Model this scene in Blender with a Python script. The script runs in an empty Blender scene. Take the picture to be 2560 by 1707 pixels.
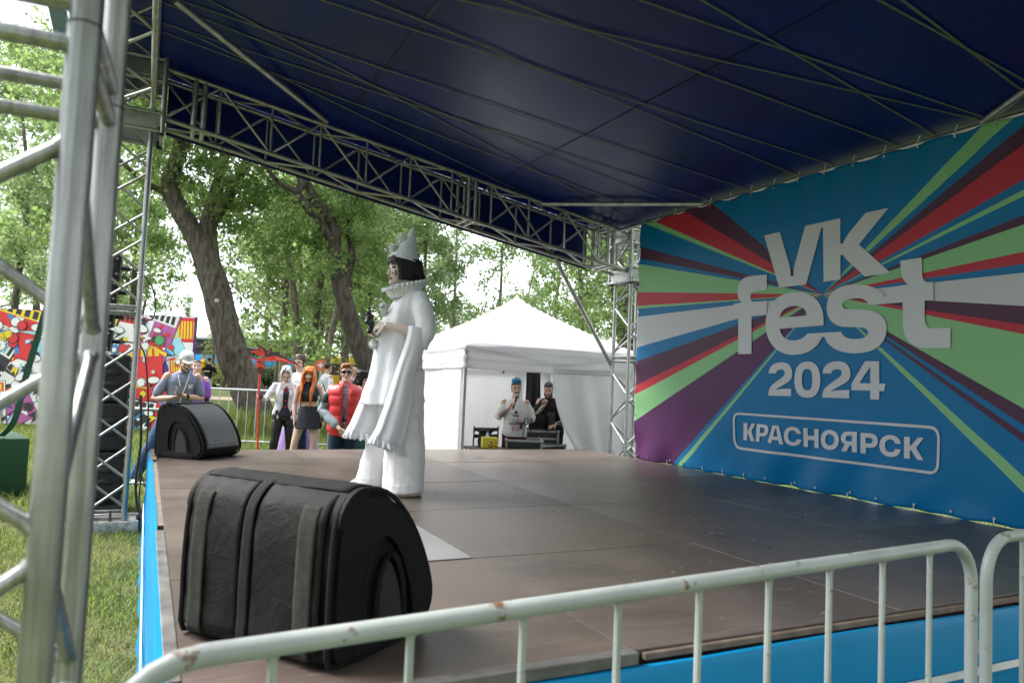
import bpy, bmesh, math, random
from mathutils import Vector, Matrix, noise
random.seed(7)
sc = bpy.context.scene
COL = sc.collection
PI = math.pi
# ------------------------------------------------------------------ camera, sky, sun, exposure
SH = 0.74                     # stage floor height
CAMZ = 1.60
cam = bpy.data.cameras.new('camera'); camo = bpy.data.objects.new('camera', cam); COL.objects.link(camo)
cam.lens = 25.93; cam.sensor_width = 36; cam.clip_end = 1500; cam.clip_start = 0.05
Rc = ((0.894824, -0.063163, -0.441929), (-0.444352, -0.030838, -0.895321), (0.042923, 0.997527, -0.055661))
camo.matrix_world = Matrix.Translation((0, 0, CAMZ)) @ Matrix(Rc).to_4x4()
cam.dof.use_dof = True; cam.dof.focus_distance = 6.0; cam.dof.aperture_fstop = 3.4
sc.camera = camo
SUN_EL, SUN_AZ = math.radians(50), math.radians(-52)   # azimuth from +y towards +x
wd = bpy.data.worlds.new('World'); sc.world = wd; wd.use_nodes = True
nt = wd.node_tree; nt.nodes.clear()
w_out = nt.nodes.new('ShaderNodeOutputWorld'); w_bg = nt.nodes.new('ShaderNodeBackground')
w_sky = nt.nodes.new('ShaderNodeTexSky'); w_sky.sky_type = 'NISHITA'; w_sky.sun_disc = False
w_sky.sun_elevation = SUN_EL; w_sky.sun_rotation = SUN_AZ; w_sky.air_density = 1.0; w_sky.dust_density = 2.0; w_sky.ozone_density = 1.0
w_tc = nt.nodes.new('ShaderNodeTexCoord'); w_n = nt.nodes.new('ShaderNodeTexNoise'); w_n.inputs['Scale'].default_value = 3.0; w_n.inputs['Detail'].default_value = 6
w_r = nt.nodes.new('ShaderNodeValToRGB'); w_r.color_ramp.elements[0].position = .36; w_r.color_ramp.elements[1].position = .56
w_r.color_ramp.elements[0].color = (.5, .5, .5, 1)
w_m = nt.nodes.new('ShaderNodeMixRGB'); w_m.inputs[2].default_value = (10.4, 10.9, 11.9, 1)
nt.links.new(w_tc.outputs['Generated'], w_n.inputs['Vector']); nt.links.new(w_n.outputs['Fac'], w_r.inputs[0])
nt.links.new(w_r.outputs[0], w_m.inputs[0]); nt.links.new(w_sky.outputs[0], w_m.inputs[1])
nt.links.new(w_m.outputs[0], w_bg.inputs[0]); nt.links.new(w_bg.outputs[0], w_out.inputs[0])
w_bg.inputs[1].default_value = 0.095
sl = bpy.data.lights.new('sun', 'SUN'); sl.energy = 3.6; sl.angle = math.radians(34); sl.color = (1, .96, .9)
so = bpy.data.objects.new('sun', sl); COL.objects.link(so)
sd = Vector((math.sin(SUN_AZ) * math.cos(SUN_EL), math.cos(SUN_AZ) * math.cos(SUN_EL), math.sin(SUN_EL)))
so.rotation_euler = sd.to_track_quat('Z', 'Y').to_euler(); so.location = sd * 30
sc.view_settings.view_transform = 'Standard'; sc.view_settings.look = 'None'
sc.view_settings.exposure = 1.45; sc.view_settings.gamma = 1
sc.render.engine = 'CYCLES'
sc.cycles.max_bounces = 6; sc.cycles.diffuse_bounces = 4; sc.cycles.glossy_bounces = 3; sc.cycles.transmission_bounces = 3; sc.cycles.transparent_max_bounces = 6
sc.cycles.use_denoising = True; sc.cycles.caustics_reflective = False; sc.cycles.caustics_refractive = False

# ------------------------------------------------------------------ helpers: objects
def tag(o, label=None, cat=None, group=None, kind=None):
    if label: o['label'] = label
    if cat: o['category'] = cat
    if group: o['group'] = group
    if kind: o['kind'] = kind
    return o
def thing(name, label, cat, loc=(0, 0, 0), rz=0.0, group=None):
    o = bpy.data.objects.new(name, None); COL.objects.link(o)
    o.location = loc; o.rotation_euler = (0, 0, rz); o.empty_display_size = .2
    return tag(o, label, cat, group)
def kids(o): return [c for c in bpy.data.objects if c.parent == o]
def dup(root, loc=None, rz=None, label=None, sc_=None):
    ch = {}
    for c in bpy.data.objects:
        if c.parent: ch.setdefault(c.parent.name, []).append(c)
    def rec(o, par):
        c = o.copy(); COL.objects.link(c)
        if par is not None: c.parent = par
        for k in ch.get(o.name, []): rec(k, c)
        return c
    r = rec(root, None)
    if loc is not None: r.location = loc
    if rz is not None: r.rotation_euler = (0, 0, rz)
    if sc_ is not None: r.scale = (sc_,) * 3 if not hasattr(sc_, '__len__') else sc_
    if label: r['label'] = label
    return r

class MB:
    def __init__(s): s.v = []; s.f = []; s.m = []
    def add(s, vs, fs, mi=0):
        b = len(s.v); s.v += [tuple(v) for v in vs]
        s.f += [tuple(i + b for i in f) for f in fs]; s.m += [mi] * len(fs)
    def box(s, c, d, rot=None, mi=0):
        hx, hy, hz = d[0] / 2, d[1] / 2, d[2] / 2
        vs = [Vector((x * hx, y * hy, z * hz)) for z in (-1, 1) for y in (-1, 1) for x in (-1, 1)]
        if rot is not None: vs = [rot @ v for v in vs]
        vs = [v + Vector(c) for v in vs]
        s.add(vs, [(0, 2, 3, 1), (4, 5, 7, 6), (0, 1, 5, 4), (2, 6, 7, 3), (0, 4, 6, 2), (1, 3, 7, 5)], mi)
    def bbox(s, c, d, bev=.01, rot=None, mi=0):
        """box with bevelled edges"""
        bm = bmesh.new(); bmesh.ops.create_cube(bm, size=1)
        for v in bm.verts: v.co = Vector((v.co.x * d[0], v.co.y * d[1], v.co.z * d[2]))
        bmesh.ops.bevel(bm, geom=bm.edges[:], offset=bev, segments=2, affect='EDGES', profile=.5)
        s.from_bm(bm, c, rot, mi)
    def from_bm(s, bm, c=(0, 0, 0), rot=None, mi=0):
        bm.verts.index_update(); c = Vector(c)
        vs = [((rot @ v.co) if rot is not None else v.co) + c for v in bm.verts]
        s.add(vs, [tuple(v.index for v in f.verts) for f in bm.faces], mi); bm.free()
    def rings(s, rs, cap=True, closed=True, mi=0):
        n = len(rs[0]); vs = [p for r in rs for p in r]; fs = []
        for i in range(len(rs) - 1):
            for j in range(n if closed else n - 1):
                k = (j + 1) % n
                fs.append((i * n + j, i * n + k, (i + 1) * n + k, (i + 1) * n + j))
        if cap and closed:
            fs.append(tuple(range(n - 1, -1, -1))); fs.append(tuple((len(rs) - 1) * n + j for j in range(n)))
        s.add(vs, fs, mi)
    def tube(s, pts, r, n=10, round_=False, mi=0, flat=None, up=None):
        """tube along points; r number or list; flat=(direction, factor) squashes the section along a direction"""
        P = [Vector(p) for p in pts]
        R = list(r) if hasattr(r, '__len__') else [r] * len(P)
        if round_:
            d0 = (P[0] - P[1]).normalized(); d1 = (P[-1] - P[-2]).normalized(); a, b = R[0], R[-1]
            P = [P[0] + d0 * a * .95, P[0] + d0 * a * .6] + P + [P[-1] + d1 * b * .6, P[-1] + d1 * b * .95]
            R = [a * .3, a * .8] + R + [b * .8, b * .3]
        T = []
        for i in range(len(P)):
            a = P[max(i - 1, 0)]; b = P[min(i + 1, len(P) - 1)]; t = (b - a)
            T.append(t.normalized() if t.length > 1e-9 else Vector((0, 0, 1)))
        u = Vector(up) if up is not None else (Vector((0, 0, 1)) if abs(T[0].z) < .9 else Vector((1, 0, 0)))
        rs = []
        for i, p in enumerate(P):
            u = (u - T[i] * u.dot(T[i]))
            if u.length < 1e-6: u = T[i].orthogonal()
            u.normalize(); w = T[i].cross(u); ring = []
            for k in range(n):
                a = 2 * PI * k / n; o = (u * math.cos(a) + w * math.sin(a)) * R[i]
                if flat is not None:
                    fd = Vector(flat[0]); o = o - fd * o.dot(fd) * (1 - flat[1])
                ring.append(p + o)
            rs.append(ring)
        s.rings(rs, True, True, mi)
    def ell(s, c, r, n=14, m=9, rot=None, mi=0):
        c = Vector(c); rs = []
        for i in range(m + 1):
            t = PI * (i + .02) / (m + .04); z = -math.cos(t); q = math.sin(t)
            ring = []
            for k in range(n):
                a = 2 * PI * k / n; v = Vector((r[0] * q * math.cos(a), r[1] * q * math.sin(a), r[2] * z))
                ring.append(c + (rot @ v if rot is not None else v))
            rs.append(ring)
        s.rings(rs, True, True, mi)
    def xform(s, M, start=0):
        for i in range(start, len(s.v)): s.v[i] = tuple(M @ Vector(s.v[i]))
    def build(s, name, mats, parent=None, smooth=True, auto=True):
        me = bpy.data.meshes.new(name); me.from_pydata(s.v, [], s.f)
        for m in (mats if isinstance(mats, (list, tuple)) else [mats]): me.materials.append(m)
        if any(s.m): me.polygons.foreach_set('material_index', s.m)
        if smooth:
            me.polygons.foreach_set('use_smooth', [True] * len(me.polygons))
            if auto: me.set_sharp_from_angle(angle=math.radians(40))
        me.update(); o = bpy.data.objects.new(name, me); COL.objects.link(o)
        if parent is not None: o.parent = parent
        return o

def remesh(mb, voxel, it=4, fac=.5):
    """union of closed shapes as one smooth skin -> mesh data"""
    me = bpy.data.meshes.new('tmp'); me.from_pydata(mb.v, [], mb.f); me.update()
    o = bpy.data.objects.new('tmp', me); COL.objects.link(o)
    r = o.modifiers.new('r', 'REMESH'); r.mode = 'VOXEL'; r.voxel_size = voxel; r.use_smooth_shade = True
    if it:
        m = o.modifiers.new('s', 'SMOOTH'); m.iterations = it; m.factor = fac
    dg = bpy.context.evaluated_depsgraph_get(); dg.update()
    me2 = bpy.data.meshes.new_from_object(o.evaluated_get(dg))
    bpy.data.objects.remove(o); bpy.data.meshes.remove(me)
    return me2
def solid(mb, name, mats, parent=None, voxel=.006, it=4, disp=None, region=None, extra=None):
    me = remesh(mb, voxel, it)
    mats = mats if isinstance(mats, (list, tuple)) else [mats]
    me.materials.clear()
    for m in mats: me.materials.append(m)
    if disp:
        me.update(); N = [v.normal.copy() for v in me.vertices]
        for v, nn in zip(me.vertices, N): v.co += nn * disp(v.co)
    if region:
        for p in me.polygons: p.material_index = region(p.center)
    if extra is not None and extra.v:      # hands etc. join the same mesh
        b = len(me.vertices); bm = bmesh.new(); bm.from_mesh(me)
        nv = [bm.verts.new(v) for v in extra.v]
        for f, mi in zip(extra.f, extra.m):
            try:
                ff = bm.faces.new([nv[i] for i in f]); ff.material_index = mi
            except ValueError: pass
        bm.to_mesh(me); bm.free()
    me.polygons.foreach_set('use_smooth', [True] * len(me.polygons)); me.update()
    o = bpy.data.objects.new(name, me); me.name = name; COL.objects.link(o)
    if parent is not None: o.parent = parent
    return o
def fill2d(loops, name, mats, parent=None, thick=0.0, to3=None):
    """filled outline with holes -> mesh; to3 maps (a,b,t) to space"""
    cu = bpy.data.curves.new('tmpc', 'CURVE'); cu.dimensions = '2D'; cu.fill_mode = 'BOTH'; cu.extrude = thick / 2
    for L in loops:
        sp = cu.splines.new('POLY'); sp.points.add(len(L) - 1)
        for p, q in zip(sp.points, L): p.co = (q[0], q[1], 0, 1)
        sp.use_cyclic_u = True
    o = bpy.data.objects.new('tmpc', cu); COL.objects.link(o)
    dg = bpy.context.evaluated_depsgraph_get(); dg.update()
    me = bpy.data.meshes.new_from_object(o.evaluated_get(dg)); bpy.data.objects.remove(o); bpy.data.curves.remove(cu)
    if to3:
        for v in me.vertices: v.co = to3(v.co.x, v.co.y, v.co.z)
    me.materials.clear()
    for m in (mats if isinstance(mats, (list, tuple)) else [mats]): me.materials.append(m)
    me.polygons.foreach_set('use_smooth', [False] * len(me.polygons))
    ob = bpy.data.objects.new(name, me); me.name = name; COL.objects.link(ob)
    if parent is not None: ob.parent = parent
    return ob
def fbm(p, s, o=3):
    return noise.fractal(Vector(p) * s, 1.0, 2.0, o, noise_basis='PERLIN_ORIGINAL')

# ------------------------------------------------------------------ helpers: materials
_M = {}
def mat(name, col, rough=.6, metal=0.0, var=.12, scale=8.0, bump=0.0, bscale=60.0, spec=.5, col2=None, sheen=0.0, trans=0.0, coords='Object', detail=5):
    """Principled with noise-varied colour (towards col2 or darker) and optional bump"""
    if name in _M: return _M[name]
    m = bpy.data.materials.new(name); m.use_nodes = True; t = m.node_tree; b = t.nodes['Principled BSDF']
    b.inputs['Roughness'].default_value = rough; b.inputs['Metallic'].default_value = metal
    b.inputs['Specular IOR Level'].default_value = spec
    if sheen: b.inputs['Sheen Weight'].default_value = sheen
    tc = t.nodes.new('ShaderNodeTexCoord'); n = t.nodes.new('ShaderNodeTexNoise'); n.inputs['Scale'].default_value = scale; n.inputs['Detail'].default_value = detail
    t.links.new(tc.outputs[coords], n.inputs['Vector'])
    rp = t.nodes.new('ShaderNodeValToRGB'); rp.color_ramp.elements[0].position = .33; rp.color_ramp.elements[1].position = .67
    c2 = col2 if col2 is not None else tuple(c * (1 - var) for c in col); c1 = col if col2 is not None else tuple(min(1, c * (1 + var * .6)) for c in col)
    rp.color_ramp.elements[0].color = (*c2, 1); rp.color_ramp.elements[1].color = (*c1, 1)
    t.links.new(n.outputs['Fac'], rp.inputs[0]); t.links.new(rp.outputs[0], b.inputs['Base Color'])
    mr = t.nodes.new('ShaderNodeMapRange'); mr.inputs['To Min'].default_value = max(0, rough - .08); mr.inputs['To Max'].default_value = min(1, rough + .08)
    t.links.new(n.outputs['Fac'], mr.inputs['Value']); t.links.new(mr.outputs[0], b.inputs['Roughness'])
    if bump:
        n2 = t.nodes.new('ShaderNodeTexNoise'); n2.inputs['Scale'].default_value = bscale; n2.inputs['Detail'].default_value = 4
        t.links.new(tc.outputs[coords], n2.inputs['Vector'])
        bp = t.nodes.new('ShaderNodeBump'); bp.inputs['Strength'].default_value = min(1, bump); bp.inputs['Distance'].default_value = .01
        t.links.new(n2.outputs['Fac'], bp.inputs['Height']); t.links.new(bp.outputs[0], b.inputs['Normal'])
    if trans:
        tr = t.nodes.new('ShaderNodeBsdfTranslucent'); mx = t.nodes.new('ShaderNodeMixShader'); mx.inputs[0].default_value = trans
        t.links.new(rp.outputs[0], tr.inputs[0]); t.links.new(b.outputs[0], mx.inputs[1]); t.links.new(tr.outputs[0], mx.inputs[2])
        t.links.new(mx.outputs[0], t.nodes['Material Output'].inputs[0])
    _M[name] = m; return m
def nodes_of(m): return m.node_tree, m.node_tree.nodes['Principled BSDF']
ALU = mat('aluminium', (.46, .47, .465), .38, .88, .22, 5, .06, 60, col2=(.34, .35, .345))
def streaks(m, sc_, lo, hi, p0=.38, p1=.62, dark=.6):
    t, b = nodes_of(m); tc = t.nodes.new('ShaderNodeTexCoord'); mp = t.nodes.new('ShaderNodeMapping'); mp.inputs['Scale'].default_value = sc_
    n = t.nodes.new('ShaderNodeTexNoise'); n.inputs['Scale'].default_value = 1; n.inputs['Detail'].default_value = 8; n.inputs['Roughness'].default_value = .65
    t.links.new(tc.outputs['Object'], mp.inputs[0]); t.links.new(mp.outputs[0], n.inputs['Vector'])
    r = t.nodes.new('ShaderNodeValToRGB'); r.color_ramp.elements[0].position = p0; r.color_ramp.elements[1].position = p1; r.color_ramp.elements[0].color = (dark, dark, dark, 1)
    t.links.new(n.outputs['Fac'], r.inputs[0]); x = t.nodes.new('ShaderNodeMixRGB'); x.blend_type = 'MULTIPLY'; x.inputs[0].default_value = 1
    old = b.inputs['Base Color'].links[0].from_socket; t.links.new(old, x.inputs[1]); t.links.new(r.outputs[0], x.inputs[2]); t.links.new(x.outputs[0], b.inputs['Base Color'])
streaks(ALU, (70, 70, 3.5), 0, 0, .36, .60, .62)
ALUD = mat('aluminium_dull', (.42, .43, .42), .42, .85, .25, 12, .06, 60)
BLACKM = mat('black_metal', (.018, .018, .02), .45, .3, .3, 20)
BLACKP = mat('black_plastic', (.012, .012, .013), .42, 0, .3, 30, .1, 120)
WHITEP = mat('white_paint', (.75, .75, .74), .5)
# ------------------------------------------------------------------ ground
def gz(x, y):
    return 0.011 * min(max(0.0, y - 9.0), 55.0)
def make_ground():
    xs = [-700, -300, -120] + [-60 + 3 * i for i in range(41)] + [120, 300, 700]
    ys = [-300, -60, -20, -8] + [-4 + 1.0 * i for i in range(30)] + [28 + 4 * i for i in range(14)] + [110, 200, 400, 900]
    mb = MB(); n = len(xs)
    vs = [(x, y, gz(x, y) + (.012 * fbm((x, y, 0), .5) if abs(x) < 20 and y < 30 else 0)) for y in ys for x in xs]
    fs = [(j * n + i, j * n + i + 1, (j + 1) * n + i + 1, (j + 1) * n + i) for j in range(len(ys) - 1) for i in range(n - 1)]
    mb.add(vs, fs)
    m = mat('lawn', (.10, .125, .035), .9, 0, .3, .9, .6, 45, .15, col2=(.06, .10, .022))
    t, b = nodes_of(m)      # straw-coloured worn patches
    tc = t.nodes.new('ShaderNodeTexCoord'); n2 = t.nodes.new('ShaderNodeTexNoise'); n2.inputs['Scale'].default_value = 1.3; n2.inputs['Detail'].default_value = 9; n2.inputs['Roughness'].default_value = .7
    t.links.new(tc.outputs['Object'], n2.inputs['Vector'])
    r2 = t.nodes.new('ShaderNodeValToRGB'); r2.color_ramp.elements[0].position = .5; r2.color_ramp.elements[1].position = .68
    t.links.new(n2.outputs['Fac'], r2.inputs[0])
    mx = t.nodes.new('ShaderNodeMixRGB'); mx.inputs[2].default_value = (.19, .16, .085, 1)
    old = b.inputs['Base Color'].links[0].from_socket
    t.links.new(r2.outputs[0], mx.inputs[0]); t.links.new(old, mx.inputs[1]); t.links.new(mx.outputs[0], b.inputs['Base Color'])
    tag(mb.build('ground', m), kind='structure')
    def strip(name, y0, y1, m, dz, slope=0.0, x0=-150, x1=150):
        q = MB(); N = 60; vs = []; fs = []
        for i in range(N + 1):
            x = x0 + (x1 - x0) * i / N; w = .5 * fbm((x, y0, 2), .15)
            for y in (y0 + w + slope * x, (y0 + y1) / 2 + w + slope * x, y1 + w + slope * x): vs.append((x, y, gz(x, y) + dz))
        for i in range(N):
            for k in (0, 1): fs.append((i * 3 + k, (i + 1) * 3 + k, (i + 1) * 3 + k + 1, i * 3 + k + 1))
        q.add(vs, fs); tag(q.build(name, m), kind='structure')
    strip('path', 34.5, 37.5, mat('sandy_earth', (.36, .29, .20), .9, 0, .25, 3, .3, 30), .02, .02)
    strip('road', 56, 66, mat('pale_asphalt', (.42, .41, .39), .9, 0, .12, 1.5, .2, 40), .03, .02)
make_ground()

# ------------------------------------------------------------------ stage platform
SX0, SX1, SY0, SY1 = 0.14, 5.445, 2.03, 8.60
def deck_mat(name, c1, c2, r):
    m = mat(name, c1, r, 0, .2, 2.2, .12, 260, .5, col2=c2, detail=9); t, b = nodes_of(m)
    tc = t.nodes.new('ShaderNodeTexCoord'); mp = t.nodes.new('ShaderNodeMapping'); mp.inputs['Scale'].default_value = (3, 60, 1)
    n = t.nodes.new('ShaderNodeTexNoise'); n.inputs['Scale'].default_value = 2.0; n.inputs['Detail'].default_value = 6
    t.links.new(tc.outputs['Object'], mp.inputs[0]); t.links.new(mp.outputs[0], n.inputs['Vector'])
    rp = t.nodes.new('ShaderNodeValToRGB'); rp.color_ramp.elements[0].position = .58; rp.color_ramp.elements[1].position = .80
    mx = t.nodes.new('ShaderNodeMixRGB'); mx.inputs[2].default_value = (*[min(1, c * 1.7 + .02) for c in c1], 1)
    old = b.inputs['Base Color'].links[0].from_socket
    t.links.new(n.outputs['Fac'], rp.inputs[0]); t.links.new(rp.outputs[0], mx.inputs[0]); t.links.new(old, mx.inputs[1]); t.links.new(mx.outputs[0], b.inputs['Base Color'])
    return m
DK = [deck_mat('deck_film_faced_plywood', (.116, .089, .076), (.066, .050, .042), .38), deck_mat('deck_worn_plywood', (.136, .108, .093), (.086, .066, .057), .31),
      deck_mat('deck_dusty_plywood', (.127, .103, .090), (.076, .060, .052), .42)]
DKW = mat('bare_aluminium_sheet', (.25, .255, .255), .5, .2, .12, 3, .05, 80)
PLY = mat('plywood_edge', (.17, .125, .095), .7, 0, .3, 14)
stage = thing('stage_platform', 'low outdoor stage with brown plywood deck and blue skirts', 'stage', (0, 0, 0))
ex = [SX0, 1.485, 2.83, 4.17, SX1]; ey = [SY0, 3.335, 4.62, 5.87, 7.25, SY1]
for j in range(5):
    for i in range(4):
        q = MB(); g = .0016; h = random.uniform(-.002, .002)
        x0, x1, y0, y1 = ex[i] + g, ex[i + 1] - g, ey[j] + g, ey[j + 1] - g
        q.bbox(((x0 + x1) / 2, (y0 + y1) / 2, SH - .011 + h), (x1 - x0, y1 - y0, .022), .0025)
        light = False
        o = q.build('deck_panel', DKW if light else DK[(i * 2 + j * 3 + (i * j) % 2) % 3], stage, smooth=False)
        pass
q = MB()
for y in ey: q.box(((SX0 + SX1) / 2, min(max(y, SY0 + .05), SY1 - .05), SH - .09), (SX1 - SX0 - .02, .06, .12))
for x in ex: q.box((min(max(x, SX0 + .05), SX1 - .05), (SY0 + SY1) / 2, SH - .092), (.058, SY1 - SY0 - .02, .118))
q.build('support_frame', mat('rusty_steel', (.085, .075, .068), .65, .5, .4, 9), stage, smooth=False)
for x in (SX0 + .08, 1.485, 2.83, 4.17, SX1 - .08):
    for y in (SY0 + .08, 4.1, 6.3, SY1 - .08):
        q = MB(); q.tube([(x, y, 0), (x, y, SH - .15)], .03, 8); q.build('leg', ALUD, stage)
# edge trims: the wooden slat and the steel angle that show along the near and the left edge
q = MB(); q.bbox((.12, 8.1, SH - .012), (.05, .98, .05), .004); q.bbox((.125, 6.0, SH - .02), (.04, 3.0, .04), .004); q.build('edge_board', PLY, stage, smooth=False)
q = MB(); q.bbox((.12, 3.3, SH - .02), (.045, 2.1, .05), .004); q.bbox((.9, 2.0, SH - .008), (1.16, .05, .04), .004); q.build('edge_angle', mat('worn_galvanised', (.15, .145, .14), .55, .4, .45, 8), stage, smooth=False)
q = MB(); q.bbox((3.5, 2.012, SH - .018), (3.95, .022, .022), .003); q.build('edge_board', PLY, stage, smooth=False)
q = MB(); q.box((1.13, 3.74, SH + .0025), (.70, .81, .003)); tag(q.build('cover_plate', DKW, stage, smooth=False), 'pale grey metal cover plate')
# litter and straw on the deck
q = MB(); rr = random.Random(3)
for k in range(300):
    x = rr.uniform(SX0 + .1, SX1 - .1); y = rr.uniform(SY0 + .1, SY1 - .1)
    if k < 330: x = rr.uniform(2.0, SX1 - .1); y = rr.uniform(SY0 + .05, 5.4)
    a = rr.uniform(0, PI); L = rr.uniform(.004, .026); w = rr.uniform(.0008, .0022)
    d = Vector((math.cos(a), math.sin(a), 0)) * L; p = Vector((-d.y, d.x, 0)).normalized() * w; c = Vector((x, y, SH + .0035))
    q.add([c - d - p, c + d - p, c + d + p + Vector((0, 0, .004)), c - d + p], [(0, 1, 2, 3)])
tag(q.build('straw_litter', mat('dry_straw', (.42, .33, .2), .9), None, smooth=False), 'bits of dry straw scattered over the brown stage deck', 'litter', kind='stuff')

# ------------------------------------------------------------------ skirts
SKB = mat('blue_vinyl', (.0, .21, .45), .38, 0, .05, 2, .05, 6, .22)
def skirt_left():
    q = MB(); N = 60; rs = []
    for i in range(N + 1):
        y = 2.02 + (8.46 - 2.02) * i / N
        w = .012 * fbm((y, 0, 0), 1.1)
        xo = .088 + w
        prof = [(xo - .012 - .02, .02), (xo - .012, .35), (xo - .016, SH - .03), (xo - .006, SH + .004), (xo + .022, SH + .004), (xo + .026, SH - .05), (xo + .012, .35), (xo - .008, .02)]
        rs.append([Vector((a + (.01 * math.sin(y * 9) if z < .1 else 0), y, z)) for a, z in prof])
    q.rings(rs)
    t = thing('stage_skirt', 'light blue vinyl skirt along the left front edge of the stage', 'stage skirt')
    q.build('vinyl_sheet', SKB, t)
    q = MB()
    for z0 in (.30, .36): q.box((.058, 5.2, z0), (.004, 4.6, .018))
    q.build('printed_stripe', WHITEP, t, smooth=False)
    return t
skirt_left()
def skirt_near():
    t = thing('stage_skirt', 'deep blue vinyl skirt on the near side of the stage behind the railing', 'stage skirt')
    q = MB(); N = 70; rs = []
    for i in range(N + 1):
        x = .12 + (5.5 - .12) * i / N; w = .006 * fbm((x, 3, 0), 1.2); zt = .708 + .005 * fbm((x, 9, 0), 1.5)
        yo = 1.965 + w
        prof = [(yo - .01, .02), (yo - .008, .3), (yo - .012, zt - .03), (yo, zt), (yo + .02, zt), (yo + .03, zt - .03), (yo + .012, .3), (yo + .01, .02)]
        rs.append([Vector((x, a, z)) for a, z in prof])
    q.rings(rs)
    q.build('vinyl_sheet', SKB, t)
    q = MB(); q.box((4.1, 1.944, .478), (2.7, .006, .03)); q.box((4.3, 1.944, .24), (1.9, .006, .03)); q.build('printed_stripe', WHITEP, t, smooth=False)
skirt_near()

# ------------------------------------------------------------------ printed backdrop banner
BC = {'blue': (.0, .145, .335), 'dark': (.070, .025, .058), 'red': (.42, .03, .048), 'green': (.215, .46, .215), 'white': (.50, .52, .54), 'purple': (.085, .024, .09)}
RAYL = [('blue', 52.3), ('dark', 59.4), ('red', 65.6), ('green', 67.4), ('blue', 73.1), ('dark', 75.8), ('blue', 77.3), ('green', 83.8), ('red', 87.5), ('green', 87.9), ('blue', 90.1), ('green', 90.6), ('white', 98.4), ('blue', 101.4), ('dark', 107.0), ('red', 109.1), ('green', 114.9), ('purple', 130.5), ('blue', 131.9), ('green', 133.5), ('blue', 180)]
RAYR = [('blue', 51.2), ('green', 54.9), ('blue', 58.1), ('dark', 61.4), ('red', 68.6), ('blue', 70.4), ('green', 71.9), ('blue', 76.3), ('dark', 78.2), ('green', 84.9), ('red', 87.5), ('blue', 89.6), ('green', 89.9), ('white', 97.6), ('dark', 101.6), ('red', 103.7), ('green', 118.2), ('dark', 121.0), ('blue', 122.6), ('dark', 123.8), ('blue', 128.9), ('green', 131.4), ('blue', 180)]
BCY, BCZ = 4.752, 2.524
def banner_mat():
    m = bpy.data.materials.new('printed_banner'); m.use_nodes = True; t, b = nodes_of(m)
    b.inputs['Roughness'].default_value = .45; b.inputs['Specular IOR Level'].default_value = .2
    tc = t.nodes.new('ShaderNodeTexCoord'); sp = t.nodes.new('ShaderNodeSeparateXYZ'); t.links.new(tc.outputs['Object'], sp.inputs[0])
    def mth(op, a, bb=None):
        n = t.nodes.new('ShaderNodeMath'); n.operation = op
        for i, v in enumerate((a, bb)):
            if v is None: continue
            if isinstance(v, (int, float)): n.inputs[i].default_value = v
            else: t.links.new(v, n.inputs[i])
        return n.outputs[0]
    dy = mth('SUBTRACT', sp.outputs['Y'], BCY); dz = mth('SUBTRACT', sp.outputs['Z'], BCZ)
    ang = mth('DIVIDE', mth('ARCTAN2', mth('ABSOLUTE', dy), dz), PI)
    outs = []
    for R in (RAYL, RAYR):
        rp = t.nodes.new('ShaderNodeValToRGB'); cr = rp.color_ramp; cr.interpolation = 'CONSTANT'
        start = 0.0
        for k, (c, a) in enumerate(R):
            e = cr.elements[0] if k == 0 else cr.elements.new(min(.9999, start))
            if k == 0: e.position = 0
            start = a / 180.0
        # remove the default last element, then colour in order
        els = sorted(cr.elements, key=lambda e: e.position)
        while len(cr.elements) > len(R): cr.elements.remove(cr.elements[len(cr.elements) - 1])
        pos = 0.0
        for k, (c, a) in enumerate(R):
            cr.elements[k].position = pos; cr.elements[k].color = (*BC[c], 1); pos = a / 180.0
        t.links.new(ang, rp.inputs[0]); outs.append(rp.outputs[0])
    mx = t.nodes.new('ShaderNodeMixRGB'); t.links.new(mth('GREATER_THAN', dy, 0.0), mx.inputs[0]); t.links.new(outs[1], mx.inputs[1]); t.links.new(outs[0], mx.inputs[2])
    t.links.new(mx.outputs[0], b.inputs['Base Color'])
    n2 = t.nodes.new('ShaderNodeTexNoise'); n2.inputs['Scale'].default_value = 220; bp = t.nodes.new('ShaderNodeBump'); bp.inputs['Strength'].default_value = .08
    t.links.new(tc.outputs['Object'], n2.inputs['Vector']); t.links.new(n2.outputs['Fac'], bp.inputs['Height']); t.links.new(bp.outputs[0], b.inputs['Normal'])
    return m
BY0, BY1, BZ0, BZ1 = 1.93, 7.57, .726, 3.668
def bwarp(y, z):
    """gathers towards the bottom eyelets and soft pulls along the edges"""
    h = max(0.0, 1 - (z - BZ0) / .75); e = max(0.0, 1 - (BZ1 - z) / .5)
    s = h * h * .034 * math.sin(y * 2 * PI / .63 + 1.6 * z + fbm((y, z, 0), .8)) * (.6 + .8 * fbm((y, 0, 5), .9))
    s += h * .018 * math.sin((y * .9 + z * .55) * 9 + 2 * fbm((y, z, 3), 1.2))
    s += e * e * .010 * math.sin(y * 2 * PI / .42) + .006 * fbm((y, z, 7), .9)
    l = max(0.0, 1 - (BY1 - y) / .6); s += l * l * .010 * math.sin(z * 2 * PI / .4)
    return s
banner = thing('backdrop_banner', 'large blue backdrop banner with coloured rays and white festival lettering', 'banner')
q = MB(); NY, NZ = 200, 110
vs = []
for j in range(NZ + 1):
    for i in range(NY + 1):
        y = BY0 + (BY1 - BY0) * i / NY; z0 = BZ0 + .014 * abs(math.sin(y * PI / .31)) ** .7 + .007 * max(0, min(1, (6 - y) / 2))
        z = z0 + (BZ1 - z0) * j / NZ
        vs.append((5.48 + bwarp(y, z), y, z))
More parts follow.
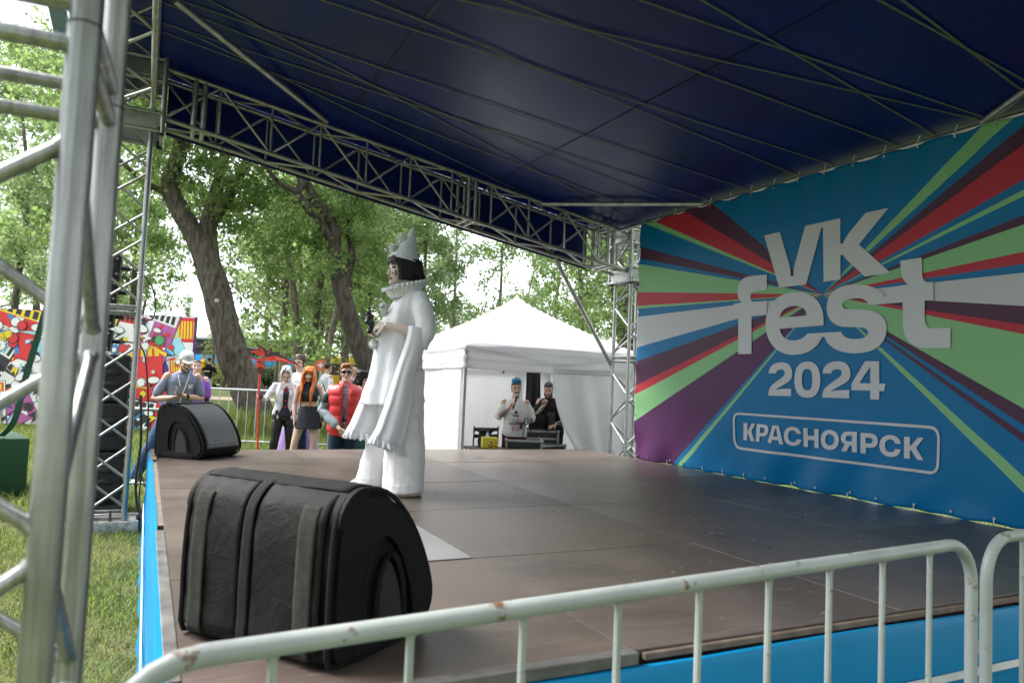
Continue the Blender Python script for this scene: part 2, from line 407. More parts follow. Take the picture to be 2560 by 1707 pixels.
fs = [(j * (NY + 1) + i, (j + 1) * (NY + 1) + i, (j + 1) * (NY + 1) + i + 1, j * (NY + 1) + i + 1) for j in range(NZ) for i in range(NY)]
q.add(vs, fs); ob = q.build('printed_sheet', banner_mat(), banner, auto=False)
md = ob.modifiers.new('thick', 'SOLIDIFY'); md.thickness = .002; md.offset = 1
LETW = mat('white_print', (.50, .515, .53), .45, 0, .03, 3)
def subdiv(me, cuts_len=.06):
    bm = bmesh.new(); bm.from_mesh(me)
    for _ in range(4):
        ed = [e for e in bm.edges if e.calc_length() > cuts_len]
        if not ed: break
        bmesh.ops.subdivide_edges(bm, edges=ed, cuts=1); bmesh.ops.triangulate(bm, faces=[f for f in bm.faces if len(f.verts) > 4])
    bm.to_mesh(me); bm.free()
GLY = {'VK':[[(5.471,3.18),(5.266,3.182),(5.138,2.849),(5.131,2.825),(5.126,2.803),(5.122,2.781),(5.12,2.758),(5.118,2.732),(5.085,2.729),(5.085,2.755),(5.083,2.78),(5.08,2.803),(5.075,2.825),(5.069,2.845),(4.953,3.188),(4.564,3.19),(4.559,2.96),(4.532,2.958),(4.522,2.977),(4.51,2.995),(4.496,3.014),(4.48,3.032),(4.46,3.052),(4.306,3.19),(4.086,3.19),(4.367,2.924),(4.053,2.638),(4.303,2.638),(4.438,2.759),(4.46,2.779),(4.48,2.797),(4.498,2.816),(4.514,2.835),(4.528,2.856),(4.557,2.856),(4.552,2.639),(4.735,2.636),(4.749,3.138),(4.767,3.14),(4.774,3.121),(4.779,3.105),(4.784,3.089),(4.789,3.072),(4.795,3.052),(4.931,2.635),(5.259,2.632)]],'f':[[(5.792,1.995),(5.805,2.371),(5.869,2.37),(5.874,2.523),(5.759,2.528),(5.785,2.547),(5.805,2.571),(5.818,2.6),(5.825,2.629),(5.827,2.656),(5.82,2.703),(5.799,2.74),(5.765,2.767),(5.72,2.784),(5.665,2.79),(5.425,2.782),(5.42,2.633),(5.586,2.625),(5.608,2.62),(5.624,2.611),(5.635,2.6),(5.64,2.586),(5.64,2.571),(5.637,2.554),(5.631,2.541),(5.62,2.531),(5.605,2.525),(5.588,2.522),(5.414,2.518),(5.414,2.378),(5.618,2.376),(5.606,1.994)]],'e':[[(4.725,2.239),(5.239,2.231),(5.232,2.207),(5.221,2.185),(5.205,2.165),(5.186,2.148),(5.163,2.134),(5.137,2.123),(5.107,2.116),(5.074,2.113),(5.045,2.113),(5.018,2.116),(4.993,2.121),(4.971,2.127),(4.952,2.136),(4.935,2.146),(4.92,2.159),(4.909,2.172),(4.723,2.171),(4.722,2.134),(4.739,2.135),(4.756,2.102),(4.78,2.072),(4.812,2.044),(4.85,2.021),(4.894,2.001),(4.946,1.987),(5.004,1.978),(5.07,1.976),(5.145,1.983),(5.213,2.002),(5.273,2.031),(5.324,2.069),(5.365,2.116),(5.396,2.17),(5.416,2.229),(5.424,2.293),(5.419,2.359),(5.401,2.417),(5.37,2.468),(5.326,2.51),(5.27,2.542),(5.202,2.564),(5.125,2.573),(5.037,2.571),(4.968,2.56),(4.907,2.541),(4.854,2.514),(4.81,2.482),(4.775,2.444),(4.75,2.4),(4.733,2.353),(4.727,2.302)],[(5.243,2.338),(4.917,2.339),(4.924,2.366),(4.937,2.389),(4.956,2.409),(4.982,2.424),(5.016,2.435),(5.058,2.442),(5.11,2.441),(5.155,2.433),(5.191,2.417),(5.218,2.395),(5.236,2.369)]],'s':[[(4.533,2.173),(4.523,2.155),(4.509,2.14),(4.492,2.127),(4.472,2.117),(4.449,2.11),(4.425,2.105),(4.399,2.103),(4.365,2.103),(4.336,2.105),(4.31,2.109),(4.289,2.116),(4.274,2.125),(4.264,2.137),(4.261,2.151),(4.263,2.164),(4.27,2.175),(4.28,2.184),(4.294,2.191),(4.31,2.196),(4.329,2.2),(4.35,2.203),(4.516,2.216),(4.556,2.225),(4.593,2.239),(4.625,2.259),(4.652,2.285),(4.674,2.316),(4.688,2.352),(4.694,2.393),(4.688,2.448),(4.668,2.494),(4.635,2.531),(4.59,2.558),(4.534,2.575),(4.47,2.582),(4.398,2.579),(4.329,2.569),(4.27,2.555),(4.221,2.538),(4.181,2.518),(4.149,2.496),(4.125,2.471),(4.109,2.445),(4.258,2.388),(4.267,2.404),(4.278,2.419),(4.292,2.431),(4.308,2.441),(4.328,2.448),(4.35,2.454),(4.375,2.457),(4.413,2.459),(4.445,2.457),(4.472,2.453),(4.494,2.445),(4.511,2.435),(4.521,2.423),(4.525,2.408),(4.523,2.397),(4.518,2.388),(4.51,2.381),(4.499,2.375),(4.484,2.37),(4.466,2.367),(4.446,2.365),(4.312,2.353),(4.253,2.343),(4.202,2.328),(4.161,2.307),(4.129,2.281),(4.105,2.251),(4.091,2.215),(4.086,2.175),(4.092,2.123),(4.111,2.079),(4.143,2.043),(4.186,2.015),(4.242,1.995),(4.309,1.983),(4.386,1.98),(4.454,1.984),(4.516,1.995),(4.572,2.012),(4.62,2.035),(4.66,2.063),(4.691,2.096),(4.713,2.134),(4.724,2.134),(4.725,2.171)]],'t':[[(4.087,2.518),(3.899,2.529),(3.921,2.548),(3.939,2.572),(3.952,2.602),(3.96,2.638),(3.966,2.681),(3.968,2.729),(3.783,2.732),(3.778,2.604),(3.775,2.582),(3.771,2.563),(3.763,2.549),(3.752,2.538),(3.739,2.531),(3.721,2.528),(3.684,2.527),(3.682,2.379),(3.754,2.387),(3.752,2.253),(3.75,2.224),(3.743,2.201),(3.734,2.184),(3.721,2.172),(3.706,2.165),(3.688,2.163),(3.544,2.161),(3.543,2.006),(3.728,2.007),(3.79,2.014),(3.842,2.033),(3.883,2.063),(3.913,2.103),(3.931,2.151),(3.938,2.206),(3.944,2.387),(4.258,2.387),(4.109,2.444),(4.086,2.444)]],'year':[[(5.369,1.8),(5.36,1.839),(5.338,1.87),(5.305,1.891),(5.261,1.904),(5.21,1.908),(5.16,1.903),(5.122,1.888),(5.096,1.865),(5.08,1.836),(5.074,1.802),(5.075,1.777),(5.082,1.755),(5.096,1.737),(5.118,1.721),(5.149,1.704),(5.258,1.653),(5.264,1.648),(5.268,1.645),(5.27,1.642),(5.269,1.641),(5.267,1.64),(5.245,1.645),(5.221,1.648),(5.198,1.651),(5.177,1.653),(5.159,1.653),(5.081,1.655),(5.081,1.586),(5.365,1.582),(5.363,1.614),(5.355,1.642),(5.34,1.666),(5.317,1.688),(5.284,1.709),(5.205,1.756),(5.189,1.767),(5.178,1.777),(5.171,1.787),(5.167,1.798),(5.166,1.811),(5.169,1.821),(5.176,1.829),(5.186,1.834),(5.199,1.838),(5.214,1.839),(5.232,1.837),(5.248,1.833),(5.261,1.825),(5.271,1.814),(5.275,1.8)],[(5.047,1.742),(5.042,1.803),(5.025,1.851),(4.995,1.885),(4.953,1.906),(4.899,1.913),(4.845,1.906),(4.804,1.885),(4.774,1.851),(4.755,1.805),(4.748,1.746),(4.752,1.688),(4.769,1.642),(4.797,1.608),(4.837,1.587),(4.89,1.578),(4.944,1.583),(4.988,1.602),(5.019,1.635),(5.039,1.682)],[(4.958,1.743),(4.957,1.782),(4.95,1.811),(4.938,1.831),(4.921,1.843),(4.899,1.846),(4.876,1.843),(4.859,1.831),(4.848,1.812),(4.841,1.783),(4.838,1.745),(4.839,1.709),(4.844,1.681),(4.855,1.662),(4.871,1.65),(4.894,1.646),(4.916,1.649),(4.934,1.66),(4.947,1.679),(4.955,1.707)],[(4.725,1.805),(4.717,1.844),(4.695,1.874),(4.662,1.896),(4.618,1.909),(4.565,1.913),(4.516,1.908),(4.478,1.893),(4.452,1.87),(4.436,1.841),(4.431,1.807),(4.433,1.782),(4.44,1.762),(4.455,1.744),(4.478,1.727),(4.509,1.711),(4.617,1.658),(4.625,1.654),(4.629,1.65),(4.631,1.648),(4.63,1.646),(4.627,1.646),(4.605,1.65),(4.583,1.654),(4.561,1.657),(4.537,1.658),(4.513,1.659),(4.441,1.661),(4.44,1.59),(4.724,1.587),(4.722,1.619),(4.714,1.646),(4.698,1.669),(4.675,1.69),(4.645,1.711),(4.567,1.758),(4.55,1.769),(4.537,1.78),(4.528,1.79),(4.522,1.802),(4.521,1.815),(4.524,1.826),(4.53,1.834),(4.54,1.839),(4.552,1.842),(4.567,1.843),(4.586,1.842),(4.604,1.838),(4.619,1.83),(4.629,1.82),(4.633,1.805)],[(4.286,1.911),(4.151,1.91),(4.148,1.725),(4.089,1.724),(4.102,1.663),(4.147,1.662),(4.146,1.591),(4.232,1.59),(4.232,1.662),(4.418,1.662),(4.419,1.717)],[(4.34,1.723),(4.233,1.724),(4.235,1.857),(4.242,1.857)]],'city':[[(5.695,1.294),(5.641,1.296),(5.64,1.22),(5.628,1.221),(5.583,1.296),(5.531,1.298),(5.584,1.216),(5.526,1.123),(5.582,1.121),(5.627,1.188),(5.639,1.187),(5.638,1.124),(5.69,1.122)],[(5.512,1.296),(5.418,1.297),(5.385,1.293),(5.362,1.282),(5.35,1.266),(5.346,1.245),(5.351,1.218),(5.366,1.198),(5.387,1.186),(5.414,1.181),(5.458,1.179),(5.458,1.125),(5.508,1.124)],[(5.461,1.265),(5.422,1.265),(5.41,1.264),(5.402,1.259),(5.397,1.251),(5.396,1.24),(5.397,1.229),(5.401,1.221),(5.409,1.215),(5.42,1.212),(5.459,1.211)],[(5.296,1.298),(5.218,1.299),(5.158,1.127),(5.205,1.125),(5.217,1.161),(5.291,1.158),(5.3,1.125),(5.347,1.126)],[(5.26,1.273),(5.251,1.273),(5.227,1.194),(5.284,1.192)],[(4.957,1.24),(5.008,1.24),(5.013,1.252),(5.022,1.261),(5.036,1.266),(5.053,1.268),(5.075,1.264),(5.091,1.253),(5.101,1.235),(5.103,1.212),(5.099,1.187),(5.089,1.17),(5.072,1.16),(5.05,1.157),(5.033,1.16),(5.02,1.166),(5.011,1.175),(5.005,1.189),(4.953,1.19),(4.963,1.163),(4.984,1.142),(5.013,1.129),(5.051,1.123),(5.093,1.127),(5.125,1.143),(5.146,1.17),(5.154,1.208),(5.148,1.245),(5.129,1.274),(5.097,1.294),(5.054,1.302),(5.016,1.298),(4.986,1.287),(4.966,1.267)],[(4.931,1.3),(4.881,1.301),(4.88,1.233),(4.809,1.235),(4.809,1.301),(4.761,1.302),(4.757,1.13),(4.806,1.129),(4.808,1.196),(4.879,1.194),(4.879,1.129),(4.927,1.128)],[(4.735,1.212),(4.729,1.25),(4.709,1.278),(4.678,1.297),(4.635,1.304),(4.593,1.299),(4.561,1.282),(4.54,1.255),(4.533,1.221),(4.539,1.184),(4.558,1.156),(4.589,1.136),(4.631,1.127),(4.674,1.132),(4.706,1.148),(4.727,1.175)],[(4.683,1.215),(4.68,1.236),(4.671,1.252),(4.656,1.262),(4.635,1.267),(4.612,1.263),(4.596,1.253),(4.586,1.238),(4.582,1.219),(4.585,1.198),(4.594,1.182),(4.61,1.17),(4.632,1.166),(4.653,1.169),(4.669,1.178),(4.679,1.194)],[(4.355,1.308),(4.352,1.133),(4.401,1.131),(4.402,1.188),(4.425,1.187),(4.455,1.132),(4.507,1.13),(4.471,1.195),(4.491,1.202),(4.505,1.213),(4.513,1.227),(4.516,1.244),(4.511,1.268),(4.495,1.287),(4.471,1.3),(4.44,1.305)],[(4.403,1.27),(4.44,1.27),(4.452,1.267),(4.461,1.262),(4.466,1.254),(4.468,1.243),(4.466,1.233),(4.46,1.225),(4.451,1.221),(4.439,1.22),(4.402,1.221)],[(4.317,1.303),(4.227,1.305),(4.195,1.302),(4.172,1.291),(4.159,1.274),(4.154,1.25),(4.159,1.223),(4.174,1.204),(4.196,1.192),(4.225,1.186),(4.267,1.185),(4.267,1.132),(4.316,1.132)],[(4.269,1.267),(4.231,1.268),(4.218,1.267),(4.209,1.263),(4.204,1.256),(4.201,1.246),(4.204,1.236),(4.209,1.228),(4.218,1.223),(4.23,1.221),(4.268,1.22)],[(3.946,1.243),(3.997,1.243),(4.002,1.256),(4.011,1.266),(4.024,1.271),(4.041,1.273),(4.062,1.268),(4.077,1.257),(4.087,1.24),(4.09,1.218),(4.086,1.196),(4.076,1.181),(4.06,1.171),(4.039,1.168),(4.023,1.171),(4.01,1.177),(4.0,1.186),(3.994,1.199),(3.945,1.199),(3.954,1.171),(3.974,1.15),(4.001,1.136),(4.036,1.13),(4.079,1.135),(4.112,1.151),(4.134,1.177),(4.142,1.213),(4.135,1.251),(4.114,1.28),(4.082,1.3),(4.039,1.308),(4.003,1.305),(3.975,1.292),(3.955,1.272)],[(3.918,1.305),(3.868,1.307),(3.868,1.24),(3.856,1.242),(3.799,1.307),(3.75,1.308),(3.816,1.226),(3.751,1.134),(3.805,1.133),(3.854,1.201),(3.868,1.202),(3.868,1.134),(3.917,1.133)]],'frame':[[(5.765,1.394),(3.698,1.407),(3.67,1.403),(3.647,1.391),(3.63,1.371),(3.62,1.344),(3.616,1.312),(3.617,1.124),(3.62,1.095),(3.63,1.071),(3.646,1.053),(3.667,1.041),(3.694,1.036),(5.731,1.021),(5.766,1.026),(5.794,1.041),(5.815,1.065),(5.829,1.094),(5.835,1.129),(5.837,1.311),(5.835,1.339),(5.826,1.362),(5.812,1.379),(5.792,1.39)],[(5.762,1.373),(3.702,1.384),(3.68,1.381),(3.662,1.372),(3.649,1.357),(3.641,1.336),(3.638,1.31),(3.639,1.129),(3.641,1.104),(3.648,1.085),(3.659,1.07),(3.674,1.061),(3.694,1.058),(5.725,1.046),(5.752,1.05),(5.775,1.062),(5.792,1.08),(5.803,1.105),(5.808,1.136),(5.812,1.308),(5.809,1.33),(5.803,1.348),(5.793,1.361),(5.779,1.369)]]}
for k, nm in (('VK', 'lettering'), ('f', 'lettering'), ('e', 'lettering'), ('s', 'lettering'), ('t', 'lettering'), ('year', 'year_digits'), ('city', 'city_name'), ('frame', 'name_frame')):
    o = fill2d(GLY[k], nm, LETW, banner)
    subdiv(o.data, .08)
    off = .0105 if k != 'f' else .0095
    for v in o.data.vertices: v.co = Vector((5.48 + bwarp(v.co.x, v.co.y) - off + (.004 if k == 't' else 0.0) * 0, v.co.x, v.co.y))
    if k in ('e', 's', 't'):                       # neighbours that touch sit a hair apart
        for v in o.data.vertices: v.co.x -= {'e': .0008, 's': .0016, 't': .0024}[k]
q = MB()
for i in range(19):
    y = BY0 + .06 + i * (BY1 - BY0 - .12) / 18
    for x_, z_ in ((5.472 + bwarp(y, BZ0 + .05), BZ0 + .055), (5.472, BZ1 - .03)):
        q = MB(); q.tube([(x_, y, z_), (x_ - .006, y, z_)], .011, 10); q.build('eyelet', ALU, banner)
for i in range(9):
    z = .95 + i * .32; q = MB(); q.tube([(5.474, BY1 - .03, z), (5.466, BY1 - .03, z)], .010, 10); q.build('eyelet', ALU, banner)
for i in range(19):
    y = BY0 + .06 + i * (BY1 - BY0 - .12) / 18
    q = MB(); q.tube([(5.47, y, BZ0 + .055), (5.478, y + .004, SH - .01)], .004, 5); q.build('cable_tie', WHITEP, banner)
    q = MB(); q.tube([(5.47, y, BZ1 - .03), (5.485, y + .01, BZ1 + .03), (5.47, y - .02, BZ1 + .06)], .0035, 5); q.build('cable_tie', WHITEP, banner)
# ------------------------------------------------------------------ roof trusses, towers
def pipe(name, a, b, r, m, parent, n=10):
    q = MB(); q.tube([a, b], r, n); return q.build(name, m, parent)
def tower(label, cx, cy, ztop, joints, m=ALU, s=.18, rt=.025, phase=0, z0=.12, rise=.285, gap=.045, nseg=14, gnd=True):
    t = thing('truss_tower', label, 'truss tower', (cx, cy, 0), 0, 'truss towers of the stage roof')
    cs = [(-s, -s), (s, -s), (s, s), (-s, s)]
    for c in cs:
        q = MB(); zz = [z0] + [j for j in joints] + [ztop]
        q.tube([(c[0], c[1], z0), (c[0], c[1], ztop)], rt, nseg)
        for j in joints: q.tube([(c[0], c[1], j - .0015), (c[0], c[1], j + .0015)], rt * 1.03, nseg, mi=1)
        q.build('chord', [m, BLACKM], t)
    cnt = 0
    for f in range(4):
        a, b = cs[f], cs[(f + 1) % 4]; k = (f + phase) % 2
        z = z0 + .06
        while z + rise < ztop:
            hit = [j for j in joints if z - .02 < j + .06 and z + rise > j - .07]
            if hit: z = hit[0] + .085; hit = []
            if z + rise > ztop: break
            p, r_ = (a, b) if k == 0 else (b, a)
            q = MB(); q.tube([(p[0], p[1], z), (r_[0], r_[1], z + rise)], rt * .52, 10)
            d = Vector((r_[0] - p[0], r_[1] - p[1], rise)).normalized()
            for e, sg in ((Vector((p[0], p[1], z)), 1), (Vector((r_[0], r_[1], z + rise)), -1)):   # weld beads
                q.tube([e + d * sg * rt * .75, e + d * sg * rt * 1.25], [rt * .68, rt * .54], 10)
            q.build('brace', m, t); cnt += 1
            z += rise + gap; k = 1 - k
        for j in joints:
            for dz in (-.03, .03, ):
                q = MB(); q.tube([(a[0], a[1], j + dz), (b[0], b[1], j + dz)], rt * .6, 10); q.build('rung', m, t)
        for zz in (z0 + .03,):
            q = MB(); q.tube([(a[0], a[1], zz), (b[0], b[1], zz)], rt * .6, 10); q.build('rung', m, t)
    if gnd:
        q = MB(); q.bbox((0, -s - .02, .06), (.62, .1, .11), .006); q.bbox((0, s + .02, .06), (.62, .1, .11), .006); q.bbox((-s - .06, 0, .062), (.1, 2 * s - .08, .1), .006); q.bbox((s + .06, 0, .062), (.1, 2 * s - .08, .1), .006)
        q.build('base_frame', mat('chipped_white_paint', (.55, .54, .5), .6, .1, .4, 18, .2, 50, col2=(.22, .2, .17)), t, smooth=False)
        q = MB()
        for sx in (-.5, .35): q.tube([(sx * s, -s - .03, .1), (sx * s, -s - .03, .22)], .011, 8)
        q.build('base_bolt', mat('rusty_bolt', (.12, .08, .06), .7, .5, .3, 30), t)
    return t
def sleeve(t, z0, z1, s=.275, m=ALUD):
    cs = [(-s, -s), (s, -s), (s, s), (-s, s)]
    for c in cs:
        q = MB(); q.tube([(c[0], c[1], z0), (c[0], c[1], z1)], .025, 10); q.build('sleeve_post', m, t)
    for f in range(4):
        a, b = cs[f], cs[(f + 1) % 4]
        for z in (z0 + .02, z0 + .2, z0 + .52, z0 + .74, z1 - .02):
            q = MB(); q.tube([(a[0], a[1], z), (b[0], b[1], z)], .02, 10); q.build('sleeve_rung', m, t)
        q = MB(); q.tube([(a[0], a[1], z0 + .2), (b[0], b[1], z0 + .52)], .013, 8); q.build('sleeve_brace', m, t)
        d = Vector((b[0] - a[0], b[1] - a[1], 0)); mid = Vector(((a[0] + b[0]) / 2, (a[1] + b[1]) / 2, 0)); ang = math.atan2(d.y, d.x)
        for z in (z0 + .11, z0 + .63):
            q = MB(); q.box(mid + Vector((0, 0, z)), (d.length - .05, .008, .14), Matrix.Rotation(ang, 3, 'Z')); q.build('sleeve_plate', m, t, smooth=False)
    for c in cs:
        q = MB(); q.tube([(c[0] * .94, c[1] * .94, z0 - .02), (c[0] * .94, c[1] * .94, z0 + .06)], .035, 10); q.build('guide_wheel', BLACKM, t)
TL = (-.28, 8.26); TN = (-.2795, 1.40); TR = (5.90, 8.26)
t1 = tower('bare aluminium truss tower in front of the black loudspeaker stack', *TL, 5.2, [2.15])
sleeve(t1, 3.9, 5.15)
t2 = tower('thick out of focus truss tower closest to the camera at the left edge', *TN, 5.2, [2.085], phase=1, nseg=28, gap=.03, rise=.265, rt=.0222); t2.rotation_euler = (0, 0, -.052)
sleeve(t2, 3.9, 5.15)
t3 = tower('aluminium truss tower at the left edge of the backdrop banner beside the white tent', *TR, 3.75, [1.98])
q = MB()
sleeve(t3, 3.0, 3.72, s=.24)

def beam(name, label, P0, P1, wid, hgt, bay, m=ALUD, joints=(), rt=.024, group=None):
    """box truss from P0 to P1 (lower centre line); wid across, hgt up"""
    t = thing(name, label, 'roof truss', (0, 0, 0), 0, group)
    P0, P1 = Vector(P0), Vector(P1); d = P1 - P0; L = d.length; d.normalize()
    s = d.cross(Vector((0, 0, 1))).normalized(); u = Vector((0, 0, 1))
    def pt(a, side, top): return P0 + d * a + s * (side * wid / 2) + u * (hgt * top)
    for side in (-1, 1):
        for top in (0, 1): pipe('chord', pt(0, side, top), pt(L, side, top), rt, m, t, 12)
    n = int(L / bay); b = L / n
    for i in range(n + 1):
        for side in (-1, 1):
            pipe('upright', pt(i * b, side, 0), pt(i * b, side, 1), rt * .58, m, t, 8)
    for i in range(n):
        k = i % 2
        for side in (-1, 1):
            kk = k if side == 1 else 1 - k
            pipe('diagonal', pt((i + kk) * b, side, 0), pt((i + 1 - kk) * b, side, 1), rt * .55, m, t, 8)
        for top in (0, 1):
            kk = k if top else 1 - k
            pipe('diagonal', pt(i * b, -1 if kk else 1, top), pt((i + 1) * b, 1 if kk else -1, top), rt * .55, m, t, 8)
    for a in joints:
        for side in (-1, 1):
            q = MB(); q.tube([pt(a - .045, side, -.01), pt(a - .045, side, 1.01)], rt * 1.0, 10); q.tube([pt(a + .045, side, -.01), pt(a + .045, side, 1.01)], rt * 1.0, 10)
            q.build('joint_post', m, t)
        for top in (0, 1):
            q = MB()
            for o in (-.045, .045): q.tube([pt(a + o, -1, top), pt(a + o, 1, top)], rt * .9, 10)
            q.build('joint_rung', m, t)
    return t
def zb(x): return 4.085 - .166 * x
bm_far = beam('roof_beam', 'sloping roof truss between the left tower and the banner seen against the trees', (0.0, 8.26, zb(0)), (5.70, 8.26, zb(5.70)), .36, .505, .51, joints=(.33, 3.42, 5.45), group=None)
beam('roof_beam', 'roof truss running overhead along the open left front of the stage', (-.275, 1.7, 4.12), (-.275, 7.97, 4.12), .36, .50, .62)
beam('roof_beam', 'near roof truss above the railing, out of the picture overhead', (0.0, 1.40, zb(0)), (5.70, 1.40, zb(5.70)), .36, .505, .71)
# steel stay pipes of the roof
def stay(label, a, b, r=.026):
    q = MB(); q.tube([a, b], r, 12)
    o = q.build('stay_pipe', ALUD); tag(o, label, 'pipe')
stay('diagonal steel pipe under the roof from top left down to the far truss', (.02, 6.30, 4.49), (1.60, 8.05, 4.36), .03)
stay('short level steel pipe bracing the far truss against the banner top', (4.33, 8.10, 3.86), (5.50, 6.45, 3.70), .026)
stay('dark steel pipe rising from the banner top at the upper right edge', (5.50, 3.33, 3.70), (4.55, 1.62, 3.85), .028)
stay('galvanised pipe along the top edge of the backdrop banner', (5.50, 1.3, 3.672), (5.50, 8.25, 3.672), .022)
stay('slanted grey prop pipe from the far truss down to the tower by the tent', (4.78, 8.50, 3.27), (5.74, 8.47, 1.86), .028)
q = MB(); q.tube([(5.74, 8.47, 1.86), (5.71, 8.44, 1.86)], .045, 10)
# zip ties hanging on the far truss
q = MB(); rr = random.Random(11)
for i in range(9):
    x = .6 + i * .58 + rr.uniform(-.1, .1); z = zb(x); y = 8.44 + .0
    q.tube([(x, y - .03, z + .02), (x - .01, y - .035, z - .03), (x + .012, y - .03, z - .075)], .004, 5)
    q.tube([(x + .2, y - .03, z + .53), (x + .21, y - .035, z + .47), (x + .23, y - .03, z + .45)], .004, 5)
q.build('tie', BLACKP, bm_far)

# ------------------------------------------------------------------ canopy
TARP = mat('navy_tarpaulin', (.008, .028, .165), .36, 0, .35, 1.3, .10, 7, .45, col2=(.005, .018, .12), detail=8, trans=.34)
t_, b_ = nodes_of(TARP)
_tc = t_.nodes.new('ShaderNodeTexCoord'); _n = t_.nodes.new('ShaderNodeTexNoise'); _n.inputs['Scale'].default_value = 3.5; _n.inputs['Detail'].default_value = 10; _n.inputs['Roughness'].default_value = .75
t_.links.new(_tc.outputs['Object'], _n.inputs['Vector'])
_r = t_.nodes.new('ShaderNodeValToRGB'); _r.color_ramp.elements[0].position = .62; _r.color_ramp.elements[1].position = .70
_mx = t_.nodes.new('ShaderNodeMixRGB'); _mx.inputs[2].default_value = (.016, .026, .085, 1)
_old = b_.inputs['Base Color'].links[0].from_socket
t_.links.new(_n.outputs['Fac'], _r.inputs[0]); t_.links.new(_r.outputs[0], _mx.inputs[0]); t_.links.new(_old, _mx.inputs[1]); t_.links.new(_mx.outputs[0], b_.inputs['Base Color'])
canopy = thing('stage_canopy', 'dark navy tarpaulin roof over the stage with green webbing straps', 'stage canopy')
def roofz(x, y): return 4.655 - .166 * x - .012 * math.sin((y - .9) / 7.7 * PI) + .006 * fbm((x * .6, y * .6, 3), 1.0)
q = MB(); NX, NY = 60, 80; X0, X1, Y0, Y1 = -.62, 5.62, .95, 8.52
vs = [(X0 + (X1 - X0) * i / NX, Y0 + (Y1 - Y0) * j / NY, roofz(X0 + (X1 - X0) * i / NX, Y0 + (Y1 - Y0) * j / NY)) for j in range(NY + 1) for i in range(NX + 1)]
q.add(vs, [(j * (NX + 1) + i, j * (NX + 1) + i + 1, (j + 1) * (NX + 1) + i + 1, (j + 1) * (NX + 1) + i) for j in range(NY) for i in range(NX)])
o = q.build('tarpaulin', TARP, canopy, auto=False); md = o.modifiers.new('t', 'SOLIDIFY'); md.thickness = .004; md.offset = 1
def valance(pts, drop, name='valance'):
    q = MB(); n = len(pts); K = 8; vs = []
    for k in range(K + 1):
        for i, p in enumerate(pts):
            w = .012 * fbm((p[0] * 1.3, p[1] * 1.3, k * .3), 1.4) * (k / K)
            vs.append((p[0] + w * .3, p[1] + w, p[2] - drop * k / K))
    q.add(vs, [(k * n + i, k * n + i + 1, (k + 1) * n + i + 1, (k + 1) * n + i) for k in range(K) for i in range(n - 1)])
    o = q.build(name, TARP, canopy, auto=False); md = o.modifiers.new('t', 'SOLIDIFY'); md.thickness = .004
valance([(.03 + 5.25 * i / 50, 8.53, roofz(.03 + 5.25 * i / 50, 8.52) - .0) for i in range(51)], .60)
valance([(X0, 1.8 + 5.9 * i / 40, roofz(X0, 1 + 6.9 * i / 40)) for i in range(41)], .30)
STRAP = mat('olive_webbing', (.15, .19, .145), .8, 0, .25, 20, .3, 200)
for a, b in (((-.3, 5.71), (5.557, 3.34)), ((-.3, 5.41), (5.578, 5.115)), ((-.3, 6.64), (5.585, 5.76)), ((-.3, 7.19), (5.593, 6.335)), ((-.3, 4.98), (5.599, 4.043)), ((-.3, 4.65), (5.557, 3.30)), ((-.3, 3.56), (5.593, 3.735)),
             ((-.3, 6.74), (5.584, 6.788)), ((-.3, 7.35), (5.619, 7.297)), ((0.03, 7.124), (4.351, 8.19)), ((-.3, 6.22), (5.348, 7.692)), ((-.3, 5.9), (5.55, 4.7)), ((-.3, 3.2), (5.5, 2.84)), ((-.3, 2.6), (5.5, 2.95))):
    q = MB(); N = 40; vs = []
    A, B = Vector((a[0], a[1], 0)), Vector((b[0], b[1], 0)); d = (B - A).normalized(); s = Vector((-d.y, d.x, 0)) * .0085; rs = []
    for i in range(N + 1):
        p = A.lerp(B, i / N); z = roofz(p.x, p.y) - .010 - .006 * math.sin(i / N * PI)
        rs.append([Vector((p.x + s.x, p.y + s.y, z)), Vector((p.x - s.x, p.y - s.y, z)), Vector((p.x - s.x, p.y - s.y, z + .003)), Vector((p.x + s.x, p.y + s.y, z + .003))])
    q.rings(rs); q.build('strap', STRAP, canopy, smooth=False)
for xx in (1.75, 3.69):   # welded seams
    q = MB(); rs = []
    for i in range(61):
        y = Y0 + .02 + (Y1 - Y0 - .04) * i / 60; z = roofz(xx, y) - .003
        rs.append([Vector((xx - .02, y, z)), Vector((xx + .02, y, z - .0066 * .5)), Vector((xx + .02, y, z + .002)), Vector((xx - .02, y, z + .002))])
    q.rings(rs); q.build('seam', TARP, canopy, smooth=False)

# ------------------------------------------------------------------ crowd barriers
RUSTW = mat('chipped_white_enamel', (.38, .41, .40), .42, 0, .06, 6, .12, 40, .5, col2=(.30, .33, .32))
t_, b_ = nodes_of(RUSTW)
_tc = t_.nodes.new('ShaderNodeTexCoord'); _n = t_.nodes.new('ShaderNodeTexNoise'); _n.inputs['Scale'].default_value = 11; _n.inputs['Detail'].default_value = 8; _n.inputs['Roughness'].default_value = .65
t_.links.new(_tc.outputs['Object'], _n.inputs['Vector'])
_r = t_.nodes.new('ShaderNodeValToRGB'); _r.color_ramp.elements[0].position = .60; _r.color_ramp.elements[1].position = .655
_mx = t_.nodes.new('ShaderNodeMixRGB'); _mx.inputs[2].default_value = (.15, .075, .04, 1)
_old = b_.inputs['Base Color'].links[0].from_socket
t_.links.new(_n.outputs['Fac'], _r.inputs[0]); t_.links.new(_r.outputs[0], _mx.inputs[0]); t_.links.new(_old, _mx.inputs[1]); t_.links.new(_mx.outputs[0], b_.inputs['Base Color'])
GALV = mat('galvanised_tube', (.46, .48, .48), .42, .6, .15, 12, .1, 60)
